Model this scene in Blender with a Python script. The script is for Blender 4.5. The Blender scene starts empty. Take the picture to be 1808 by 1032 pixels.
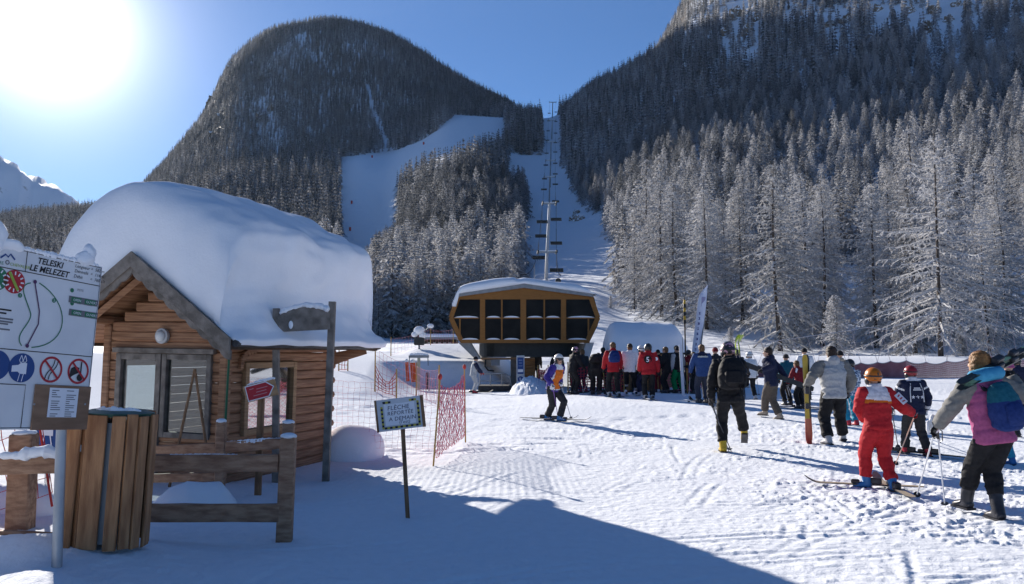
import bpy, bmesh, math, random
import numpy as np
from mathutils import Vector, Matrix, Euler, noise as mnoise

# ------------------------------------------------------------------ camera, sky, sun, exposure
SC = bpy.context.scene
COL = SC.collection
W, H, F = 1808.0, 1032.0, 1406.2
CAM_Z = 1.68
PITCH = math.radians(4.31)
SUN_AZ = math.radians(-30.8)     # from +Y, positive to the right
SUN_EL = math.radians(20.0)

cam_d = bpy.data.cameras.new('camera')
cam = bpy.data.objects.new('camera', cam_d)
COL.objects.link(cam)
cam.location = (0, 0, CAM_Z)
cam.rotation_euler = (math.radians(90) + PITCH, 0, 0)
cam_d.sensor_width = 36.0
cam_d.lens = 28.0
cam_d.clip_start = 0.1
cam_d.clip_end = 20000
SC.camera = cam

world = bpy.data.worlds.new('World')
SC.world = world
world.use_nodes = True
wn = world.node_tree
wn.nodes.clear()
w_out = wn.nodes.new('ShaderNodeOutputWorld')
w_bg = wn.nodes.new('ShaderNodeBackground')
w_sky = wn.nodes.new('ShaderNodeTexSky')
w_sky.sky_type = 'NISHITA'
w_sky.sun_disc = False
w_sky.sun_elevation = SUN_EL
w_sky.sun_rotation = SUN_AZ
w_sky.altitude = 2000
w_sky.air_density = 1.1
w_sky.dust_density = 0.25
w_sky.ozone_density = 8.0
w_bg.inputs['Strength'].default_value = 0.062
# bright air round the sun itself: forward scattering, strongest at the sun and fading within some 25 degrees
w_tc = wn.nodes.new('ShaderNodeTexCoord')
w_dot = wn.nodes.new('ShaderNodeVectorMath'); w_dot.operation = 'DOT_PRODUCT'
w_dot.inputs[1].default_value = (math.sin(SUN_AZ) * math.cos(SUN_EL), math.cos(SUN_AZ) * math.cos(SUN_EL), math.sin(SUN_EL))
w_nrm = wn.nodes.new('ShaderNodeVectorMath'); w_nrm.operation = 'NORMALIZE'
w_acos = wn.nodes.new('ShaderNodeMath'); w_acos.operation = 'ARCCOSINE'; w_acos.use_clamp = False
wn.links.new(w_tc.outputs['Generated'], w_nrm.inputs[0]); wn.links.new(w_nrm.outputs[0], w_dot.inputs[0]); wn.links.new(w_dot.outputs['Value'], w_acos.inputs[0])
def _expo(scale, amp):
    a = wn.nodes.new('ShaderNodeMath'); a.operation = 'MULTIPLY'; a.inputs[1].default_value = -1.0 / math.radians(scale)
    b = wn.nodes.new('ShaderNodeMath'); b.operation = 'EXPONENT'
    c = wn.nodes.new('ShaderNodeMath'); c.operation = 'MULTIPLY'; c.inputs[1].default_value = amp
    wn.links.new(w_acos.outputs[0], a.inputs[0]); wn.links.new(a.outputs[0], b.inputs[0]); wn.links.new(b.outputs[0], c.inputs[0])
    return c
w_e1, w_e2 = _expo(2.3, 42.0), _expo(9.0, 1.7)
w_sum = wn.nodes.new('ShaderNodeMath'); w_sum.operation = 'ADD'
wn.links.new(w_e1.outputs[0], w_sum.inputs[0]); wn.links.new(w_e2.outputs[0], w_sum.inputs[1])
w_add = wn.nodes.new('ShaderNodeMix'); w_add.data_type = 'RGBA'; w_add.blend_type = 'ADD'; w_add.inputs[0].default_value = 1.0
w_col = wn.nodes.new('ShaderNodeVectorMath'); w_col.operation = 'SCALE'; w_col.inputs[0].default_value = (1.0, 0.98, 0.95)
wn.links.new(w_sum.outputs[0], w_col.inputs['Scale'])
wn.links.new(w_sky.outputs[0], w_add.inputs[6]); wn.links.new(w_col.outputs[0], w_add.inputs[7])
wn.links.new(w_add.outputs[2], w_bg.inputs['Color'])
wn.links.new(w_bg.outputs[0], w_out.inputs['Surface'])

sun_d = bpy.data.lights.new('sun', 'SUN')
sun_d.energy = 5.0
sun_d.angle = math.radians(0.55)
sun_d.color = (1.0, 0.93, 0.84)
sun = bpy.data.objects.new('sun', sun_d)
COL.objects.link(sun)
SUN_DIR = Vector((math.sin(SUN_AZ) * math.cos(SUN_EL), math.cos(SUN_AZ) * math.cos(SUN_EL), math.sin(SUN_EL)))
sun.rotation_euler = (-SUN_DIR).to_track_quat('-Z', 'Y').to_euler()
sun.location = (-40, 60, 40)

SC.view_settings.view_transform = 'Standard'
SC.view_settings.look = 'None'
SC.view_settings.exposure = 0.85
SC.view_settings.gamma = 1.0
SC.view_settings.use_curve_mapping = False
try:
    SC.cycles.max_bounces = 6
    SC.cycles.diffuse_bounces = 3
    SC.cycles.glossy_bounces = 3
    SC.cycles.transmission_bounces = 5
    SC.cycles.transparent_max_bounces = 12
    SC.cycles.caustics_reflective = False
    SC.cycles.caustics_refractive = False
    SC.cycles.use_denoising = True
except Exception:
    pass

# ------------------------------------------------------------------ measuring helpers
CP, SP = math.cos(PITCH), math.sin(PITCH)

def P(px, row, Y):
    """point at depth Y seen in the photograph at (px,row)"""
    u = (px - W / 2) / F
    v = (H / 2 - row) / F
    d = (u, CP - v * SP, SP + v * CP)
    s = Y / d[1]
    return Vector((d[0] * s, Y, CAM_Z + d[2] * s))

def Pnp(px, row, Y):
    u = (px - W / 2) / F
    v = (H / 2 - row) / F
    dy = CP - v * SP
    s = Y / dy
    return u * s, Y, CAM_Z + (SP + v * CP) * s

def pix(p):
    x, y, z = p[0], p[1], p[2] - CAM_Z
    f = y * CP + z * SP
    upv = -y * SP + z * CP
    return W / 2 + F * x / f, H / 2 - F * upv / f

def _hash(ix, iy, seed):
    n = (ix * 374761393 + iy * 668265263 + seed * 974634621) & 0x7fffffff
    n = ((n ^ (n >> 13)) * 1274126177) & 0x7fffffff
    n = n ^ (n >> 16)
    return (n & 0xffff) / 65535.0

def vnoise(x, y, seed=0):
    """smooth value noise in [-1,1], vectorised"""
    x = np.asarray(x, dtype=np.float64); y = np.asarray(y, dtype=np.float64)
    xi = np.floor(x).astype(np.int64); yi = np.floor(y).astype(np.int64)
    fx = x - xi; fy = y - yi
    fx = fx * fx * fx * (fx * (fx * 6 - 15) + 10); fy = fy * fy * fy * (fy * (fy * 6 - 15) + 10)
    a = _hash(xi, yi, seed); b = _hash(xi + 1, yi, seed)
    c = _hash(xi, yi + 1, seed); d = _hash(xi + 1, yi + 1, seed)
    return ((a * (1 - fx) + b * fx) * (1 - fy) + (c * (1 - fx) + d * fx) * fy) * 2 - 1

def fbm(x, y, seed=0, oct=4, gain=0.5):
    s = 0.0; amp = 1.0; t = 0.0
    for o in range(oct):
        s = s + amp * vnoise(np.asarray(x) * 2 ** o + 17.3 * o, np.asarray(y) * 2 ** o - 9.1 * o, seed + o)
        t += amp; amp *= gain
    return s / t

def sstep(a, b, x):
    t = np.clip((np.asarray(x, dtype=np.float64) - a) / (b - a), 0, 1)
    return t * t * (3 - 2 * t)

# ------------------------------------------------------------------ near ground height
def gz(x, y):
    x = np.asarray(x, dtype=np.float64); y = np.asarray(y, dtype=np.float64)
    z = 0.05 * fbm(x * 0.16, y * 0.16, 3, 3)
    # low swell under the lift queue
    z = z + 0.20 * sstep(17, 25, y) * sstep(-2, 3, x) * (1 - sstep(29, 33, y) * (1 - sstep(5, 7, x)))
    # groomed shoulder in front of the net on the right
    z = z + 0.32 * sstep(28, 35, y) * sstep(6, 9, x)
    # the piste edge rising on the left
    left = 1 - sstep(-6.4, -4.0, x + 0.12 * (y - 36))
    z = z + 1.6 * sstep(18, 46, y) * left
    # cut snow wall behind the platform beside the station
    wall = sstep(-9, -5, x) * (1 - sstep(-1.6, 0.1, x))
    z = z + (1 - left) * wall * 1.25 * sstep(37.2, 38.1, y)
    z = z + 0.9 * sstep(38, 48, y) * (1 - left)
    # shovelled snow by the sign and the bin
    z = z + 0.26 * np.exp(-(((x + 3.7) / 1.0) ** 2 + ((y - 6.1) / 0.8) ** 2))
    z = z + 0.36 * np.exp(-(((x + 3.0) / 0.55) ** 2 + ((y - 4.9) / 0.45) ** 2))
    z = z + 0.30 * np.exp(-(((x + 6.2) / 1.3) ** 2 + ((y - 7.6) / 1.1) ** 2))
    # drifts round the little hut
    z = z - 0.08 * sstep(9, 12, y) * (1 - sstep(-1.5, 0.5, x)) * (1 - sstep(15, 19, y))
    return z

def gzf(x, y):
    return float(gz(np.array([x]), np.array([y]))[0])

def ground_at(px, row):
    """point of the near ground seen at (px,row)"""
    u = (px - W / 2) / F; v = (H / 2 - row) / F
    d = Vector((u, CP - v * SP, SP + v * CP))
    Y = 25.0
    if d.z < -1e-4:
        Y = min(60.0, -CAM_Z / d.z * d.y)
    for _ in range(40):
        s = Y / d.y
        zz = gzf(d.x * s, Y)
        if d.z > -1e-4:
            break
        Y2 = (zz - CAM_Z) / d.z * d.y
        Y = Y + 0.5 * (max(2, min(60, Y2)) - Y)
    s = Y / d.y
    return Vector((d.x * s, Y, gzf(d.x * s, Y)))

# ------------------------------------------------------------------ materials
MATS = {}
def srgb(r, g, b):
    f = lambda c: (c / 255 / 12.92) if c / 255 <= 0.04045 else ((c / 255 + 0.055) / 1.055) ** 2.4
    return (f(r), f(g), f(b))

def mat(name, col, rough=0.7, col2=None, scale=8.0, stretch=(1, 1, 1), bump=0.0, bscale=40.0, metal=0.0, spec=0.3,
        detail=4.0, mixlo=0.35, mixhi=0.65, coords='Object', bdist=0.02, alpha=None, trans=0.0, bstretch=None, sheen=0.0):
    if name in MATS:
        return MATS[name]
    m = bpy.data.materials.new(name)
    m.use_nodes = True
    nt = m.node_tree
    b = nt.nodes['Principled BSDF']
    b.inputs['Roughness'].default_value = rough
    b.inputs['Metallic'].default_value = metal
    b.inputs['Specular IOR Level'].default_value = spec
    if trans:
        b.inputs['Transmission Weight'].default_value = trans
    if sheen:
        b.inputs['Sheen Weight'].default_value = sheen
    b.inputs['Base Color'].default_value = (*col, 1)
    tc = nt.nodes.new('ShaderNodeTexCoord')
    if col2 is not None:
        mp = nt.nodes.new('ShaderNodeMapping'); mp.inputs['Scale'].default_value = stretch
        nz = nt.nodes.new('ShaderNodeTexNoise'); nz.inputs['Scale'].default_value = scale; nz.inputs['Detail'].default_value = detail
        rp = nt.nodes.new('ShaderNodeValToRGB')
        rp.color_ramp.elements[0].position = mixlo; rp.color_ramp.elements[0].color = (*col, 1)
        rp.color_ramp.elements[1].position = mixhi; rp.color_ramp.elements[1].color = (*col2, 1)
        oi = nt.nodes.new('ShaderNodeObjectInfo')
        ad = nt.nodes.new('ShaderNodeVectorMath'); ad.operation = 'MULTIPLY_ADD'
        ad.inputs[1].default_value = (1, 1, 1)
        vv = nt.nodes.new('ShaderNodeCombineXYZ')
        mu = nt.nodes.new('ShaderNodeMath'); mu.operation = 'MULTIPLY'; mu.inputs[1].default_value = 53.0
        nt.links.new(oi.outputs['Random'], mu.inputs[0])
        for k in range(3):
            nt.links.new(mu.outputs[0], vv.inputs[k])
        nt.links.new(tc.outputs[coords], ad.inputs[0]); nt.links.new(vv.outputs[0], ad.inputs[2])
        nt.links.new(ad.outputs[0], mp.inputs[0]); nt.links.new(mp.outputs[0], nz.inputs[0])
        nt.links.new(nz.outputs['Fac'], rp.inputs[0]); nt.links.new(rp.outputs[0], b.inputs['Base Color'])
    if bump:
        nb = nt.nodes.new('ShaderNodeTexNoise'); nb.inputs['Scale'].default_value = bscale; nb.inputs['Detail'].default_value = 4
        bp = nt.nodes.new('ShaderNodeBump'); bp.inputs['Strength'].default_value = bump; bp.inputs['Distance'].default_value = bdist
        if bstretch:
            mp2 = nt.nodes.new('ShaderNodeMapping'); mp2.inputs['Scale'].default_value = bstretch
            nt.links.new(tc.outputs[coords], mp2.inputs[0]); nt.links.new(mp2.outputs[0], nb.inputs[0])
        else:
            nt.links.new(tc.outputs[coords], nb.inputs[0])
        nt.links.new(nb.outputs['Fac'], bp.inputs['Height']); nt.links.new(bp.outputs[0], b.inputs['Normal'])
    MATS[name] = m
    return m

def snow_material(name, base=(0.84, 0.865, 0.91), coarse=3.0, fine=45.0, strength=0.5, dist=0.03):
    if name in MATS:
        return MATS[name]
    m = bpy.data.materials.new(name); m.use_nodes = True
    nt = m.node_tree; b = nt.nodes['Principled BSDF']
    b.inputs['Roughness'].default_value = 0.55
    b.inputs['Specular IOR Level'].default_value = 0.0
    tc = nt.nodes.new('ShaderNodeTexCoord')
    n1 = nt.nodes.new('ShaderNodeTexNoise'); n1.inputs['Scale'].default_value = coarse; n1.inputs['Detail'].default_value = 6
    n2 = nt.nodes.new('ShaderNodeTexNoise'); n2.inputs['Scale'].default_value = fine; n2.inputs['Detail'].default_value = 3
    ad = nt.nodes.new('ShaderNodeMath'); ad.operation = 'MULTIPLY_ADD'; ad.inputs[1].default_value = 0.22
    for n in (n1, n2):
        nt.links.new(tc.outputs['Object'], n.inputs[0])
    nt.links.new(n2.outputs['Fac'], ad.inputs[0]); nt.links.new(n1.outputs['Fac'], ad.inputs[2])
    bp = nt.nodes.new('ShaderNodeBump'); bp.inputs['Strength'].default_value = strength; bp.inputs['Distance'].default_value = dist
    nt.links.new(ad.outputs[0], bp.inputs['Height']); nt.links.new(bp.outputs[0], b.inputs['Normal'])
    rp = nt.nodes.new('ShaderNodeValToRGB')
    rp.color_ramp.elements[0].position = 0.3; rp.color_ramp.elements[0].color = (base[0] * .95, base[1] * .95, base[2] * .95, 1)
    rp.color_ramp.elements[1].position = 0.7; rp.color_ramp.elements[1].color = (*base, 1)
    nt.links.new(n1.outputs['Fac'], rp.inputs[0]); nt.links.new(rp.outputs[0], b.inputs['Base Color'])
    MATS[name] = m
    return m

# ------------------------------------------------------------------ objects
def link(o, parent=None):
    COL.objects.link(o)
    if parent is not None:
        o.parent = parent
    return o

def mesh_from(name, verts, faces, m=None, smooth=False, parent=None, mats=None, midx=None):
    me = bpy.data.meshes.new(name)
    me.from_pydata([tuple(v) for v in verts], [], faces)
    if m: me.materials.append(m)
    if mats:
        for q in mats: me.materials.append(q)
    if midx is not None:
        me.polygons.foreach_set('material_index', midx)
    if smooth:
        me.polygons.foreach_set('use_smooth', [True] * len(me.polygons))
    me.update()
    return link(bpy.data.objects.new(name, me), parent)

def bm_obj(name, bm, m=None, parent=None, smooth=False, mats=None):
    me = bpy.data.meshes.new(name)
    bmesh.ops.recalc_face_normals(bm, faces=bm.faces)
    bm.to_mesh(me); bm.free()
    if m: me.materials.append(m)
    if mats:
        for q in mats: me.materials.append(q)
    if smooth:
        me.polygons.foreach_set('use_smooth', [True] * len(me.polygons))
        try:
            me.set_sharp_from_angle(angle=math.radians(50))
        except Exception:
            pass
    return link(bpy.data.objects.new(name, me), parent)

def tag(o, label=None, cat=None, group=None, kind=None):
    if label: o['label'] = label
    if cat: o['category'] = cat
    if group: o['group'] = group
    if kind: o['kind'] = kind
    return o

def thing(name, loc, label, cat, group=None, rot=(0, 0, 0)):
    o = bpy.data.objects.new(name, None)
    o.empty_display_size = 0.2
    link(o)
    o.location = loc; o.rotation_euler = rot
    return tag(o, label, cat, group)

def box(bm, size, loc=(0, 0, 0), rot=(0, 0, 0), bevel=0.0, jitter=0.0, rnd=None):
    """box of full size, centred at loc"""
    M = Matrix.Translation(loc) @ Euler(rot).to_matrix().to_4x4() @ Matrix.Diagonal((*size, 1))
    r = bmesh.ops.create_cube(bm, size=1.0, matrix=M)
    vs = r['verts']
    if jitter and rnd:
        for v in vs:
            v.co += Vector((rnd.uniform(-1, 1), rnd.uniform(-1, 1), rnd.uniform(-1, 1))) * jitter
    if bevel:
        es = list({e for v in vs for e in v.link_edges})
        bmesh.ops.bevel(bm, geom=es, offset=bevel, segments=1, affect='EDGES', clamp_overlap=True)
    return vs

def box_obj(name, size, loc, m, parent=None, rot=(0, 0, 0), bevel=0.0, jitter=0.0, rnd=None):
    bm = bmesh.new()
    box(bm, size, (0, 0, 0), (0, 0, 0), bevel, jitter, rnd)
    o = bm_obj(name, bm, m, parent)
    o.location = loc; o.rotation_euler = rot
    return o

def frame_for(d, ref=Vector((0, 1, 0))):
    d = d.normalized()
    a = ref - d * ref.dot(d)
    if a.length < 1e-3:
        a = Vector((1, 0, 0)) - d * d.x
        if a.length < 1e-3:
            a = Vector((0, 0, 1)) - d * d.z
    a.normalize()
    return d.cross(a).normalized(), a      # side, front

def tube(bm, pts, rad, n=8, ref=Vector((0, 1, 0)), cap=True, mi=0, power=1.0):
    """loft along pts; rad entries r or (side, front)"""
    pts = [Vector(p) for p in pts]
    rings = []
    for i, p in enumerate(pts):
        if i == 0: d = pts[1] - p
        elif i == len(pts) - 1: d = p - pts[i - 1]
        else: d = (pts[i + 1] - p).normalized() + (p - pts[i - 1]).normalized()
        if d.length < 1e-6: d = Vector((0, 0, 1))
        s, f = frame_for(d, ref)
        r = rad[i]
        if not isinstance(r, (tuple, list)): r = (r, r)
        ring = []
        for k in range(n):
            a = 2 * math.pi * k / n
            c, q = math.cos(a), math.sin(a)
            if power != 1.0:
                c = math.copysign(abs(c) ** power, c); q = math.copysign(abs(q) ** power, q)
            ring.append(bm.verts.new(p + s * (r[0] * c) + f * (r[1] * q)))
        rings.append(ring)
    for a, b in zip(rings, rings[1:]):
        for k in range(n):
            fc = bm.faces.new((a[k], a[(k + 1) % n], b[(k + 1) % n], b[k])); fc.material_index = mi
    if cap:
        fc = bm.faces.new(list(reversed(rings[0]))); fc.material_index = mi
        fc = bm.faces.new(rings[-1]); fc.material_index = mi
    return rings

def tube_obj(name, pts, rad, m, parent=None, n=8, ref=Vector((0, 1, 0)), smooth=True):
    bm = bmesh.new(); tube(bm, pts, rad, n, ref)
    return bm_obj(name, bm, m, parent, smooth)

def ellipsoid(bm, c, r, rot=None, seg=12, rings=8):
    M = Matrix.Translation(c) @ (rot.to_4x4() if rot is not None else Matrix.Identity(4)) @ Matrix.Diagonal((*r, 1))
    return bmesh.ops.create_uvsphere(bm, u_segments=seg, v_segments=rings, radius=1.0, matrix=M)['verts']

def text_mesh(body, size, shear=0.0, extrude=0.0, align='LEFT', spacing=1.0, res=2, weight=0.0):
    cu = bpy.data.curves.new('lettering', 'FONT')
    cu.body = body; cu.size = size; cu.shear = shear; cu.extrude = extrude
    cu.align_x = align; cu.resolution_u = res; cu.space_character = spacing; cu.offset = weight
    o = bpy.data.objects.new('lettering', cu)
    COL.objects.link(o)
    dg = bpy.context.evaluated_depsgraph_get()
    me = bpy.data.meshes.new_from_object(o.evaluated_get(dg))
    COL.objects.unlink(o); bpy.data.objects.remove(o)
    return me

def text_obj(name, body, size, m, parent, loc, rot=(0, 0, 0), **kw):
    me = text_mesh(body, size, **kw)
    me.materials.clear(); me.materials.append(m)
    o = link(bpy.data.objects.new(name, me), parent)
    o.location = loc; o.rotation_euler = rot
    return o

SNOW = snow_material('snow', coarse=2.2, fine=28.0, strength=0.6, dist=0.03)
SNOW_FIELD = snow_material('trampled_snow', coarse=9.0, fine=70.0, strength=0.55, dist=0.035)
SNOW_HILL = snow_material('hill_snow', base=(0.80, 0.83, 0.88), coarse=0.06, fine=0.5, strength=0.5, dist=1.5)
# ------------------------------------------------------------------ snow field
def build_snow_field():
    rnd = random.Random(4)
    cols = np.concatenate([np.linspace(-5200, -260, 60), np.arange(-240, 2060, 2.6), np.linspace(2080, 6500, 55)])
    r = np.arange(1064, 690, -1.35)
    Yf = F * CAM_Z / (r - 622.0)
    Ys = np.concatenate([np.linspace(-14, 5.2, 26), Yf, np.arange(Yf[-1] + 0.3, 50, 0.32)])
    C = (cols - W / 2) / F
    X = C[None, :] * np.maximum(Ys, 4.5)[:, None]
    Y = np.repeat(Ys[:, None], len(cols), 1)
    Z = gz(X, Y)
    fade = np.clip(1.25 - Y / 40, 0.25, 1)
    # crumbs and skid marks
    trod = sstep(-0.25, 0.35, fbm(X * 0.35, Y * 0.35, 11, 3)) * sstep(-1.5, 2.0, X - 0.04 * Y + 1.0)
    Z += 0.014 * fbm(X * 1.1, Y * 1.1, 21, 3) * fade
    Z += 0.007 * (0.35 + trod) * fbm(X * 4.2 + 0.6 * Y, Y * 3.4, 31, 4) * fade
    lumps = fbm(X * 6.5, Y * 5.0, 41, 3)
    Z += (0.35 + trod) * 0.012 * sstep(0.30, 0.48, lumps) * fade
    fine = fbm(X * 13.0, Y * 10.0, 47, 2)
    Z += (0.3 + trod) * 0.014 * sstep(0.22, 0.40, fine) * fade
    # ski tracks: paired grooves pressed into the snow
    segs = []
    for i in range(130):
        cx, cy = rnd.uniform(-2, 8), 5.5 + 12 * rnd.random() ** 1.4
        a = rnd.choice([rnd.gauss(0.05, 0.1), rnd.gauss(0.9, 0.25), rnd.gauss(0.25, 0.2), rnd.gauss(1.3, 0.2)])
        segs.append((cx, cy, a, rnd.uniform(0.3, 1.5), rnd.choice([rnd.uniform(0.002, 0.006), rnd.uniform(0.004, 0.010)]), rnd.uniform(-0.06, 0.06)))
    for i in range(46):
        cx, cy = rnd.uniform(-7, 8), rnd.uniform(15, 34)
        segs.append((cx, cy, rnd.gauss(0.1, 0.25), rnd.uniform(2, 6), rnd.uniform(0.008, 0.02), rnd.uniform(-0.05, 0.05)))
    for i in range(34):                     # groomed edge on the left, beyond the hut
        cx, cy = rnd.uniform(-8.5, -1.0), rnd.uniform(13.5, 28)
        segs.append((cx, cy, rnd.gauss(0.0, 0.16), rnd.uniform(1.5, 5), rnd.uniform(0.03, 0.06), rnd.uniform(-0.03, 0.03)))
    for (cx, cy, a, L, dep, bend) in segs:
        ca, sa = math.cos(a), math.sin(a)
        row = np.where((Ys > cy - L - 1) & (Ys < cy + L + 1))[0]
        if not len(row): continue
        r0, r1 = row[0], row[-1] + 1
        dx = X[r0:r1] - cx; dy = Y[r0:r1] - cy
        t = dx * ca + dy * sa
        n = -dx * sa + dy * ca + bend * t * t
        along = sstep(-L, -L * 0.8, t) * (1 - sstep(L * 0.8, L, t))
        w = 0.036 if cy < 15 else 0.06
        for off in ((0.0, 0.17) if rnd.random() < 0.6 else (0.0,)):
            q = (n - off) / w
            Z[r0:r1] += along * dep * (-np.exp(-q * q) + 0.75 * np.exp(-((q - 1.7) ** 2)) * (0.75 + 0.25 * vnoise(t * 9, n * 3, 5)))
    # combed corduroy left by the groomer, left of the middle
    cord = sstep(-3.5, -1.0, X) * (1 - sstep(0.2, 1.6, X)) * sstep(9, 10, Y) * (1 - sstep(12, 13, Y))
    Z += 0.003 * cord * np.sin(X * 62 + 0.5 * Y)
    nr, nc = X.shape
    verts = np.stack([X, Y, Z], -1).reshape(-1, 3)
    idx = np.arange(nr * nc).reshape(nr, nc)
    quads = np.stack([idx[:-1, :-1], idx[:-1, 1:], idx[1:, 1:], idx[1:, :-1]], -1).reshape(-1, 4)
    o = grid_object('snow_field', verts, quads, SNOW_FIELD)
    tag(o, kind='structure')
    return o

def grid_object(name, verts, quads, m):
    me = bpy.data.meshes.new(name)
    me.vertices.add(len(verts)); me.vertices.foreach_set('co', verts.astype(np.float32).ravel())
    me.loops.add(len(quads) * 4); me.loops.foreach_set('vertex_index', quads.astype(np.int32).ravel())
    me.polygons.add(len(quads)); me.polygons.foreach_set('loop_start', np.arange(0, len(quads) * 4, 4, dtype=np.int32))
    me.polygons.foreach_set('loop_total', np.full(len(quads), 4, dtype=np.int32))
    me.polygons.foreach_set('use_smooth', np.ones(len(quads), dtype=bool))
    me.update(calc_edges=True); me.validate()
    me.materials.append(m)
    return link(bpy.data.objects.new(name, me))

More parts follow.
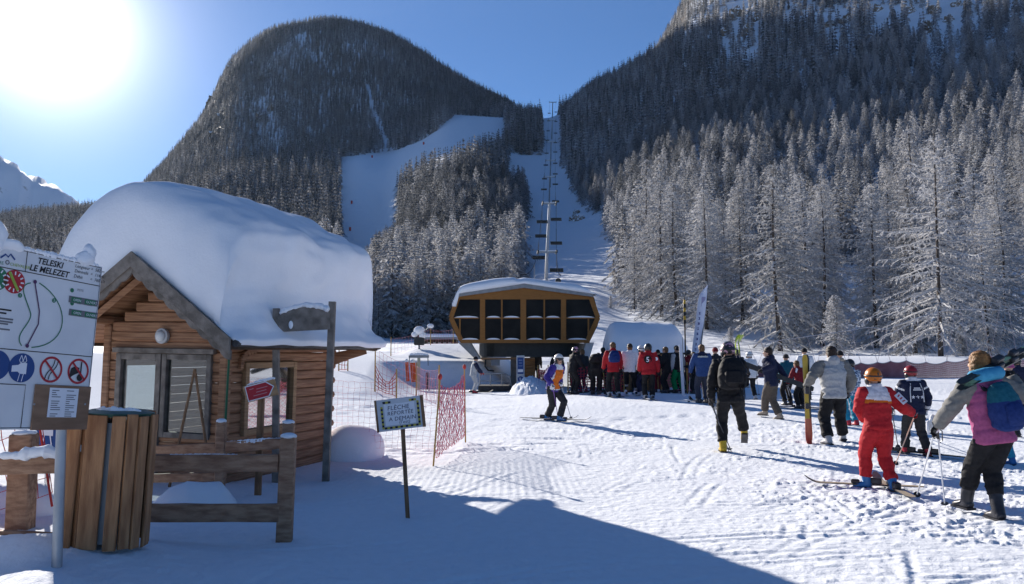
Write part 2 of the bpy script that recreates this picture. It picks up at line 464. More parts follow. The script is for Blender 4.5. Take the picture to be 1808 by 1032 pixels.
# ------------------------------------------------------------------ hills: rows of the ground, column by column, with distance
HT = {
 -900: [(40, 625), (100, 595), (250, 480), (400, 430), (700, 420), (1500, 420), (2500, 440), (4500, 460)],
 -300: [(40, 625), (60, 611), (100, 595), (200, 500), (300, 460), (500, 410), (800, 380), (900, 385), (1100, 420), (1400, 432), (1620, 313), (1740, 285), (1950, 297), (2500, 470), (4500, 480)],
 0:    [(40, 628), (50, 614), (100, 600), (200, 540), (300, 490), (500, 430), (800, 392), (900, 395), (1100, 420), (1400, 432), (1620, 352), (1740, 292), (1950, 304), (2500, 470), (4500, 480)],
 30:   [(40, 628), (50, 614), (100, 600), (200, 540), (300, 490), (500, 430), (800, 388), (900, 391), (1100, 420), (1400, 432), (1620, 360), (1740, 308), (1950, 320), (2500, 470), (4500, 480)],
 62:   [(40, 628), (50, 614), (100, 600), (200, 540), (300, 490), (500, 428), (800, 385), (900, 388), (1100, 420), (1400, 432), (1620, 374), (1740, 337), (1950, 349), (2500, 470), (4500, 480)],
 100:  [(40, 628), (50, 614), (100, 600), (200, 540), (300, 485), (500, 425), (800, 382), (900, 385), (1100, 420), (1400, 432), (1620, 376), (1740, 341), (1950, 353), (2500, 470), (4500, 480)],
 135:  [(40, 628), (50, 614), (100, 600), (200, 540), (300, 482), (500, 422), (800, 378), (900, 382), (1100, 420), (1400, 432), (1620, 393), (1740, 374), (1950, 386), (2500, 470), (4500, 480)],
 200:  [(40, 628), (50, 614), (100, 600), (200, 540), (300, 480), (500, 415), (750, 372), (800, 370), (1000, 390), (1300, 430), (2500, 440), (4500, 450)],
 262:  [(40, 628), (50, 614), (100, 600), (200, 535), (300, 470), (500, 400), (700, 345), (900, 322), (1000, 330), (1300, 400), (2500, 460), (4500, 460)],
 300:  [(40, 628), (50, 614), (100, 600), (200, 530), (300, 460), (500, 375), (640, 320), (780, 292), (900, 283), (1000, 300), (1300, 380), (2500, 460), (4500, 460)],
 345:  [(40, 628), (50, 614), (100, 600), (200, 525), (300, 455), (400, 400), (500, 350), (600, 315), (700, 280), (820, 240), (900, 226), (1000, 240), (1300, 340), (2500, 460), (4500, 460)],
 372:  [(40, 628), (50, 614), (100, 600), (200, 522), (300, 452), (400, 395), (500, 342), (600, 305), (680, 268), (800, 210), (900, 186), (1000, 200), (1300, 310), (2500, 460), (4500, 460)],
 388:  [(40, 628), (50, 614), (100, 600), (200, 520), (300, 450), (400, 390), (500, 335), (570, 310), (640, 275), (740, 210), (840, 160), (900, 140), (1000, 150), (1300, 280), (2500, 460), (4500, 460)],
 412:  [(40, 628), (50, 614), (100, 600), (200, 520), (300, 450), (400, 390), (500, 332), (560, 308), (620, 270), (720, 190), (820, 128), (900, 104), (1000, 112), (1300, 250), (2500, 460), (4500, 460)],
 460:  [(40, 628), (50, 614), (80, 607), (100, 600), (200, 515), (300, 450), (400, 388), (500, 328), (560, 304), (620, 262), (720, 172), (820, 95), (900, 66), (1000, 72), (1300, 210), (2500, 460), (4500, 460)],
 500:  [(40, 628), (50, 614), (80, 607), (120, 580), (200, 510), (300, 450), (400, 388), (500, 325), (560, 302), (620, 258), (720, 160), (820, 80), (900, 51), (1000, 56), (1300, 190), (2500, 460), (4500, 460)],
 570:  [(40, 630), (50, 614), (80, 606), (120, 580), (200, 508), (300, 452), (400, 370), (480, 312), (560, 292), (620, 252), (720, 155), (820, 74), (900, 42), (1000, 46), (1300, 180), (2500, 460), (4500, 460)],
 630:  [(40, 632), (50, 614), (80, 605), (120, 578), (200, 505), (300, 458), (400, 352), (470, 290), (540, 274), (620, 240), (720, 155), (820, 80), (900, 47), (1000, 52), (1300, 180), (2500, 460), (4500, 460)],
 685:  [(40, 634), (50, 615), (80, 608), (112, 602), (135, 585), (200, 504), (300, 446), (380, 366), (450, 302), (520, 282), (560, 270), (620, 238), (720, 160), (820, 94), (900, 66), (1000, 72), (1300, 190), (2500, 460), (4500, 460)],
 735:  [(40, 634), (50, 618), (80, 608), (112, 602), (135, 585), (200, 484), (300, 392), (380, 310), (430, 277), (480, 262), (540, 248), (580, 238), (640, 215), (740, 162), (820, 115), (900, 92), (1000, 100), (1300, 210), (2500, 460), (4500, 460)],
 785:  [(40, 634), (50, 622), (80, 608), (112, 602), (135, 585), (200, 474), (300, 350), (380, 272), (420, 258), (470, 236), (520, 214), (560, 208), (640, 195), (740, 170), (820, 146), (900, 124), (1000, 132), (1300, 230), (2500, 460), (4500, 460)],
 830:  [(40, 634), (50, 622), (80, 608), (112, 602), (135, 585), (200, 469), (300, 350), (380, 270), (420, 256), (470, 234), (520, 214), (560, 208), (640, 200), (740, 185), (820, 168), (900, 152), (1000, 160), (1300, 250), (2500, 460), (4500, 460)],
 880:  [(40, 634), (50, 624), (80, 608), (112, 602), (135, 585), (200, 464), (300, 362), (400, 285), (450, 255), (500, 232), (540, 214), (600, 206), (740, 196), (820, 186), (900, 178), (1000, 184), (1300, 260), (2500, 460), (4500, 460)],
 912:  [(40, 636), (50, 626), (80, 608), (112, 602), (135, 585), (200, 464), (300, 372), (400, 300), (450, 268), (500, 244), (540, 222), (600, 208), (680, 202), (900, 200), (1000, 204), (1300, 270), (2500, 460), (4500, 460)],
 940:  [(40, 638), (60, 616), (100, 545), (150, 498), (200, 452), (280, 388), (350, 325), (420, 286), (480, 256), (540, 226), (590, 207), (650, 203), (800, 225), (1300, 300), (2500, 460), (4500, 460)],
 975:  [(40, 642), (60, 616), (100, 526), (150, 488), (200, 446), (280, 386), (350, 332), (420, 286), (480, 252), (540, 222), (580, 206), (640, 216), (800, 260), (1300, 320), (2500, 460), (4500, 460)],
 1005: [(40, 648), (60, 618), (100, 524), (150, 486), (200, 440), (280, 380), (350, 318), (420, 275), (480, 240), (540, 208), (580, 192), (650, 195), (800, 230), (1300, 320), (2500, 460), (4500, 460)],
 1040: [(40, 652), (60, 622), (100, 524), (150, 484), (200, 438), (280, 366), (350, 304), (420, 255), (500, 198), (600, 162), (680, 160), (800, 180), (1300, 320), (2500, 460), (4500, 460)],
 1100: [(40, 656), (50, 642), (70, 600), (100, 545), (150, 478), (200, 418), (300, 312), (400, 230), (500, 165), (600, 132), (700, 136), (1000, 220), (1300, 320), (4500, 460)],
 1165: [(40, 656), (50, 645), (70, 605), (100, 540), (150, 452), (200, 380), (300, 272), (400, 190), (500, 122), (600, 92), (700, 98), (1000, 200), (1300, 320), (4500, 460)],
 1215: [(40, 656), (50, 646), (70, 608), (100, 535), (150, 432), (200, 356), (300, 242), (400, 150), (500, 70), (560, 25), (640, -5), (750, -20), (1000, 60), (1300, 300), (4500, 460)],
 1400: [(40, 658), (50, 650), (70, 615), (100, 540), (150, 425), (200, 335), (300, 192), (400, 80), (500, -30), (600, -100), (750, -120), (1000, 0), (1300, 200), (4500, 460)],
 1600: [(40, 658), (50, 648), (70, 605), (100, 520), (150, 385), (200, 282), (300, 115), (400, 0), (500, -100), (600, -170), (750, -200), (1000, 40), (1300, 100), (4500, 460)],
 1808: [(40, 656), (50, 640), (70, 580), (100, 475), (150, 325), (200, 212), (300, 50), (400, -60), (500, -150), (700, -250), (900, -170), (1000, 0), (1300, 0), (4500, 460)],
 2600: [(40, 640), (50, 600), (70, 520), (100, 400), (150, 240), (200, 110), (300, -60), (400, -180), (700, -370), (1000, -20), (1300, 0), (4500, 460)],
}
for _c in HT:
    if 250 < _c < 915:      # the domed mountain stands a little further back
        HT[_c] = [(y if y <= 560 or y >= 1300 else 560 + (y - 560) * 1.25, r) for y, r in HT[_c]]
HPX = np.array(sorted(HT), dtype=np.float64)
HY = np.exp(np.linspace(math.log(40), math.log(2600), 180))
HROW = np.stack([np.interp(np.log(HY), [math.log(a) for a, _ in HT[k]], [b for _, b in HT[k]]) for k in sorted(HT)], 1)
def _smooth_rows(a):
    k = np.array([1, 2, 3, 2, 1.0]); k /= k.sum()
    p = np.pad(a, ((2, 2), (0, 0)), mode='edge')
    return sum(k[i] * p[i:i + a.shape[0]] for i in range(5))
HROW = _smooth_rows(HROW)
HCOLS = np.concatenate([np.linspace(-900, -320, 20), np.arange(-300, 2160, 6.0), np.linspace(2180, 2600, 14)])
# cubic-ish interpolation across the columns: linear, then a light blur
HG = np.stack([np.interp(HCOLS, HPX, HROW[i]) for i in range(len(HY))], 0)
_k = np.array([1, 2, 3, 4, 3, 2, 1.0]); _k /= _k.sum()
_p = np.pad(HG, ((0, 0), (3, 3)), mode='edge')
HG = sum(_k[i] * _p[:, i:i + HG.shape[1]] for i in range(7))
_pxg, _yg = np.meshgrid(HCOLS, HY)
HX_, HY_, HZ_ = Pnp(_pxg, HG, _yg)
_rough = sstep(90, 260, HY_)
HZ_ = HZ_ + _rough * (0.006 * HY_) * fbm(HX_ * 0.02, HY_ * 0.02, 61, 4) * sstep(0, 500, np.abs(HX_) + HY_ * 0.4)
_jn = sstep(43, 62, HY_)
HZ_ = (gz(HX_, HY_) - 0.22 * (1 - sstep(48, 50, HY_))) * (1 - _jn) + HZ_ * _jn
_far = sstep(1350, 1650, HY_)
HZ_ = HZ_ + _far * (70 * (0.45 - np.abs(fbm(HX_ * 0.0045, HY_ * 0.0045, 71, 5))) + 14 * fbm(HX_ * 0.03, HY_ * 0.03, 72, 4))

def hill_pt(px, Y):
    """point of the hills for photo column px at depth Y (bilinear in the grid)"""
    i = np.interp(math.log(Y), np.log(HY), np.arange(len(HY)))
    j = np.interp(px, HCOLS, np.arange(len(HCOLS)))
    i0, j0 = min(int(i), len(HY) - 2), min(int(j), len(HCOLS) - 2)
    fi, fj = i - i0, j - j0
    def g(A):
        return (A[i0, j0] * (1 - fi) * (1 - fj) + A[i0 + 1, j0] * fi * (1 - fj) + A[i0, j0 + 1] * (1 - fi) * fj + A[i0 + 1, j0 + 1] * fi * fj)
    return Vector((g(HX_), g(HY_), g(HZ_)))

def hill_pts(px, Y):
    i = np.interp(np.log(Y), np.log(HY), np.arange(len(HY)))
    j = np.interp(px, HCOLS, np.arange(len(HCOLS)))
    i0 = np.minimum(i.astype(int), len(HY) - 2); j0 = np.minimum(j.astype(int), len(HCOLS) - 2)
    fi, fj = i - i0, j - j0
    def g(A):
        return (A[i0, j0] * (1 - fi) * (1 - fj) + A[i0 + 1, j0] * fi * (1 - fj) + A[i0, j0 + 1] * (1 - fi) * fj + A[i0 + 1, j0 + 1] * fi * fj)
    return g(HX_), g(HY_), g(HZ_)

def rock_snow_material():
    m = bpy.data.materials.new('hillside_snow_and_rock'); m.use_nodes = True
    nt = m.node_tree; b = nt.nodes['Principled BSDF']
    b.inputs['Roughness'].default_value = 0.75; b.inputs['Specular IOR Level'].default_value = 0.2
    tc = nt.nodes.new('ShaderNodeTexCoord'); ge = nt.nodes.new('ShaderNodeNewGeometry')
    sx = nt.nodes.new('ShaderNodeSeparateXYZ'); nt.links.new(ge.outputs['Normal'], sx.inputs[0])
    nz = nt.nodes.new('ShaderNodeTexNoise'); nz.inputs['Scale'].default_value = 0.035; nz.inputs['Detail'].default_value = 10; nz.inputs['Roughness'].default_value = 0.65
    nt.links.new(tc.outputs['Object'], nz.inputs[0])
    # rock shows where the slope is steep
    ma = nt.nodes.new('ShaderNodeMath'); ma.operation = 'MULTIPLY_ADD'; ma.inputs[1].default_value = 0.55
    nt.links.new(nz.outputs['Fac'], ma.inputs[0]); nt.links.new(sx.outputs['Z'], ma.inputs[2])
    rp = nt.nodes.new('ShaderNodeValToRGB')
    rp.color_ramp.elements[0].position = 0.90; rp.color_ramp.elements[0].color = (0.12, 0.10, 0.085, 1)
    rp.color_ramp.elements[1].position = 0.98; rp.color_ramp.elements[1].color = (0.80, 0.83, 0.88, 1)
    nt.links.new(ma.outputs[0], rp.inputs[0]); nt.links.new(rp.outputs[0], b.inputs['Base Color'])
    n2 = nt.nodes.new('ShaderNodeTexNoise'); n2.inputs['Scale'].default_value = 0.25; n2.inputs['Detail'].default_value = 8
    nt.links.new(tc.outputs['Object'], n2.inputs[0])
    bp = nt.nodes.new('ShaderNodeBump'); bp.inputs['Strength'].default_value = 0.35; bp.inputs['Distance'].default_value = 2.0
    nt.links.new(n2.outputs['Fac'], bp.inputs['Height']); nt.links.new(bp.outputs[0], b.inputs['Normal'])
    return m

def build_hills():
    nr, nc = HX_.shape
    verts = np.stack([HX_, HY_, HZ_], -1).reshape(-1, 3)
    idx = np.arange(nr * nc).reshape(nr, nc)
    quads = np.stack([idx[:-1, :-1], idx[:-1, 1:], idx[1:, 1:], idx[1:, :-1]], -1).reshape(-1, 4)
    o = grid_object('mountain_slopes', verts, quads, rock_snow_material())
    tag(o, kind='structure')
    # the flat sheet under everything, out to the horizon
    g = mesh_from('ground', [(-3200, -800, -6), (3200, -800, -6), (3200, 2700, -6), (-3200, 2700, -6)], [(0, 1, 2, 3)], SNOW_HILL)
    tag(g, kind='structure')

build_snow_field()
build_hills()

# the cold air of the valley: one even box of thin haze round everything
def build_haze():
    top = float(HZ_.max()) + 30
    bm = bmesh.new(); box(bm, (6600, 3700, top + 8), (0, 950, (top - 8) / 2))
    me = bpy.data.meshes.new('haze'); bm.to_mesh(me); bm.free()
    m = bpy.data.materials.new('thin_valley_haze'); m.use_nodes = True
    nt = m.node_tree; nt.nodes.clear()
    out = nt.nodes.new('ShaderNodeOutputMaterial'); v = nt.nodes.new('ShaderNodeVolumePrincipled')
    v.inputs['Color'].default_value = (0.60, 0.78, 1.0, 1); v.inputs['Density'].default_value = HAZE
    v.inputs['Anisotropy'].default_value = 0.3
    nt.links.new(v.outputs[0], out.inputs['Volume'])
    me.materials.append(m)
    o = link(bpy.data.objects.new('haze', me)); o['kind'] = 'stuff'
    print('haze top', top)
HAZE = 0.000024
build_haze()
# ------------------------------------------------------------------ trees
def crown_material(name, dark, frost, amount, snow=(0.80, 0.83, 0.88)):
    """brown-grey larch twigs, hoar frost over them in patches, snow where a face looks up"""
    m = bpy.data.materials.new(name); m.use_nodes = True
    nt = m.node_tree; b = nt.nodes['Principled BSDF']
    b.inputs['Roughness'].default_value = 0.8; b.inputs['Specular IOR Level'].default_value = 0.1
    tc = nt.nodes.new('ShaderNodeTexCoord'); ge = nt.nodes.new('ShaderNodeNewGeometry'); oi = nt.nodes.new('ShaderNodeObjectInfo')
    nz = nt.nodes.new('ShaderNodeTexNoise'); nz.inputs['Scale'].default_value = 3.5; nz.inputs['Detail'].default_value = 6
    nt.links.new(tc.outputs['Object'], nz.inputs[0])
    # frost share = noise + a tree's own luck
    ad = nt.nodes.new('ShaderNodeMath'); ad.operation = 'MULTIPLY_ADD'; ad.inputs[1].default_value = 0.22
    nt.links.new(oi.outputs['Random'], ad.inputs[0]); nt.links.new(nz.outputs['Fac'], ad.inputs[2])
    rp = nt.nodes.new('ShaderNodeValToRGB')
    lo = 0.82 - amount * 0.5
    rp.color_ramp.elements[0].position = lo - 0.16; rp.color_ramp.elements[0].color = (*dark, 1)
    rp.color_ramp.elements[1].position = lo + 0.10; rp.color_ramp.elements[1].color = (*frost, 1)
    nt.links.new(ad.outputs[0], rp.inputs[0])
    sx = nt.nodes.new('ShaderNodeSeparateXYZ'); nt.links.new(ge.outputs['True Normal'], sx.inputs[0])
    ab = nt.nodes.new('ShaderNodeMath'); ab.operation = 'ABSOLUTE'; nt.links.new(sx.outputs['Z'], ab.inputs[0])
    r2 = nt.nodes.new('ShaderNodeMapRange'); r2.inputs['From Min'].default_value = 0.55; r2.inputs['From Max'].default_value = 0.9
    r2.inputs['To Min'].default_value = 0.0; r2.inputs['To Max'].default_value = 0.15 + 0.9 * amount
    nt.links.new(ab.outputs[0], r2.inputs['Value'])
    mx = nt.nodes.new('ShaderNodeMix'); mx.data_type = 'RGBA'
    nt.links.new(r2.outputs[0], mx.inputs[0]); nt.links.new(rp.outputs[0], mx.inputs[6]); mx.inputs[7].default_value = (*snow, 1)
    nt.links.new(mx.outputs[2], b.inputs['Base Color'])
    tr = nt.nodes.new('ShaderNodeBsdfTranslucent'); nt.links.new(mx.outputs[2], tr.inputs['Color'])
    ms = nt.nodes.new('ShaderNodeMixShader'); ms.inputs[0].default_value = 0.32
    out = nt.nodes['Material Output']
    nt.links.new(b.outputs[0], ms.inputs[1]); nt.links.new(tr.outputs[0], ms.inputs[2]); nt.links.new(ms.outputs[0], out.inputs['Surface'])
    MATS[name] = m
    return m

BARK = mat('larch_bark', (0.055, 0.042, 0.035), 0.9, (0.12, 0.10, 0.09), 6, (1, 1, 0.3), 0.6, 12)
CROWN_FROST = crown_material('frosted_larch_twigs', (0.042, 0.033, 0.027), (0.46, 0.44, 0.43), 0.55)
CROWN_BIG = crown_material('snow_laden_larch_twigs', (0.035, 0.028, 0.023), (0.56, 0.54, 0.53), 0.60, (0.86, 0.88, 0.91))
CROWN_MID = crown_material('half_frosted_twigs', (0.045, 0.038, 0.033), (0.32, 0.31, 0.31), 0.40)
CROWN_DARK = crown_material('dark_pine_foliage', (0.030, 0.033, 0.031), (0.22, 0.22, 0.24), 0.24)

class MeshBuf:
    def __init__(self):
        self.v = []; self.f = []
    def strip(self, pts, ws, side):
        """thin three-sided twig: a ridge line over two edges"""
        b = len(self.v)
        n = len(pts)
        for p, w in zip(pts, ws):
            self.v.append(p + side * w); self.v.append(p - side * w); self.v.append(p + Vector((0, 0, w * 1.1)))
        for i in range(n - 1):
            a = b + 3 * i; c = a + 3
            self.f += [(a, c, c + 2, a + 2), (a + 1, a + 2, c + 2, c + 1), (a, a + 1, c + 1, c)]
    def leafquad(self, a, b, w, up):
        d = (b - a)
        s = d.cross(up)
        if s.length < 1e-5: return
        s = s.normalized() * w
        k = len(self.v)
        m_ = a.lerp(b, 0.45)
        self.v += [a, m_ + s, b, m_ - s]
        self.f += [(k, k + 1, k + 2, k + 3)]
    def mesh(self, name, m):
        me = bpy.data.meshes.new(name)
        me.from_pydata([tuple(x) for x in self.v], [], self.f)
        me.materials.append(m); me.update()
        return me

def trunk_mesh(h, r, rnd, n=7):
    bm = bmesh.new()
    k = 7
    bx, by = rnd.uniform(-.02, .02) * h, rnd.uniform(-.02, .02) * h
    pts = [Vector((bx * math.sin(i / k * 3), by * math.sin(i / k * 2.4), h * i / k)) for i in range(k + 1)]
    rad = [r * (1.25 if i == 0 else 1) * (1 - 0.93 * i / k) + 0.01 for i in range(k + 1)]
    tube(bm, pts, rad, n)
    me = bpy.data.meshes.new('trunk'); bm.to_mesh(me); bm.free()
    me.materials.append(BARK)
    me.polygons.foreach_set('use_smooth', [True] * len(me.polygons))
    return me, pts

def hero_crown(h, spread, rnd, m, start=0.10, dens=1.0, droop=0.55):
    """branch by branch larch: drooping limbs, side sprays and hanging twiglets"""
    B = MeshBuf()
    z = h * start
    ga = rnd.uniform(0, 6)
    while z < h * 0.985:
        t = z / h
        prof = (1 - t) ** 0.85 * (0.55 + 0.45 * min(1, (t - start + 0.12) / 0.22))
        for q in range(rnd.choice([3, 4, 5])):
            ga += 2.399 + rnd.uniform(-.5, .5)
            L = spread * prof * rnd.choice([rnd.uniform(.4, .75), rnd.uniform(.75, 1.05), rnd.uniform(.95, 1.3)]) + 0.12
            d = Vector((math.cos(ga), math.sin(ga), 0)); side = Vector((-d.y, d.x, 0))
            rise = (t - 0.35) * 0.5 + rnd.uniform(-.12, .12)
            k = 7
            pts = []
            wob = rnd.uniform(-.25, .25)
            for i in range(k + 1):
                s = i / k
                zz = L * (rise * s - droop * s * s * (1.15 - t) + 0.22 * s ** 4)
                pts.append(Vector((0, 0, z + rnd.uniform(-.05, .05))) + d * (L * s) + side * (wob * L * s * s) + Vector((0, 0, zz)))
            ws = [0.105 * (1 - i / k * 0.75) * (0.4 + 0.6 * (1 - t)) + 0.010 for i in range(k + 1)]
            B.strip(pts, ws, side)
            # snow lying along the bough
            for i in range(1, k):
                if rnd.random() < .85:
                    a_, b_ = pts[i] + Vector((0, 0, .05)), pts[i + 1] + Vector((0, 0, .04))
                    B.leafquad(a_ - (b_ - a_) * .25, b_, rnd.uniform(.05, .13) * (1.1 - .5 * i / k), Vector((rnd.uniform(-.3, .3), rnd.uniform(-.3, .3), 1)))
            # side sprays
            ns = max(4, int(L * 4.4 * dens))
            for j in range(ns):
                s = 0.04 + 0.96 * (j + rnd.random()) / ns
                i = min(k - 1, int(s * k)); p = pts[i].lerp(pts[i + 1], s * k - i)
                sg = -1 if j % 2 else 1
                l2 = (0.16 + 0.34 * L * (1 - s) ** 0.8 * 0.6 + 0.1) * rnd.uniform(0.6, 1.3)
                dd = (side * sg * rnd.uniform(.55, 1.0) + d * rnd.uniform(.35, .9) + Vector((0, 0, rnd.uniform(-.55, .12)))).normalized()
                e = p + dd * l2 + Vector((0, 0, -0.22 * l2))
                mid = p.lerp(e, 0.5) + Vector((0, 0, 0.05 * l2))
                B.strip([p, mid, e], [0.034, 0.028, 0.008], dd.cross(Vector((0, 0, 1))).normalized())
                for q2 in range(2):
                    s2 = rnd.uniform(.25, 1); pp = p.lerp(e, s2)
                    ee = pp + Vector((rnd.uniform(-.1, .1), rnd.uniform(-.1, .1), -rnd.uniform(.07, .24))) + dd * rnd.uniform(0, .12)
                    B.leafquad(pp, ee, 0.026, Vector((rnd.uniform(-1, 1), rnd.uniform(-1, 1), 0.3)))
        z += (0.24 + 0.17 * (1 - t)) * (h / 14) ** 0.5 / dens ** 0.5 * rnd.uniform(0.8, 1.25)
    return B.mesh('crown', m)

def mid_crown(h, spread, rnd, m, start=0.04, step=0.50, sprays=7):
    """lighter crown for the trees further off: limbs as ragged sprays of thin leaf-shaped faces"""
    B = MeshBuf()
    z = h * start; ga = rnd.uniform(0, 6)
    while z < h * 0.98:
        t = z / h
        prof = (1 - t) ** 0.8
        for q in range(rnd.choice([4, 5, 6])):
            ga += 2.399 + rnd.uniform(-.5, .5)
            L = spread * prof * rnd.choice([rnd.uniform(.35, .7), rnd.uniform(.7, 1.05), rnd.uniform(1.0, 1.4)]) + 0.15
            d = Vector((math.cos(ga), math.sin(ga), 0)); side = Vector((-d.y, d.x, 0))
            p0 = Vector((0, 0, z)); p1 = p0 + d * L * 0.55 + Vector((0, 0, L * (0.12 * (t - .3) - 0.08)))
            p2 = p0 + d * L + Vector((0, 0, -L * 0.42 * (1.1 - t)))
            B.strip([p0, p1, p2], [0.06, 0.05, 0.015], side)
            for j in range(sprays):
                s = rnd.uniform(.2, 1); p = p0.lerp(p1, s * 2) if s < .5 else p1.lerp(p2, s * 2 - 1)
                sg = rnd.choice([-1, 1])
                e = p + (side * sg * rnd.uniform(.3, 1) + d * rnd.uniform(.1, .8)) * (0.18 + L * 0.34) + Vector((0, 0, -L * rnd.uniform(.04, .34) - 0.06))
                B.leafquad(p, e, 0.085 + 0.045 * L, Vector((rnd.uniform(-.6, .6), rnd.uniform(-.6, .6), 1)))
        z += step * (0.55 + 0.6 * (1 - t)) * rnd.uniform(.8, 1.2)
    B.leafquad(Vector((0, 0, h * .93)), Vector((0.03, 0, h * 1.02)), 0.07, Vector((1, 0.3, 0)))
    B.leafquad(Vector((0, 0, h * .93)), Vector((0.03, 0, h * 1.02)), 0.07, Vector((0.2, 1, 0)))
    return B.mesh('crown', m)

def far_crown(h, spread, rnd, m, trunk=True):
    """a few ragged whorls for the woods on the far slopes"""
    B = MeshBuf()
    n = 9
    for i in range(n):
        t = (i + 0.4) / n * 0.96 + 0.04; z = h * t
        L = spread * (1 - t) ** 0.75 + 0.12
        for q in range(6):
            a = q * 1.047 + i * 0.7 + rnd.uniform(-.4, .4)
            d = Vector((math.cos(a), math.sin(a), 0))
            l = L * rnd.uniform(.6, 1.25)
            B.leafquad(Vector((0, 0, z + h * .03)), Vector((0, 0, z)) + d * l - Vector((0, 0, l * rnd.uniform(.2, .75))), l * 0.34, Vector((rnd.uniform(-.4, .4), rnd.uniform(-.4, .4), 1)))
    B.leafquad(Vector((0, 0, h * .86)), Vector((0, 0, h * 1.02)), 0.14, Vector((1, 0.3, 0)))
    if trunk:
        B.strip([Vector((0, 0, -h * .06)), Vector((0, 0, h * .5)), Vector((0, 0, h * .95))], [0.16, 0.10, 0.03], Vector((1, 0, 0)))
    return B.mesh('crown', m)

R = random.Random(12)
HERO = []       # (trunk mesh, crown mesh, height)
for (h, sp, st, de, dr) in ((15, 5.2, 0.12, 0.9, 0.55), (14, 4.0, 0.05, 1.0, 0.8), (16, 4.2, 0.06, 0.95, 0.7), (13, 3.7, 0.07, 1.05, 0.6), (6, 1.5, 0.05, 1.3, 0.6)):
    tm, _ = trunk_mesh(h, 0.0085 * h, R)
    HERO.append((tm, hero_crown(h, sp, R, CROWN_BIG, st, de, dr), h))
MIDS = []
for (h, sp, m_) in ((13, 3.4, CROWN_FROST), (12, 2.9, CROWN_FROST), (14, 3.7, CROWN_FROST), (13, 3.0, CROWN_MID), (14, 3.4, CROWN_MID), (15, 2.6, CROWN_DARK), (13, 2.4, CROWN_DARK)):
    tm, _ = trunk_mesh(h, 0.008 * h, R, 5)
    MIDS.append((tm, mid_crown(h, sp, R, m_), h))

def plant_tree(kind, p, height, label, group, rz, lean=0.0, wide=1.0):
    tm, cm, h0 = kind
    t = thing('larch_tree', p, label, 'tree', group, (R.uniform(-lean, lean), R.uniform(-lean, lean), rz))
    t.scale = (height / h0 * wide, height / h0 * wide, height / h0)
    for nm, me in (('trunk', tm), ('crown', cm)):
        o = bpy.data.objects.new(nm, me); link(o, t)
    return t

# clearings in the woods, outlined on the slope as (px, row) of the ground
C_LEFT = [(601, 279), (650, 272), (700, 266), (742, 250), (771, 232), (802, 203), (895, 209), (890, 224), (866, 230), (826, 243), (790, 255), (750, 266), (731, 277), (692, 297), (688, 325), (705, 354), (701, 384), (672, 405), (652, 428), (640, 445), (600, 445), (603, 413), (614, 404), (614, 384), (601, 357), (602, 305)]
C_LIFT = [(956, 203), (990, 203), (992, 292), (1005, 320), (1020, 356), (1036, 368), (1068, 392), (1078, 425), (1096, 440), (1092, 482), (1078, 525), (1060, 560), (1040, 625), (905, 625), (916, 492), (915, 421), (926, 404), (931, 369), (932, 313), (929, 290), (896, 290), (897, 270), (930, 275), (957, 274), (962, 240)]
CLIFF_FACES = [[(1268, 20), (1310, 0), (1350, 22), (1338, 84), (1280, 84)], [(1592, 0), (1704, 0), (1692, 40), (1652, 98), (1618, 60)], [(1450, 26), (1502, 16), (1512, 58), (1466, 64)], [(1540, 0), (1570, 0), (1560, 40), (1535, 36)], [(372, 232), (384, 200), (400, 196), (408, 256), (382, 266)], [(440, 178), (482, 168), (504, 240), (462, 252)], [(520, 64), (540, 62), (560, 92), (545, 96)]]
GULLIES = [[(643, 150), (651, 150), (665, 200), (688, 255), (681, 266), (662, 225)], [(525, 66), (535, 66), (560, 110), (552, 112)], [(560, 170), (568, 170), (580, 250), (572, 250)], [(535, 215), (545, 215), (555, 262), (545, 262)], [(470, 200), (480, 200), (505, 245), (497, 250)], [(560, 95), (570, 92), (592, 135), (586, 137)], [(893, 210), (901, 210), (903, 245), (897, 250)]]

def inside(poly, x, y):
    c = False; n = len(poly); j = n - 1
    for i in range(n):
        xi, yi = poly[i]; xj, yj = poly[j]
        if (yi > y) != (yj > y) and x < (xj - xi) * (y - yi) / (yj - yi) + xi:
            c = not c
        j = i
    return c

def inside_np(poly, x, y):
    c = np.zeros(len(x), bool); n = len(poly); j = n - 1
    for i in range(n):
        xi, yi = poly[i]; xj, yj = poly[j]
        hit = ((yi > y) != (yj > y)) & (x < (xj - xi) * (y - yi) / (yj - yi + 1e-9) + xi)
        c ^= hit; j = i
    return c

def pix_np(x, y, z):
    z = z - CAM_Z
    f = y * CP + z * SP; u = -y * SP + z * CP
    return W / 2 + F * x / f, H / 2 - F * u / f

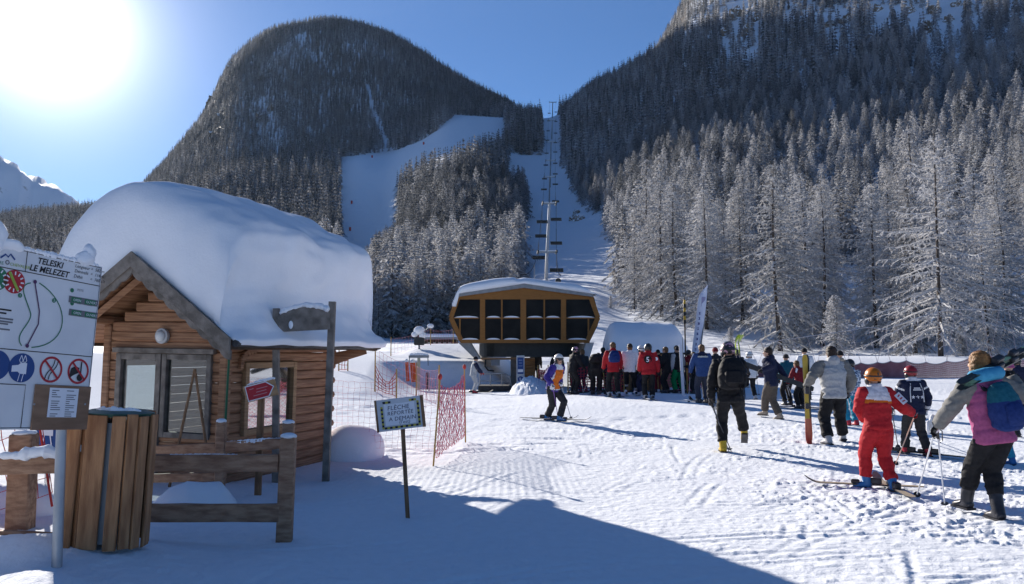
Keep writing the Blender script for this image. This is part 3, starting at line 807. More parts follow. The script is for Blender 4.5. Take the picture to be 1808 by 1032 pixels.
# ------- large trees standing along the right-hand edge and behind the station: (px, Y, top row, kind, label)
EDGE = [
    (1662, 50, 232, 0, 'wide snowy larch with bare trunk base, tallest above the pink net fence'),
    (1378, 66, 284, 1, 'frosted larch in the row of large trees, right of the white feather banner'),
    (1248, 80, 330, 2, 'dense frosted larch whose foot is hidden by the white feather banner'),
    (1196, 86, 318, 1, 'pointed frosted larch standing behind the snow covered shed'),
    (1452, 70, 318, 2, 'slender frosted larch between the two broadest trees on the right'),
    (1120, 98, 408, 3, 'frosted larch nearest the lift piste, left of the snow covered shed'),
    (1548, 66, 322, 3, 'frosted larch just left of the wide snowy larch'),
    (1772, 60, 338, 2, 'frosted larch at the right edge behind the pink net fence'),
    (1475, 56, 520, 4, 'small snowy sapling in front of the large larches'),
    (1312, 84, 330, 3, 'frosted larch filling the gap behind the banner and the broad larch'),
    (1850, 66, 250, 0, 'tall frosted larch cut by the right edge of the view'),
    (1735, 66, 300, 1, 'narrow frosted larch behind the woman with the blue backpack'),
    (1612, 70, 290, 2, 'frosted larch behind the widest larch, to its left'),
    (1420, 80, 300, 2, 'tall frosted larch behind the slender one on the right'),
    (1160, 104, 372, 2, 'frosted larch above the left end of the snow covered shed'),
    (1078, 96, 520, 4, 'small frosted tree beside the right side of the lift station'),
    (690, 118, 490, 1, 'frosted larch behind the drag lift start, left of the station'),
    (735, 122, 455, 3, 'larch whose foot is behind the snow capped lamp post'),
    (668, 116, 505, 2, 'frosted larch beside the right edge of the hut roof snow'),
    (785, 124, 440, 2, 'frosted larch rising left of the station roof'),
    (840, 126, 420, 1, 'frosted larch rising just behind the left part of the station roof'),
    (890, 128, 405, 3, 'frosted larch at the left edge of the lift piste behind the station'),
    (1290, 66, 575, 4, 'snowy shrub sized larch behind the helmeted walker in black'),
    (1590, 54, 560, 4, 'snowy sapling at the foot of the wide larch'),
    (1700, 52, 570, 4, 'low snowy sapling right of the wide larch trunk'),
]
for (px, Y, top, kd, lab) in EDGE:
    g = hill_pt(px, Y)
    _, row = pix(g)
    hgt = (row - top) * Y / F * 1.02
    plant_tree(HERO[kd], g - Vector((0, 0, 0.2)), hgt, lab, 'larches along the edge of the snow field', R.uniform(0, 6.28), 0.02, 1.28 if kd != 0 else 1.12)

# ------- woods: candidates scattered over the slopes, nearest 275 as trees, the rest as one forest
nr = np.random.default_rng(5)
def scatter():
    N = 300000
    # uniform over plan area by wedge: px uniform, Y with density ~ Y
    px = nr.uniform(-450, 2350, N)
    Y = np.sqrt(nr.uniform(46 ** 2, 1080 ** 2, N))
    x, y, z = hill_pts(px, Y)
    bx, brow = pix_np(x, y, z)
    hgt = nr.uniform(8.5, 14.5, N) * np.where(Y > 560, nr.uniform(0.46, 0.98, N), nr.uniform(0.8, 1.12, N)) * np.where(px > 1000, np.where(Y < 125, 1.10, np.where(Y < 330, 0.76, 0.9)), 1.0)
    tx, trow = pix_np(x, y, z + hgt * 1.08)
    ok = np.ones(N, bool)
    for poly in [C_LEFT, C_LIFT]:
        ok &= ~inside_np(poly, bx, brow)
        for fr in (.3, .6, .85, 1.05):
            a_, b_ = pix_np(x, y, z + hgt * fr); ok &= ~inside_np(poly, a_, b_)
    for poly in CLIFF_FACES:
        hit = inside_np(poly, bx, brow)
        for fr in (.5, 1.0):
            a_, b_ = pix_np(x, y, z + hgt * fr); hit |= inside_np(poly, a_, b_)
        ok &= ~((Y > 280) & hit & (nr.uniform(0, 1, N) < np.where(px > 900, .80, .62)))
    for poly in GULLIES:
        ok &= ~((Y > 560) & inside_np(poly, bx, brow) & (nr.uniform(0, 1, N) < (.95 if poly is GULLIES[0] or poly is GULLIES[-1] else .6)))
    # keep the flat by the station and the hut open
    ok &= ~((px < 930) & (Y < 116))
    ok &= ~((px < 640) & (Y < 115))
    ok &= ~((px > 905) & (px < 1095) & (Y < 105))
    ok &= ~((px > 1000) & (Y < np.maximum(52, 92 - (px - 1095) * 0.062)))
    # rock bands and thin woods high on the right
    crag = fbm(x * 0.02, z * 0.03, 83, 3)
    ok &= ~((px > 1180) & (brow < 105) & (brow > -60) & (crag > 0.06) & (nr.uniform(0, 1, N) < .75))
    ok &= ~((px < 480) & (Y > 690) & (crag > 0.12) & (nr.uniform(0, 1, N) < .35))
    thin = fbm(x * 0.024, y * 0.0045, 91, 3)
    ok &= ~((Y > 560) & (thin > 0.30) & (nr.uniform(0, 1, N) < 0.30 + 1.1 * (thin - 0.30)))
    keepd = np.where(Y < 130, 0.9, np.where(Y < 300, 0.75, np.where(Y < 560, 0.7, 0.9)))
    ok &= nr.uniform(0, 1, N) < keepd
    # visible part of the world only, with a margin
    ok &= (tx > -160) & (tx < 1990) & (trow < 700) & (brow > -160)
    i = np.where(ok)[0]
    # blue-noise thinning on a grid
    cell = np.where((Y[i] < 125) & (px[i] > 1000), 9.0, np.where(Y[i] < 300, 3.7, np.where(Y[i] < 560, 3.4, 3.0)))
    key = (np.floor(x[i] / cell).astype(np.int64) * 100003 + np.floor(y[i] / cell).astype(np.int64))
    _, u = np.unique(key, return_index=True)
    i = i[u]
    return x[i], y[i], z[i], hgt[i], bx[i], brow[i]

fx, fy, fz, fh, fbx, fbr = scatter()
order = np.argsort(-(fh / fy))
NTREE = 272
LANDMARKS = [(1150, 'the lift piste edge'), (1215, 'the snow covered shed'), (1262, 'the feather banner'), (1330, 'the walker in black'), (1400, 'the man with red skis'), (1455, 'the upright red skis'), (1510, 'the man in grey'), (1585, 'the orange helmet'), (1660, 'the boy with stars'), (9999, 'the woman in pink')]
ORD = ['leftmost', 'second from left', 'third from left'] + ['%dth from left' % k for k in range(4, 300)]
picked = {}
for i in order[:NTREE]:
    px, row, Y = fbx[i], fbr[i], fy[i]
    if px > 1000:
        tier = "at the wood's foot" if Y < 105 else 'in the second rank' if Y < 135 else 'midway up the slope' if Y < 165 else 'higher up the slope' if Y < 200 else 'high on the slope'
        key = ('frosted larches', tier, 'above ' + next(n for a, n in LANDMARKS if px < a))
    elif px < 560:
        tier = 'in front' if Y < 150 else 'in the second rank' if Y < 185 else 'further back'
        key = ('dark conifers', tier, 'behind the hut' if px > 250 else 'behind the lift board')
    else:
        tier = 'in front' if Y < 145 else 'in the second rank' if Y < 180 else 'further back'
        key = ('frosted larches', tier, 'left of the station' if px < 760 else 'behind the station')
    picked.setdefault(key, []).append(i)
for key, ids in picked.items():
    ids.sort(key=lambda i: fbx[i])
    for rank, i in enumerate(ids):
        p = Vector((fx[i], fy[i], fz[i] - 0.3)); Y = fy[i]
        if Y < 112 and fbx[i] > 1050: kd = HERO[R.choice([1, 2, 3, 1, 2, 0])]
        else: kd = MIDS[R.choice([0, 1, 2, 2, 3])]
        if fbx[i] < 560: kd = MIDS[R.choice([3, 4, 5])]
        if len(ids) == 1: lab = 'only one of %s %s %s' % key
        elif rank == len(ids) - 1: lab = 'rightmost of %s %s %s' % key
        else: lab = '%s of %s %s %s' % ((ORD[rank],) + key)
        plant_tree(kd, p, float(fh[i]) * 1.12, lab, 'larches of the woods on the slopes', R.uniform(0, 6.28), 0.03)

# the rest: points with attributes, instanced by geometry nodes into one forest object
PROTO = bpy.data.collections.new('forest_kinds')
KINDS_F = []
for j, (h, sp, m_) in enumerate(((12, 2.6, CROWN_FROST), (12, 2.3, CROWN_FROST), (12, 2.7, CROWN_MID), (12, 2.4, CROWN_MID), (12, 2.4, CROWN_DARK), (12, 2.1, CROWN_DARK))):
    near = mid_crown(h, sp, R, m_, step=0.62, sprays=6)
    KINDS_F.append(near)
for j, (h, sp, m_) in enumerate(((12, 2.2, CROWN_FROST), (12, 2.3, CROWN_MID), (12, 2.1, CROWN_DARK), (12, 1.8, CROWN_DARK))):
    KINDS_F.append(far_crown(h, sp, R, m_))
for j, me in enumerate(KINDS_F):
    o = bpy.data.objects.new('forest_kind_%02d' % j, me)
    PROTO.objects.link(o)

def thin_at(x, y):
    return fbm(x * 0.024, y * 0.0045, 91, 3)

def build_forest():
    sel = order[NTREE:]
    x, y, z, h, bx, br = fx[sel], fy[sel], fz[sel], fh[sel], fbx[sel], fbr[sel]
    n = len(sel)
    darkness = np.where(bx > 985, 0.16, np.where((bx > 640) & (y < 210), 0.14, np.where(y > 560, 0.78, 0.66)))
    darkness = np.clip(darkness - 0.45 * np.clip(thin_at(x, y), 0, 1) * (y > 560) + np.where((bx > 985) & (y > 210), 0.24, 0) + 0.35 * fbm(x * 0.02, y * 0.02, 77, 3), 0, 1)
    u = nr.uniform(0, 1, n)
    kind = np.zeros(n, np.int32)
    near = y < 330
    v = nr.uniform(0, 1, n)
    kind[near] = np.where(v[near] < darkness[near], np.where(u[near] < .5, 4, 5), np.where(v[near] < darkness[near] + 0.25, np.where(u[near] < .5, 2, 3), np.where(u[near] < .5, 0, 1)))
    f = ~near
    kind[f] = np.where(v[f] < darkness[f], np.where(u[f] < .5, 8, 9), np.where(v[f] < darkness[f] + 0.35, 7, 6))
    me = bpy.data.meshes.new('forest')
    me.vertices.add(n)
    me.vertices.foreach_set('co', np.stack([x, y, z - 0.4], 1).astype(np.float32).ravel())
    for nm, arr, ty in (('kind', kind, 'INT'), ('size', (h / 12 * 1.12).astype(np.float32), 'FLOAT'), ('turn', nr.uniform(0, 6.28, n).astype(np.float32), 'FLOAT')):
        a = me.attributes.new(nm, ty, 'POINT'); a.data.foreach_set('value', arr)
    o = link(bpy.data.objects.new('forest', me))
    tag(o, kind='stuff')
    ng = bpy.data.node_groups.new('forest_nodes', 'GeometryNodeTree')
    ng.interface.new_socket('Geometry', in_out='INPUT', socket_type='NodeSocketGeometry')
    ng.interface.new_socket('Geometry', in_out='OUTPUT', socket_type='NodeSocketGeometry')
    gi = ng.nodes.new('NodeGroupInput'); go = ng.nodes.new('NodeGroupOutput')
    mp = ng.nodes.new('GeometryNodeMeshToPoints')
    ip = ng.nodes.new('GeometryNodeInstanceOnPoints'); ip.inputs['Pick Instance'].default_value = True
    ci = ng.nodes.new('GeometryNodeCollectionInfo'); ci.inputs['Collection'].default_value = PROTO
    ci.inputs['Separate Children'].default_value = True
    def attr(nm, ty):
        a = ng.nodes.new('GeometryNodeInputNamedAttribute'); a.data_type = ty; a.inputs['Name'].default_value = nm
        return a.outputs['Attribute']
    cx = ng.nodes.new('ShaderNodeCombineXYZ')
    L = ng.links.new
    L(attr('turn', 'FLOAT'), cx.inputs['Z'])
    L(gi.outputs[0], mp.inputs[0]); L(mp.outputs[0], ip.inputs['Points'])
    L(ci.outputs[0], ip.inputs['Instance']); L(attr('kind', 'INT'), ip.inputs['Instance Index'])
    L(attr('size', 'FLOAT'), ip.inputs['Scale']); L(cx.outputs[0], ip.inputs['Rotation'])
    L(ip.outputs[0], go.inputs[0])
    md = o.modifiers.new('forest', 'NODES'); md.node_group = ng
    print('forest trees', n, 'candidates', len(fx))
build_forest()
# ------------------------------------------------------------------ shared materials of the made things
WOOD_HUT = mat('varnished_pine', (0.205, 0.098, 0.052), 0.6, (0.40, 0.215, 0.118), 5, (0.5, 0.5, 9), 0.25, 30, bstretch=(1, 1, 8))
WOOD_PALE = mat('pale_new_wood', (0.30, 0.17, 0.085), 0.6, (0.44, 0.27, 0.14), 6, (0.6, 0.6, 8), 0.2, 30)
WOOD_GREY = mat('weathered_wood', (0.12, 0.105, 0.09), 0.8, (0.24, 0.21, 0.185), 7, (1, 1, 1), 0.4, 40)
WOOD_FENCE = mat('fence_wood', (0.22, 0.115, 0.07), 0.75, (0.40, 0.24, 0.15), 6, (1, 4, 4), 0.4, 30)
WOOD_BIN = mat('bin_slat_wood', (0.27, 0.115, 0.048), 0.6, (0.48, 0.235, 0.105), 4, (5, 5, 0.7), 0.35, 25, bstretch=(6, 6, 0.6))
WOOD_STAKE = mat('stake_wood', (0.16, 0.085, 0.045), 0.75, (0.30, 0.17, 0.09), 5, (6, 6, 1), 0.3, 30)
WOOD_DARK = mat('dark_wood', (0.045, 0.03, 0.022), 0.8, (0.09, 0.06, 0.04), 5)
SLATE = mat('roof_covering_dark', (0.04, 0.042, 0.045), 0.7, (0.075, 0.075, 0.08), 9, bump=0.3)
ALU = mat('aluminium_post', (0.30, 0.31, 0.335), 0.45, (0.40, 0.41, 0.43), 4, metal=0.5)
STEEL = mat('galvanised_steel', (0.28, 0.29, 0.30), 0.5, (0.40, 0.41, 0.42), 6, metal=0.6)
BLACK_RUB = mat('black_rubber', (0.02, 0.02, 0.022), 0.7, (0.04, 0.04, 0.042), 8)
WHITE_PANEL = mat('white_sign_face', (0.62, 0.63, 0.66), 0.45, (0.70, 0.71, 0.73), 3)
PAPER = mat('paper', (0.72, 0.73, 0.78), 0.7, (0.78, 0.78, 0.82), 3)
INK = mat('black_print', (0.02, 0.02, 0.025), 0.6)
INK_GREY = mat('grey_print', (0.16, 0.16, 0.18), 0.6)
INK_BLUE = mat('blue_print', (0.015, 0.06, 0.22), 0.5)
INK_RED = mat('red_print', (0.42, 0.02, 0.035), 0.5)
INK_GREEN = mat('green_print', (0.03, 0.17, 0.09), 0.5)
INK_LIME = mat('lime_print', (0.30, 0.40, 0.06), 0.5)
INK_PURPLE = mat('purple_print', (0.085, 0.03, 0.10), 0.5)
INK_YELLOW = mat('yellow_print', (0.48, 0.40, 0.04), 0.5)
PLYWOOD = mat('brown_plywood', (0.20, 0.115, 0.07), 0.7, (0.27, 0.16, 0.10), 5, (1, 1, 4))
NET_PINK = mat('pink_netting', (0.58, 0.12, 0.18), 0.7)
NET_PALE = mat('pale_pink_netting', (0.62, 0.26, 0.32), 0.7)
NET_RED = mat('red_netting', (0.46, 0.05, 0.045), 0.7)
POLE_BAMBOO = mat('yellow_net_pole', (0.38, 0.22, 0.06), 0.6, (0.48, 0.30, 0.10), 6)
ORANGE_RED = mat('orange_red_pad', (0.52, 0.07, 0.02), 0.6, (0.60, 0.10, 0.03), 6)

def glass_material(name, refl=0.35, tint=(0.75, 0.8, 0.8), gain=0.5):
    m = bpy.data.materials.new(name); m.use_nodes = True
    nt = m.node_tree; nt.nodes.clear()
    out = nt.nodes.new('ShaderNodeOutputMaterial'); mx = nt.nodes.new('ShaderNodeMixShader')
    tr = nt.nodes.new('ShaderNodeBsdfTransparent'); tr.inputs[0].default_value = (*tint, 1)
    gl = nt.nodes.new('ShaderNodeBsdfGlossy'); gl.inputs['Roughness'].default_value = 0.03
    lw = nt.nodes.new('ShaderNodeLayerWeight'); lw.inputs[0].default_value = 0.5
    mr = nt.nodes.new('ShaderNodeMapRange'); mr.inputs['To Min'].default_value = refl; mr.inputs['To Max'].default_value = min(1, refl + gain)
    nt.links.new(lw.outputs['Facing'], mr.inputs['Value']); nt.links.new(mr.outputs[0], mx.inputs[0])
    nt.links.new(tr.outputs[0], mx.inputs[1]); nt.links.new(gl.outputs[0], mx.inputs[2]); nt.links.new(mx.outputs[0], out.inputs[0])
    return m
GLASS = glass_material('hut_window_glass', 0.04, (0.82, 0.86, 0.86), 0.2)
GLASS_SIDE = glass_material('hut_side_window_glass', 0.38, (0.6, 0.65, 0.65))

def snow_blob(name, pts, rad, parent=None, n=10, seed=0, amp=0.25, flat=0.6):
    """lumpy snow lying along a line"""
    bm = bmesh.new()
    dens = []
    for a, b in zip(pts, pts[1:]):
        a, b = Vector(a), Vector(b); k = max(2, int((b - a).length / (max(rad) * 0.5)))
        dens += [a.lerp(b, i / k) for i in range(k)]
    dens.append(Vector(pts[-1]))
    rr = []
    for i in range(len(dens)):
        t = i / (len(dens) - 1); q = t * (len(rad) - 1); j = min(len(rad) - 2, int(q))
        r = rad[j] * (1 - q + j) + rad[j + 1] * (q - j)
        r *= (1 + amp * math.sin(i * 1.7 + seed) * math.sin(i * 0.63 + 2 * seed)) * (0.35 if i in (0, len(dens) - 1) else 1)
        rr.append((r, r))
    tube(bm, dens, rr, n, Vector((0, 0, 1)))
    for v in bm.verts:
        nn = mnoise.noise_vector(v.co * (0.5 / max(rad)) + Vector((seed, 0, 0)))
        v.co += nn * max(rad) * amp
    bmesh.ops.subdivide_edges(bm, edges=bm.edges, cuts=1, use_grid_fill=True, smooth=0.6)
    return bm_obj(name, bm, SNOW, parent, True)

# ------------------------------------------------------------------ the little log hut
HUT_O = Vector((-3.82, 10.6, -0.10))
HUT_YAW = math.radians(-18)
HUT_RX, HUT_RY = Vector((math.cos(HUT_YAW), math.sin(HUT_YAW), 0)), Vector((-math.sin(HUT_YAW), math.cos(HUT_YAW), 0))
HW, HL = 1.95, 2.55
XM = -HW / 2
RIDGE, SLOPE = 2.97, 0.70

def roof_z(x):
    return RIDGE - SLOPE * abs(x - XM)

def build_hut():
    rnd = random.Random(8)
    hut = thing('log_hut', HUT_O, 'small varnished log hut buried under a huge cap of snow', 'hut', None, (0, math.radians(1.0), HUT_YAW))
    T = 0.075; ph = 0.135
    def plank(x0, x1, z, axis, off, hgt=ph):
        L = x1 - x0
        if L < 0.03: return
        bm = bmesh.new()
        # round-faced siding log: five-sided profile facing outwards
        prof = [(-0.035, 0.002), (0.012, 0.002), (0.027, hgt * 0.16), (0.029, hgt * 0.84), (0.012, hgt - 0.004), (-0.035, hgt - 0.004)]
        a = [bm.verts.new((0, p[0] + rnd.uniform(-.003, .003), p[1])) for p in prof]
        b = [bm.verts.new((L, p[0] + rnd.uniform(-.003, .003), p[1])) for p in prof]
        for i in range(6):
            bm.faces.new((a[i], a[(i + 1) % 6], b[(i + 1) % 6], b[i]))
        bm.faces.new(list(reversed(a))); bm.faces.new(b)
        o = bm_obj('plank', bm, WOOD_HUT, hut)
        if axis == 'front':      # runs along x, faces -y
            o.location = (x1, off, z); o.rotation_euler = (0, 0, math.pi)
        elif axis == 'back':
            o.location = (x0, off, z)
        elif axis == 'right':    # runs along y, faces +x
            o.location = (off, x1, z); o.rotation_euler = (0, 0, -math.pi / 2)
        else:
            o.location = (off, x0, z); o.rotation_euler = (0, 0, math.pi / 2)
    def segs(lo, hi, z, openings):
        out = [(lo, hi)]
        for (a, b, z0, z1) in openings:
            if z + ph * 0.5 > z0 and z + ph * 0.5 < z1:
                n = []
                for (s, e) in out:
                    if b <= s or a >= e: n.append((s, e)); continue
                    if a > s: n.append((s, a))
                    if b < e: n.append((b, e))
                out = n
        return out
    F_OPEN = [(-1.76, -1.02, 0.10, 1.74), (-0.98, -0.18, 0.64, 1.74)]
    R_OPEN = [(0.33, 1.56, 0.66, 1.62)]
    L_OPEN = [(0.20, 1.18, 0.66, 1.62)]
    z = 0.02
    while z < RIDGE - 0.25:
        half = (RIDGE - 0.16 - (z + ph)) / SLOPE
        lo, hi = max(-HW, XM - half), min(0, XM + half)
        if hi - lo > 0.15:
            for s, e in segs(lo, hi, z, F_OPEN): plank(s, e, z, 'front', 0.0)
            plank(lo, hi, z, 'back', HL)
        if z + ph < roof_z(0) - 0.12:
            for s, e in segs(0.04, HL - 0.04, z, R_OPEN): plank(s, e, z, 'right', 0.0)
            for s, e in segs(0.04, HL - 0.04, z, L_OPEN): plank(s, e, z, 'left', -HW)
        z += ph
    box_obj('floor', (HW - 0.1, HL - 0.1, 0.06), (XM, HL / 2, 0.02), WOOD_DARK, hut)
    for (x, y) in ((0, 0), (-HW, 0), (0, HL), (-HW, HL)):          # corner posts
        box_obj('corner_post', (0.12, 0.12, roof_z(x) - 0.16), (x, y, (roof_z(x) - 0.16) / 2 + 0.0), WOOD_HUT, hut, bevel=0.015)
    # crossing log ends at the visible back corner
    for k in range(8):
        tube_obj('log_end', [(0.0, HL - 0.03, 0.16 + 0.27 * k * 0.86), (0.0, HL + 0.17, 0.16 + 0.27 * k * 0.86)], [0.062, 0.058], WOOD_HUT, hut, 8)
    # front opening: a jamb set in grey planed wood, glass door left, fixed pane right
    fr = WOOD_GREY
    def frame(name, x0, x1, z0, z1, axis, off, w=0.07, d=0.11, m=fr, glass=GLASS):
        f = bpy.data.objects.new(name, bpy.data.meshes.new(name))
        bm = bmesh.new()
        W_, H_ = x1 - x0, z1 - z0
        box(bm, (w, d, H_), (x0 + w / 2, 0, (z0 + z1) / 2), bevel=0.006)
        box(bm, (w, d, H_), (x1 - w / 2, 0, (z0 + z1) / 2), bevel=0.006)
        box(bm, (W_ - 2 * w, d - 0.004, w), ((x0 + x1) / 2, 0, z1 - w / 2), bevel=0.006)
        box(bm, (W_ - 2 * w, d - 0.004, w), ((x0 + x1) / 2, 0, z0 + w / 2), bevel=0.006)
        bm.to_mesh(f.data); bm.free(); f.data.materials.append(m)
        link(f, hut)
        p = box_obj('pane', (W_ - 2 * w + 0.02, 0.008, H_ - 2 * w + 0.02), ((x0 + x1) / 2, 0.0, (z0 + z1) / 2), glass, f)
        if axis == 'front': f.location = (0, off, 0)
        elif axis == 'right':
            f.location = (off, 0, 0); f.rotation_euler = (0, 0, math.pi / 2)
        return f
    frame('window', -0.98, -0.18, 0.62, 1.74, 'front', -0.015, 0.075)
    # a door with glass above a wooden lower panel
    d = frame('door', -1.76, -1.0, 0.10, 1.74, 'front', -0.015, 0.085)
    bm = bmesh.new(); box(bm, (0.58, 0.05, 0.52), (-1.38, 0.0, 0.45)); bm_obj('door_panel', bm, WOOD_HUT, d)
    tube_obj('handle', [(-1.10, -0.07, 0.98), (-1.10, -0.10, 0.98), (-1.20, -0.10, 0.98)], [0.010, 0.010, 0.010], STEEL, d, 6)
    box_obj('lintel', (1.68, 0.09, 0.07), (-0.97, -0.05, 1.78), WOOD_GREY, hut, bevel=0.006)
    frame('window', 0.33, 1.56, 0.64, 1.64, 'right', 0.02, 0.085, 0.13, WOOD_PALE, GLASS_SIDE)
    frame('window', 0.20, 1.18, 0.64, 1.64, 'right', -HW, 0.085, 0.13, WOOD_PALE, GLASS)
    # roof: two boarded slopes
    Y0, Y1 = -0.68, HL + 0.52
    XO = 0.56
    for sgn in (-1, 1):
        run = HW / 2 + XO
        bm = bmesh.new()
        x0, x1 = XM, XM + sgn * run
        z0, z1 = RIDGE, RIDGE - SLOPE * run
        th = 0.05
        vs = [bm.verts.new(p) for p in ((x0, Y0, z0), (x1, Y0, z1), (x1, Y1, z1), (x0, Y1, z0), (x0, Y0, z0 + th), (x1, Y0, z1 + th), (x1, Y1, z1 + th), (x0, Y1, z0 + th))]
        for f in ((0, 1, 2, 3), (4, 7, 6, 5), (0, 4, 5, 1), (1, 5, 6, 2), (2, 6, 7, 3), (3, 7, 4, 0)): bm.faces.new([vs[i] for i in f])
        roof = bm_obj('roof', bm, SLATE, hut)
        # soffit boards under the slope, running along the ridge
        n = 11; w = run / n
        for i in range(n):
            xa = XM + sgn * (i * w + 0.004); xb = XM + sgn * ((i + 1) * w - 0.004)
            za, zb = roof_z(xa) - 0.004, roof_z(xb) - 0.004
            bm = bmesh.new(); t2 = 0.022
            q = [bm.verts.new(p) for p in ((xa, Y0 + .03, za), (xb, Y0 + .03, zb), (xb, Y1 - .03, zb), (xa, Y1 - .03, za), (xa, Y0 + .03, za - t2), (xb, Y0 + .03, zb - t2), (xb, Y1 - .03, zb - t2), (xa, Y1 - .03, za - t2))]
            for f in ((0, 1, 2, 3), (4, 7, 6, 5), (0, 4, 5, 1), (1, 5, 6, 2), (2, 6, 7, 3), (3, 7, 4, 0)): bm.faces.new([q[j] for j in f])
            bm_obj('soffit_board', bm, WOOD_HUT, roof)
        # barge boards: a wide upper board and a scalloped lower one
        L = math.hypot(run, SLOPE * run); ang = math.atan(SLOPE)
        def barge(dz, h, yy, th, scal, name, m):
            bm = bmesh.new(); N = 36
            top, bot = [], []
            for i in range(N + 1):
                s = i / N
                x = XM + sgn * (run + 0.03) * s; zt = RIDGE + 0.06 - SLOPE * (run + 0.03) * s + dz
                b = h + (scal * abs(math.sin(s * math.pi * 9)) if scal else 0)
                top.append((x, zt)); bot.append((x, zt - b))
            ring = top + bot[::-1]
            fa = [bm.verts.new((x, yy, z)) for x, z in ring]; fb = [bm.verts.new((x, yy + th, z)) for x, z in ring]
            m2 = len(ring)
            for i in range(N):
                bm.faces.new((fa[i], fa[i + 1], fa[m2 - 2 - i], fa[m2 - 1 - i])); bm.faces.new((fb[i + 1], fb[i], fb[m2 - 1 - i], fb[m2 - 2 - i]))
            for i in range(m2):
                j = (i + 1) % m2
                bm.faces.new((fa[j], fa[i], fb[i], fb[j]))
            bm_obj(name, bm, m, roof)
        barge(0.03, 0.20, Y0 - 0.035, 0.03, 0, 'barge_board', WOOD_GREY)
        barge(-0.13, 0.11, Y0 - 0.003, 0.028, 0.035, 'scalloped_board', WOOD_GREY)
        # rafters by the gable wall
        a = Vector((XM + sgn * 0.05, -0.34, roof_z(XM) - 0.13)); b = Vector((XM + sgn * (HW / 2 + 0.35), -0.34, roof_z(XM + sgn * (HW / 2 + 0.35)) - 0.10))
        bm = bmesh.new(); tube(bm, [a, b], [(0.05, 0.07)] * 2, 4, Vector((0, 1, 0))); bm_obj('rafter', bm, WOOD_HUT, hut)
        # eave fascia
        zf = RIDGE - SLOPE * run
        box_obj('fascia', (0.03, Y1 - Y0, 0.11), (XM + sgn * (run + 0.016), (Y0 + Y1) / 2, zf - 0.02), WOOD_DARK, roof)
        tube_obj('gutter', [(XM + sgn * (run + 0.07), Y0 + 0.02, zf + 0.0), (XM + sgn * (run + 0.07), Y1 + 0.05, zf - 0.02)], [0.045, 0.045], SLATE, roof, 8)
        # wall plate with a curved bracket end under the eave
        tube_obj('wall_plate', [(sgn * 0 + (0 if sgn > 0 else -HW), -0.52, roof_z(0) - 0.10), ((0 if sgn > 0 else -HW), Y1 - 0.02, roof_z(0) - 0.10)], [0.07, 0.07], WOOD_HUT, hut, 8)
    tube_obj('ridge_beam', [(XM, -0.55, RIDGE - 0.11), (XM, HL + 0.4, RIDGE - 0.11)], [0.075, 0.075], WOOD_HUT, hut, 8)
    bm = bmesh.new()
    for k in range(7):
        a = k / 6 * math.pi / 2
        box(bm, (0.10, 0.055, 0.09), (0.03 + 0.0, 0.30 + 0.27 * (1 - math.cos(a)) - 0.05, 1.60 + 0.27 * math.sin(a) * 0.75), (a * 0.6, 0, 0))
    bm_obj('bracket', bm, WOOD_HUT, hut)
    bm = bmesh.new()
    tube(bm, [(0.02, HL + 0.10, 1.66), (0.25, HL + 0.22, 1.74), (0.52, HL + 0.34, 1.80)], [(0.05, 0.12), (0.055, 0.09), (0.05, 0.05)], 6, Vector((0, 0, 1)))
    bm_obj('bracket', bm, WOOD_HUT, hut, True)
    bm = bmesh.new()
    tube(bm, [(0.56, HL + 0.0, 1.88), (0.62, HL + 0.45, 1.86)], [(0.06, 0.07), (0.06, 0.07)], 6); bm_obj('beam_end', bm, WOOD_DARK, hut)
    # bulkhead lamp on the gable
    lampm = mat('frosted_lamp_glass', (0.55, 0.57, 0.58), 0.35, (0.65, 0.66, 0.66), 6)
    bm = bmesh.new(); tube(bm, [(0, 0, 0), (0, -0.045, 0), (0, -0.05, 0)], [0.105, 0.105, 0.08], 20, Vector((0, 0, 1)))
    lamp = bm_obj('lamp', bm, mat('lamp_rim', (0.42, 0.43, 0.44), 0.5), hut, True); lamp.location = (-0.99, -0.045, 1.98)
    bm = bmesh.new(); ellipsoid(bm, (0, -0.05, 0), (0.078, 0.055, 0.078)); bm_obj('lamp_glass', bm, lampm, lamp, True)
    return hut
HUT = build_hut()

def hut_pt(x, y, z):
    return HUT.matrix_basis @ Vector((x, y, z))

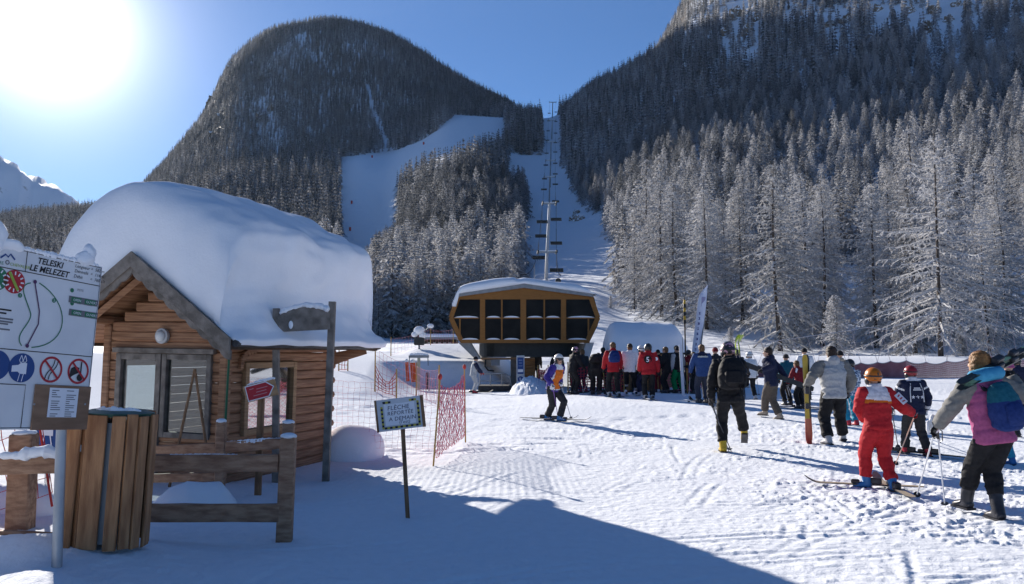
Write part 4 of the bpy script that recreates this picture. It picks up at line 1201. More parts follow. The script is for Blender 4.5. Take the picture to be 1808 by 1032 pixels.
def build_roof_snow():
    prof = [(-2.62, 1.90), (-2.58, 2.02), (-2.52, 2.25), (-2.47, 2.50), (-2.46, 2.80), (-2.46, 3.10), (-2.40, 3.40), (-2.26, 3.66), (-2.02, 3.90), (-1.70, 4.09), (-1.34, 4.18),
            (-1.0, 4.15), (-0.72, 4.05), (-0.42, 3.91), (-0.1, 3.76), (0.16, 3.63), (0.34, 3.51), (0.45, 3.36), (0.47, 3.12), (0.41, 2.85), (0.35, 2.62), (0.36, 2.42), (0.46, 2.24), (0.62, 2.06), (0.74, 1.95), (0.70, 1.86)]
    pts = []
    for a, b in zip(prof, prof[1:]):
        for k in range(3):
            pts.append((a[0] + (b[0] - a[0]) * k / 3, a[1] + (b[1] - a[1]) * k / 3))
    pts.append(prof[-1])
    V0, V1, N = -0.66, 3.32, 46
    verts, faces = [], []
    cx = XM
    def lim(v):
        t = (v - V0) / (V1 - V0) * 2 - 1
        # rounded ends: the front lip rolls over, the back is a steeper cut
        if t < 0: return (1 - min(1, abs(t)) ** 9.0) ** (1 / 3.2)
        return (1 - min(1, abs(t)) ** 16.0) ** (1 / 3.2)
    n = len(pts)
    vs = [V0 + (V1 - V0) * (0.5 - 0.5 * math.cos(math.pi * i / N)) * 0.55 + (V1 - V0) * 0.45 * i / N for i in range(N + 1)]
    for i, v in enumerate(vs):
        s = max(0.22, lim(v))
        for j, (x, z) in enumerate(pts):
            zr = roof_z(max(-2.5, min(0.58, x))) + 0.052
            zz = zr + (z - zr) * s if z > zr else z
            xx = cx + (x - cx) * (0.93 + 0.07 * s)
            if 6 < j < n - 7:
                q = Vector((xx * 1.3, v * 1.3, zz * 1.3))
                d = mnoise.noise(q * .85) * 0.10 + mnoise.noise(q * 2.7 + Vector((3, 1, 7))) * 0.055 + 0.03 * mnoise.noise(Vector((xx * 1.6, v * 1.6, zz * 9)))
            else:
                d = mnoise.noise(Vector((xx * 2, v * 2.3, zz))) * 0.05
            # bulge of the face between front lip and barge board
            verts.append((xx + d * 0.6, v + (0.04 * mnoise.noise(Vector((xx * 3, zz * 3, 5))) if i in (0, N) else 0), max(zz + d * 0.6, zr - 0.0 if j > 2 and j < n - 3 else -9)))
    for i in range(N):
        for j in range(n - 1):
            a = i * n + j
            faces.append((a, a + 1, a + n + 1, a + n))
    # end faces down to the roof, and the underside on the boards
    base = len(verts)
    for i, v in enumerate(vs):
        for j, (x, z) in enumerate(pts):
            x2 = verts[i * n + j][0]
            x3 = max(-2.54, min(0.60, x2))
            verts.append((x3 if 0 < j < n - 1 else x2, v if 0 < i < N else v + (0.02 if i == 0 else -0.02), roof_z(x3) + 0.054))
    for i in range(N):
        for j in range(n - 1):
            a = base + i * n + j
            faces.append((a, a + n, a + n + 1, a + 1))
    for i in (0, N):
        for j in range(n - 1):
            a, b = i * n + j, base + i * n + j
            faces.append((a, b, b + 1, a + 1) if i == 0 else (a, a + 1, b + 1, b))
    for j in (0, n - 1):
        for i in range(N):
            a, b = i * n + j, base + i * n + j
            faces.append((a, a + n, b + n, b) if j == 0 else (a, b, b + n, a + n))
    o = mesh_from('roof_snow', verts, faces, SNOW, True)
    o.location = HUT_O; o.rotation_euler = HUT.rotation_euler
    md = o.modifiers.new('soft', 'SUBSURF'); md.levels = 1; md.render_levels = 1
    tag(o, 'huge rounded mass of snow lying on the log hut roof', 'snow')
build_roof_snow()

# ------------------------------------------------------------------ board, bin, fences, signs in front of the hut
def strip_mesh(name, pts, w, m, parent, y=0.0, closed=False):
    """flat painted line in the XZ plane of its parent, facing -Y"""
    V, Fc = [], []
    n = len(pts)
    P2 = [Vector((p[0], p[1])) for p in pts]
    for i, p in enumerate(P2):
        a = P2[i - 1] if (i > 0 or closed) else p; b = P2[(i + 1) % n] if (i < n - 1 or closed) else p
        d = (b - a)
        d = d.normalized() if d.length > 0 else Vector((1, 0))
        nn = Vector((-d.y, d.x)) * w / 2
        V += [(p.x + nn.x, y, p.y + nn.y), (p.x - nn.x, y, p.y - nn.y)]
    for i in range(n if closed else n - 1):
        j = (i + 1) % n
        Fc.append((2 * i, 2 * i + 1, 2 * j + 1, 2 * j))
    return mesh_from(name, V, Fc, m, False, parent)

def disc_mesh(name, c, r, m, parent, y=0.0, n=32, inner=0.0):
    V, Fc = [], []
    for i in range(n):
        a = 2 * math.pi * i / n
        V.append((c[0] + r * math.cos(a), y, c[1] + r * math.sin(a)))
    if inner:
        for i in range(n):
            a = 2 * math.pi * i / n
            V.append((c[0] + inner * math.cos(a), y, c[1] + inner * math.sin(a)))
        for i in range(n):
            j = (i + 1) % n; Fc.append((i, j, n + j, n + i))
    else:
        Fc.append(tuple(range(n)))
    return mesh_from(name, V, Fc, m, False, parent)

def rect_mesh(name, x0, z0, x1, z1, m, parent, y=0.0):
    return mesh_from(name, [(x0, y, z0), (x1, y, z0), (x1, y, z1), (x0, y, z1)], [(0, 1, 2, 3)], m, False, parent)

def poly_mesh(name, pts, m, parent, y=0.0):
    return mesh_from(name, [(p[0], y, p[1]) for p in pts], [tuple(range(len(pts)))], m, False, parent)

def bezier(p0, p1, p2, p3, n=16):
    out = []
    for i in range(n + 1):
        t = i / n; s = 1 - t
        out.append((s ** 3 * p0[0] + 3 * s * s * t * p1[0] + 3 * s * t * t * p2[0] + t ** 3 * p3[0], s ** 3 * p0[1] + 3 * s * s * t * p1[1] + 3 * s * t * t * p2[1] + t ** 3 * p3[1]))
    return out

def build_lift_board():
    A = P(166.5, 613.5, 5.95)
    yaw = math.atan2(0.946, 0.326)
    roll = math.radians(4.6)
    rot = Euler((0, 0, yaw)).to_matrix() @ Matrix.Rotation(roll, 3, 'Y')
    root = thing('lift_information_board', A, 'white lift information board titled TELESKI LE MELEZET on a leaning aluminium post', 'sign')
    root.rotation_euler = rot.to_euler()
    inv = rot.inverted()
    nrm = rot @ Vector((0, -1, 0))
    def uv(px, row):
        d = P(px, row, 1.0) - Vector((0, 0, CAM_Z)); o = Vector((0, 0, CAM_Z))
        t = (A - o).dot(nrm) / d.dot(nrm)
        q = inv @ (o + d * t - A)
        return (q.x, q.z)
    top = uv(183, 470); bot = uv(150, 757)
    zt, zb = (top[1] + uv(100, 455)[1]) / 2, (bot[1] + uv(100, 759)[1]) / 2
    XL = -1.55
    bm = bmesh.new(); box(bm, (0 - XL, 0.022, zt - zb), (XL / 2, 0.012, (zt + zb) / 2), bevel=0.003)
    panel = bm_obj('panel', bm, WHITE_PANEL, root)
    y1, y2, y3, y4 = -0.002, -0.004, -0.006, -0.008
    b = 0.012
    strip_mesh('border', [(XL + b, zb + b), (-b, zb + b), (-b, zt - b), (XL + b, zt - b)], 0.006, INK, panel, y1, True)
    zh = uv(90, 489)[1]; zm = uv(80, 623)[1]; zbx = uv(20, 679)[1]
    strip_mesh('rule', [(XL + b, zh), (-b, zh)], 0.006, INK, panel, y1)
    strip_mesh('rule', [(XL + b, zm), (-b, zm)], 0.006, INK, panel, y1)
    xv = uv(46, 465)[0]
    strip_mesh('rule', [(xv, zh), (xv, zt - b)], 0.005, INK, panel, y1)
    xb = uv(41, 715)[0]
    strip_mesh('rule', [(XL + .3, zbx), (xb, zbx), (xb, zb + b)], 0.006, INK, panel, y1)
    # title and figures
    def txt(body, px, row, size, m=INK, **kw):
        x, z = uv(px, row)
        return text_obj('lettering', body, size, m, panel, (x, y1, z), (math.pi / 2, 0, 0), **kw)
    txt('TELESKI', 65, 465, 0.060, shear=0.22, weight=0.0015)
    txt('LE MELEZET', 51, 477, 0.060, shear=0.22, weight=0.0015)
    txt('Longueur =  582 m', 132, 472, 0.034, shear=0.2)
    txt('Dénivelé  =  114 m', 131, 481, 0.034, shear=0.2)
    txt('Débit       =  760 s/h', 129.5, 490, 0.034, shear=0.2)
    # emblem: two blue peaks over lime lettering
    x, z = uv(13, 455)
    strip_mesh('emblem', [(x - .05, z - .012), (x - .015, z + .018), (x + .005, z + .004), (x + .02, z + .026), (x + .055, z - .006)], 0.012, INK_BLUE, panel, y1)
    x, z = uv(13, 462)
    disc_mesh('emblem', (x, z - 0.006), 0.016, INK_GREY, panel, y1, 16, 0.009)
    txt('SERRE', -14, 464, 0.030, INK_GREEN); txt('CHEVALIER', 17, 469, 0.030, INK_LIME)
    # dials
    def dial(px, row, r, m):
        c = uv(px, row)
        disc_mesh('dial', c, r, m, panel, y1)
        for k in range(12):
            a = k * math.pi / 6
            strip_mesh('dial_tick', [(c[0] + r * .58 * math.cos(a), c[1] + r * .58 * math.sin(a)), (c[0] + r * .88 * math.cos(a), c[1] + r * .88 * math.sin(a))], 0.009, PAPER, panel, y2)
        return c
    c = dial(25, 498, 0.079, INK_RED)
    strip_mesh('dial_hand', [(c[0] - .045, c[1] + .06), (c[0] + .03, c[1] - .055)], 0.02, INK_LIME, panel, y3)
    dial(-6, 492, 0.079, INK_GREEN)
    # lift line and the two pistes
    def pxs(lst): return [uv(*q) for q in lst]
    strip_mesh('piste_line', bezier(*pxs([(54, 500), (28, 503), (48, 530), (54, 555)])) + bezier(*pxs([(54, 555), (54, 575), (22, 590), (38, 611)])), 0.008, INK_GREEN, panel, y1)
    strip_mesh('piste_line', bezier(*pxs([(69, 500), (125, 535), (125, 610), (55, 614)])), 0.008, INK_GREEN, panel, y1)
    strip_mesh('lift_line', pxs([(61, 499), (69, 550), (67, 573), (47, 611)]), 0.009, INK_PURPLE, panel, y2)
    for q in ((61, 498), (47, 611)): disc_mesh('lift_end', uv(*q), 0.014, INK_PURPLE, panel, y3, 16)
    for q, s in (((35, 522), '1'), ((95, 531), '2')):
        cc = uv(*q); disc_mesh('piste_number', cc, 0.016, INK_GREEN, panel, y1, 16)
        text_obj('lettering', s, 0.024, PAPER, panel, (cc[0] - .006, y2, cc[1] - .008), (math.pi / 2, 0, 0))
    # opening plates
    for row, ttl in ((513, 'PISTE'), (536, 'LES MELEZES')):
        q = uv(127, row); disc_mesh('piste_number', q, 0.016, INK_GREEN, panel, y1, 16)
        txt(ttl, 136, row + 1, 0.024, INK_GREY)
        q0, q1 = uv(121, row + 18), uv(173, row + 11)
        rect_mesh('plate', q0[0], q0[1] - .012, q1[0], q0[1] + .036, INK_GREY, panel, y1)
        xm = (q0[0] + q1[0]) / 2
        rect_mesh('open_plate', q0[0] + .02, q0[1] - .006, xm - .02, q0[1] + .03, INK_GREEN, panel, y2)
        rect_mesh('open_plate', xm + .01, q0[1] - .006, q1[0] - .02, q0[1] + .03, INK_GREEN, panel, y2)
        text_obj('lettering', 'OPEN', 0.026, PAPER, panel, (q0[0] + .035, y3, q0[1] + .002), (math.pi / 2, 0, 0))
        text_obj('lettering', 'OUVERT', 0.026, PAPER, panel, (xm + .02, y3, q0[1] + .002), (math.pi / 2, 0, 0))
    # small print at the left
    for i, (px, row, w) in enumerate(((20, 549, .13), (11, 554, .09), (23, 565, .14), (22, 570, .14), (14, 573, .1), (17, 583, .1))):
        x, z = uv(px, row); strip_mesh('small_print', [(x - w * 1.5, z), (x, z)], 0.011, INK_GREY if i > 1 else INK, panel, y1)
    # round signs: take the bar in hand, no zigzag, no letting go
    c = uv(38, 650); disc_mesh('round_sign', c, 0.098, INK_BLUE, panel, y1)
    X, Z = c
    poly_mesh('hand', [(X - .075, Z - .03), (X - .075, Z + .012), (X - .03, Z + .018), (X - .01, Z + .034), (X + .035, Z + .034), (X + .035, Z - .04), (X - .012, Z - .04), (X - .03, Z - .026)], PAPER, panel, y2)
    for s in (-.012, .016):
        strip_mesh('bar', [(X + s, Z + .085), (X + s - .012, Z + .05), (X + s, Z + .03)], 0.005, PAPER, panel, y2); strip_mesh('bar', [(X + s, Z - .04), (X + s - .01, Z - .09)], 0.005, PAPER, panel, y2)
        strip_mesh('bar', [(X + s, Z + .085), (X + s + .014, Z + .05), (X + s, Z + .03)], 0.005, PAPER, panel, y2)
    disc_mesh('round_sign', uv(-7, 645), 0.098, INK_BLUE, panel, y1)
    for px, row, kind in ((90, 653, 0), (138, 656, 1)):
        c = uv(px, row); X, Z = c
        disc_mesh('round_sign', c, 0.092, INK_RED, panel, y1, 32, 0.076)
        if kind == 0:
            for s in (-.014, .014):
                strip_mesh('ski_track', bezier((X - .03 + s, Z - .07), (X - .03 + s, Z - .01), (X + .035 + s, Z + .0), (X + .035 + s, Z + .07)), 0.007, INK, panel, y2)
        else:
            strip_mesh('bar', [(X + .02, Z + .07), (X + .02, Z - .02)], 0.011, INK, panel, y2)
            poly_mesh('glove', [(X - .075, Z - .03), (X - .065, Z + .02), (X - .03, Z + .035), (X + .005, Z + .025), (X + .0, Z - .012), (X - .04, Z - .03), (X - .07, Z - .05)], INK, panel, y2)
            disc_mesh('plate_bar', (X + .015, Z - .045), 0.026, INK, panel, y2, 12)
        strip_mesh('slash', [(X - .055, Z + .058), (X + .055, Z - .058)], 0.015, INK_RED, panel, y3)
    # plywood notice panel with two sheets
    q0, q1 = uv(52, 757), uv(150, 757); zt2 = uv(110, 681)[1]; zb2 = zb - 0.004
    bm = bmesh.new(); box(bm, (q1[0] - q0[0] + 0.004, 0.012, zt2 - zb2), ((q0[0] + q1[0]) / 2 + .002, -0.010, (zt2 + zb2) / 2), bevel=0.002)
    ply = bm_obj('notice_panel', bm, PLYWOOD, root)
    a0, a1 = uv(79, 737), uv(136, 687)
    rect_mesh('notice_sheet', a0[0], a0[1], a1[0], a1[1], PAPER, ply, -0.0185)
    rr = random.Random(3)
    w = a1[0] - a0[0]
    for k in range(26):
        col_ = k % 2
        zz = a1[1] - .018 - (k // 2) * .0148
        if rr.random() < .2: continue
        x0 = a0[0] + w * (0.08 + 0.5 * col_); L = w * rr.uniform(.12, .34)
        strip_mesh('small_print', [(x0, zz), (x0 + L, zz)], 0.006, INK_GREY, ply, -0.020)
    for q in ((57, 714), (147, 714)):
        c = uv(*q); bm = bmesh.new(); ellipsoid(bm, (c[0], -.018, c[1]), (.008, .005, .008), seg=8, rings=5); bm_obj('screw', bm, STEEL, ply, True)
    # post
    pt = A + rot @ Vector((uv(118, 757)[0], 0.055, zb + 0.05)); foot = P(102, 950, 5.72)
    top_p = pt + (pt - foot).normalized() * 1.0
    w2l = Matrix.LocRotScale(root.location, root.rotation_euler, None).inverted()
    o = tube_obj('post', [w2l @ (foot - (pt - foot).normalized() * .25), w2l @ top_p], [0.035, 0.035], ALU, root, 12)
    # snow stuck along the top edge
    for px0, px1, r, s in ((20, 62, .016, 1), (62, 120, .018, 2), (115, 178, .016, 3)):
        a = uv(px0, 450); bq = uv(px1, 450)
        p0 = Vector((a[0], .01, zt + .004)); p1 = Vector((bq[0], .01, zt + .004))
        snow_blob('snow_rim', [p0, p1], [r, r * 1.2, r], root, 6, s, 0.35)
    k = uv(157, 460)[0]
    def lump(parts, seed):
        bm = bmesh.new()
        for c_, r_ in parts: ellipsoid(bm, c_, r_, None, 18, 12)
        for v in bm.verts: v.co += mnoise.noise_vector(v.co * 16 + Vector((seed, 0, 0))) * .016 + mnoise.noise_vector(v.co * 45 + Vector((seed, 4, 0))) * .005
        bm_obj('snow_lump', bm, SNOW, root, True)
    lump([((k - .03, .01, zt + .03), (.085, .05, .05)), ((k, .01, zt + .075), (.055, .045, .075))], 3)
    kl = uv(-4, 430)[0]
    lump([((kl - .06, .01, zt + .04), (.12, .07, .13)), ((kl + .08, .01, zt + .01), (.12, .05, .04))], 8)
build_lift_board()

def build_bin():
    c = P(191, 948, 6.3); c.z = 0.20
    b = thing('litter_bin', c, 'round wooden slatted litter bin with a snowy green lid beside the lift board', 'bin', None, (math.radians(-1), math.radians(2.2), 0))
    n = 14; r = 0.255; h = 1.0
    rnd = random.Random(2)
    for k in range(n):
        a = 2 * math.pi * (k + 0.35) / n
        w = 2 * math.pi * r / n * rnd.uniform(.80, .93)
        sq = lambda q: math.copysign(abs(q) ** .72, q)
        e = .02
        tx_, ty_ = sq(math.cos(a + e)) - sq(math.cos(a - e)), sq(math.sin(a + e)) - sq(math.sin(a - e))
        w = min(.155, math.hypot(tx_, ty_) / (2 * e) * 2 * math.pi * r / n * .88)
        o = box_obj('slat', (w, 0.024, h + rnd.uniform(-.02, .02)), (r * sq(math.cos(a)), r * sq(math.sin(a)), h / 2 + rnd.uniform(-.012, .012)), WOOD_BIN, b, (0, 0, math.atan2(ty_, tx_)), 0.004, 0.003, rnd)
    bm = bmesh.new(); tube(bm, [(0, 0, 0.04), (0, 0, 0.94)], [r - 0.035, r - 0.035], 20, Vector((0, 1, 0))); bm_obj('liner', bm, mat('grey_liner', (0.30, 0.31, 0.31), 0.5), b, True)
    lid = mat('green_bin_lid', (0.03, 0.085, 0.065), 0.5, (0.05, 0.11, 0.085), 5)
    bm = bmesh.new(); tube(bm, [(0, 0, 0.985), (0, 0, 1.01), (0, 0, 1.03)], [r - 0.005, r + 0.008, r - 0.06], 24, Vector((0, 1, 0))); bm_obj('lid', bm, lid, b, True)
    snow_blob('snow_cap', [Vector((-.12, -.1, 1.022)), Vector((.02, -.14, 1.022)), Vector((.2, -.06, 1.022))], [.03, .035, .025], b, 10, 3, .3)
    # carrying post
    p = box_obj('post', (0.10, 0.10, 1.45), (-0.20, -0.25, 0.58), WOOD_BIN, b, (0, math.radians(1), 0.3), 0.008)
    box_obj('bracket', (0.05, 0.14, 0.05), (-0.18, -0.20, 0.75), STEEL, b, (0, 0, 0.6))
build_bin()

def rail(parent, a, b, h, t, m=WOOD_FENCE, rnd=random.Random(1)):
    a, b = Vector(a), Vector(b); d = b - a
    bm = bmesh.new(); box(bm, (d.length, t, h), (0, 0, 0), bevel=0.008)
    bmesh.ops.subdivide_edges(bm, edges=[e for e in bm.edges if e.calc_length() > d.length * .5], cuts=5)
    for v in bm.verts: v.co += Vector((0, rnd.uniform(-1, 1), rnd.uniform(-1, 1))) * 0.004
    o = bm_obj('rail', bm, m, parent)
    o.location = (a + b) / 2; o.rotation_euler = (0, -math.asin(d.z / d.length), math.atan2(d.y, d.x))
    return o

def fence_post(parent, p, top, w, m=WOOD_FENCE, lean=0.0, cap=True):
    o = box_obj('post', (w, w, top - p.z + 0.3), (p.x, p.y, (top + p.z - 0.3) / 2), m, parent, (0, lean, 0.15), 0.012)
    if cap:
        bm = bmesh.new(); ellipsoid(bm, (0, 0, 0), (w * .55, w * .55, 0.03)); s = bm_obj('snow_cap', bm, SNOW, o, True)
        s.location = (0, 0, (top - p.z + 0.3) / 2 + 0.008)
    return o

def build_fences():
    f = thing('rail_fence', (0, 0, 0), 'brown two rail wooden fence running behind the litter bin to a thick end post', 'fence')
    pA = P(504, 930, 7.2); fence_post(f, pA, P(508, 772, 7.2).z, 0.135, lean=math.radians(1.2))
    pL = P(38, 880, 7.35); fence_post(f, pL, P(38, 766, 7.35).z, 0.19, cap=True)
    y = 7.08
    rail(f, P(-120, 824, 6.95), P(252, 818, y), 0.155, 0.06); rail(f, P(254, 818, y), P(492, 818, 7.15), 0.15, 0.06)
    rail(f, P(-120, 948, 6.95), P(130, 958, 6.95), 0.15, 0.06); rail(f, P(240, 906, y), P(494, 906, 7.15), 0.155, 0.06)
    snow_blob('snow_cap', [P(-20, 806, 6.95), P(40, 803, 6.97), P(75, 797, 6.98), P(122, 806, 6.99)], [0.025, 0.035, 0.06, 0.02], f, 8, 4, 0.3)
    snow_blob('snow_cap', [P(300, 804, 7.09), P(420, 804, 7.12)], [0.01, 0.014, 0.01], f, 6, 2, 0.3)
    g = thing('rail_fence', (0, 0, 0), 'low brown wooden fence between the hut and the thick end post', 'fence')
    pB = P(388, 852, 9.3); fence_post(g, pB, P(388, 745, 9.3).z, 0.11)
    pC = P(507, 860, 9.2); fence_post(g, pC, P(507, 747, 9.2).z, 0.13)
    rail(g, P(258, 797, 9.45), P(382, 792, 9.3), 0.12, 0.06); rail(g, P(394, 790, 9.3), P(498, 783, 9.2), 0.12, 0.06)
    rail(g, P(258, 845, 9.45), P(382, 842, 9.3), 0.10, 0.06)
    snow_blob('snow_cap', [P(396, 783, 9.3), P(440, 780, 9.25), P(496, 775, 9.2)], [0.02, 0.03, 0.015], g, 6, 7, 0.3)
    # drifts and blocks of snow behind the bin fence
    for pts, rad, lab in (([P(262, 850, 8.4), P(330, 838, 8.6), P(415, 850, 8.9)], [.16, .26, .15], 'bank of piled snow between the two wooden fences'),
                          ([P(-60, 900, 7.9), P(30, 876, 8.0), P(105, 900, 8.1)], [.26, .24, .22], 'heap of snow behind the coarse red net at the left edge')):
        for p in pts: p.z = gzf(p.x, p.y) + .02
        o = snow_blob('snow_heap', pts, rad, None, 14, len(lab), 0.22)
        tag(o, lab, 'snow heap')
build_fences()

def build_post_frame():
    a = P(575, 846, 10.9); a.z = gzf(a.x, a.y) - .05; at = P(587, 533, 10.9)
    b = P(487, 838, 10.75); b.z = gzf(b.x, b.y) - .05; bt = P(488, 545, 10.75)
    f = thing('notice_frame', (a + b) / 2, 'tall grey frame of two posts holding an arched blank board beside the hut', 'sign frame')
    L = f.location
    for p, t, w in ((a, at, 0.047), (b, bt, 0.043)):
        bm = bmesh.new(); tube(bm, [p - L, t - L], [(w * 1.3, w * 1.3)] * 2, 4, Vector((1, 1, 0)))
        bm_obj('post', bm, WOOD_GREY, f)
    # arched board
    V = []
    c0, c1 = P(490, 587, 10.72), P(583, 582, 10.86)
    top0 = P(490, 562, 10.72).z; 
    d = c1 - c0; n = 14
    ring = [(0, 0), (1, 0)] + [(1 - i / n, 0.21 + 0.11 * math.sin(math.pi * i / n) ** 0.8) for i in range(n + 1)]
    bm = bmesh.new()
    nrm = Vector((d.y, -d.x, 0)).normalized() * 0.018
    fa = [bm.verts.new(c0 + d * s + Vector((0, 0, h)) + nrm - L) for s, h in ring]; fb = [bm.verts.new(c0 + d * s + Vector((0, 0, h)) - nrm - L) for s, h in ring]
    bm.faces.new(fa); bm.faces.new(list(reversed(fb)))
    for i in range(len(ring)):
        j = (i + 1) % len(ring); bm.faces.new((fa[i], fb[i], fb[j], fa[j]))
    bm_obj('board', bm, WOOD_GREY, f)
    pts = [c0 + d * s + Vector((0, 0, h + 0.02)) - L for s, h in ((0.02, .23), (.2, .29), (.5, .33), (.8, .30), (.98, .25))]
    snow_blob('snow_cap', pts, [.035, .035, .03, .045, .05], f, 8, 3, 0.3)
    bm = bmesh.new(); ellipsoid(bm, c0 + d * .25 + Vector((0, 0, .09)) + nrm * 1.3 - L, (.03, .015, .055)); bm_obj('snow_patch', bm, SNOW, f, True)
build_post_frame()

def build_arrow_sign():
    g = P(455, 866, 9.5); g.z = gzf(g.x, g.y)
    s = thing('arrow_sign', g, 'small red arrow sign with white edge on a wooden stake by the hut window', 'sign')
    top = P(458, 700, 9.5)
    o = box_obj('stake', (0.075, 0.05, top.z - g.z + .25), (0, 0.03, (top.z - g.z) / 2 - .05), WOOD_STAKE, s, (0, 0.012, 0), .005)
    c = P(461, 690, 9.5) - g
    tilt = math.radians(-15)
    hold = box_obj('backing_board', (0.375, 0.035, 0.20), c + Vector((0, -0.012, 0)), WOOD_PALE, s, (0, tilt, math.radians(6)), .004)
    pts = [(-.165, -.092), (.085, -.092), (.165, .012), (.085, .092), (-.165, .092)]
    poly_mesh('white_edge', pts, PAPER, hold, -.0195)
    ip = [(p[0] * .93 - .002, p[1] * .88) for p in pts]
    red = poly_mesh('red_arrow', ip, INK_RED, hold, -.0215)
    for (x, z, w) in ((-.12, .045, .05), (-.04, .03, .13), (-.05, -.005, .12), (-.09, -.04, .16)):
        strip_mesh('small_print', [(x, z), (x + w, z)], .008, mat('faded_print', (.5, .25, .28), .6), red, -.0230)
    snow_blob('snow_cap', [c + Vector((-.17, -.01, .055)), c + Vector((0, -.012, .115)), c + Vector((.17, -.02, .152))], [.016, .02, .012], s, 6, 5, .3)
build_arrow_sign()

def build_warning_sign():
    foot = P(720, 908, 8.2); foot.z = gzf(foot.x, foot.y)
    s = thing('handwritten_sign', foot, 'handwritten sign on white board edged with yellow and black tape on a leaning stake', 'sign')
    up = P(711, 755, 8.2) - foot
    bm = bmesh.new(); tube(bm, [-up.normalized() * .25, up * 1.12], [(.036, .022)] * 2, 4, Vector((1, 1, 0)))
    bm_obj('stake', bm, WOOD_STAKE, s)
    c = P(708, 730, 8.2) - foot
    W_, H_ = .465, .315
    brd = box_obj('board', (W_, .05, H_), c + Vector((0, -.055, 0)), mat('white_plank_board', (.50, .51, .55), .6, (.58, .59, .62), 3), s, (0, math.radians(-6.5), math.radians(8)), .004)
    bm = bmesh.new(); box(bm, (.032, .056, H_ + .004), (W_ / 2 - .004, .0, 0)); box(bm, (.022, .056, H_ + .004), (-W_ / 2 - .004, .0, 0)); bm_obj('edge_batten', bm, WOOD_STAKE, brd)
    y0 = -.0265
    rect_mesh('sheet', -.155, -.105, .150, .110, PAPER, brd, y0 - .001)
    dark = mat('black_tape', (.015, .015, .03), .5); yel = mat('yellow_tape', (.45, .40, .06), .5)
    t = .022
    def tape(x0, z0, x1, z1, n, first=0):
        for k in range(n):
            a, b = k / n, (k + 1) / n
            if abs(x1 - x0) > abs(z1 - z0):
                rect_mesh('tape', x0 + (x1 - x0) * a, z0 - t / 2, x0 + (x1 - x0) * b, z0 + t / 2, dark if (k + first) % 2 == 0 else yel, brd, y0 - .0025)
            else:
                rect_mesh('tape', x0 - t / 2, z0 + (z1 - z0) * a, x0 + t / 2, z0 + (z1 - z0) * b, dark if (k + first) % 2 == 0 else yel, brd, y0 - .0025)
    tape(-.18, -.135, -.18, .09, 11, 1); tape(.185, -.135, .185, .115, 11, 1)
    tape(-.168, -.128, .172, -.128, 13, 0); tape(-.165, .128, -.085, .128, 3, 0); tape(.10, .128, .172, .128, 3, 1)
    for body, x, z, sz in (('FLÈCHE', -.125, .048, .062), ('REPORTÉE', -.13, -.004, .054), ('A DEMAIN', -.12, -.062, .056), ("(l'est)", -.02, -.097, .046)):
        text_obj('lettering', body, sz, mat('marker_ink', (.035, .035, .07), .6), brd, (x, y0 - .003, z), (math.pi / 2, 0, 0), shear=.12, spacing=1.06)
build_warning_sign()

def build_small_poles():
    g = P(398, 745, 10.25); t = P(407, 586, 10.1)
    green = mat('green_paint', (.012, .10, .05), .5)
    d = (t - g)
    o = tube_obj('marker_pole', [Vector((0, 0, 0)), d], [.018, .014], green, None, 8); foot = g - d * .55
    bpy.data.objects.remove(o)
    foot.z = max(foot.z, gzf(foot.x, foot.y) - .05)
    o = tube_obj('marker_pole', [Vector((0, 0, 0)), t - foot], [.018, .015], green, None, 8); o.location = foot
    tag(o, 'thin green pole leaning against the eave of the log hut', 'pole')
    top = P(344, 652, 10.45)
    for px, lab in ((312, 'brown wooden handle, the one slanting left under the hut window'), (366, 'brown wooden handle, the steeper one leaning at the hut window')):
        f = P(px, 800, 10.25); dd = (f - top) * 1.55
        o = tube_obj('tool_handle', [Vector((0, 0, 0)), dd], [.017, .02], WOOD_STAKE, None, 8); o.location = top
        tag(o, lab, 'tool handle', 'wooden handles leaning on the hut')
    # round blue sign half hidden by the lift board
    c = P(84, 760, 8.4)
    s = thing('round_blue_sign', Vector((c.x, c.y, gzf(c.x, c.y))), 'round dark blue sign showing below the lower edge of the lift board', 'sign')
    z = c.z - s.location.z
    bm = bmesh.new(); tube(bm, [(0, 0, z), (0, .012, z)], [.205, .205], 32, Vector((0, 0, 1))); pl = bm_obj('plate', bm, INK_BLUE, s)
    tube_obj('post', [(0, .03, -.1), (0, .03, z + .1)], [.025, .025], ALU, s, 8)
    strip_mesh('bar', [(-.03, z - .05), (-.05, z - .17)], .012, PAPER, pl, -.004); strip_mesh('bar', [(.03, z - .05), (.05, z - .17)], .012, PAPER, pl, -.004)
    poly_mesh('hand', [(-.08, z + .06), (.06, z + .06), (.06, z - .06), (-.06, z - .05)], PAPER, pl, -.003)
build_small_poles()

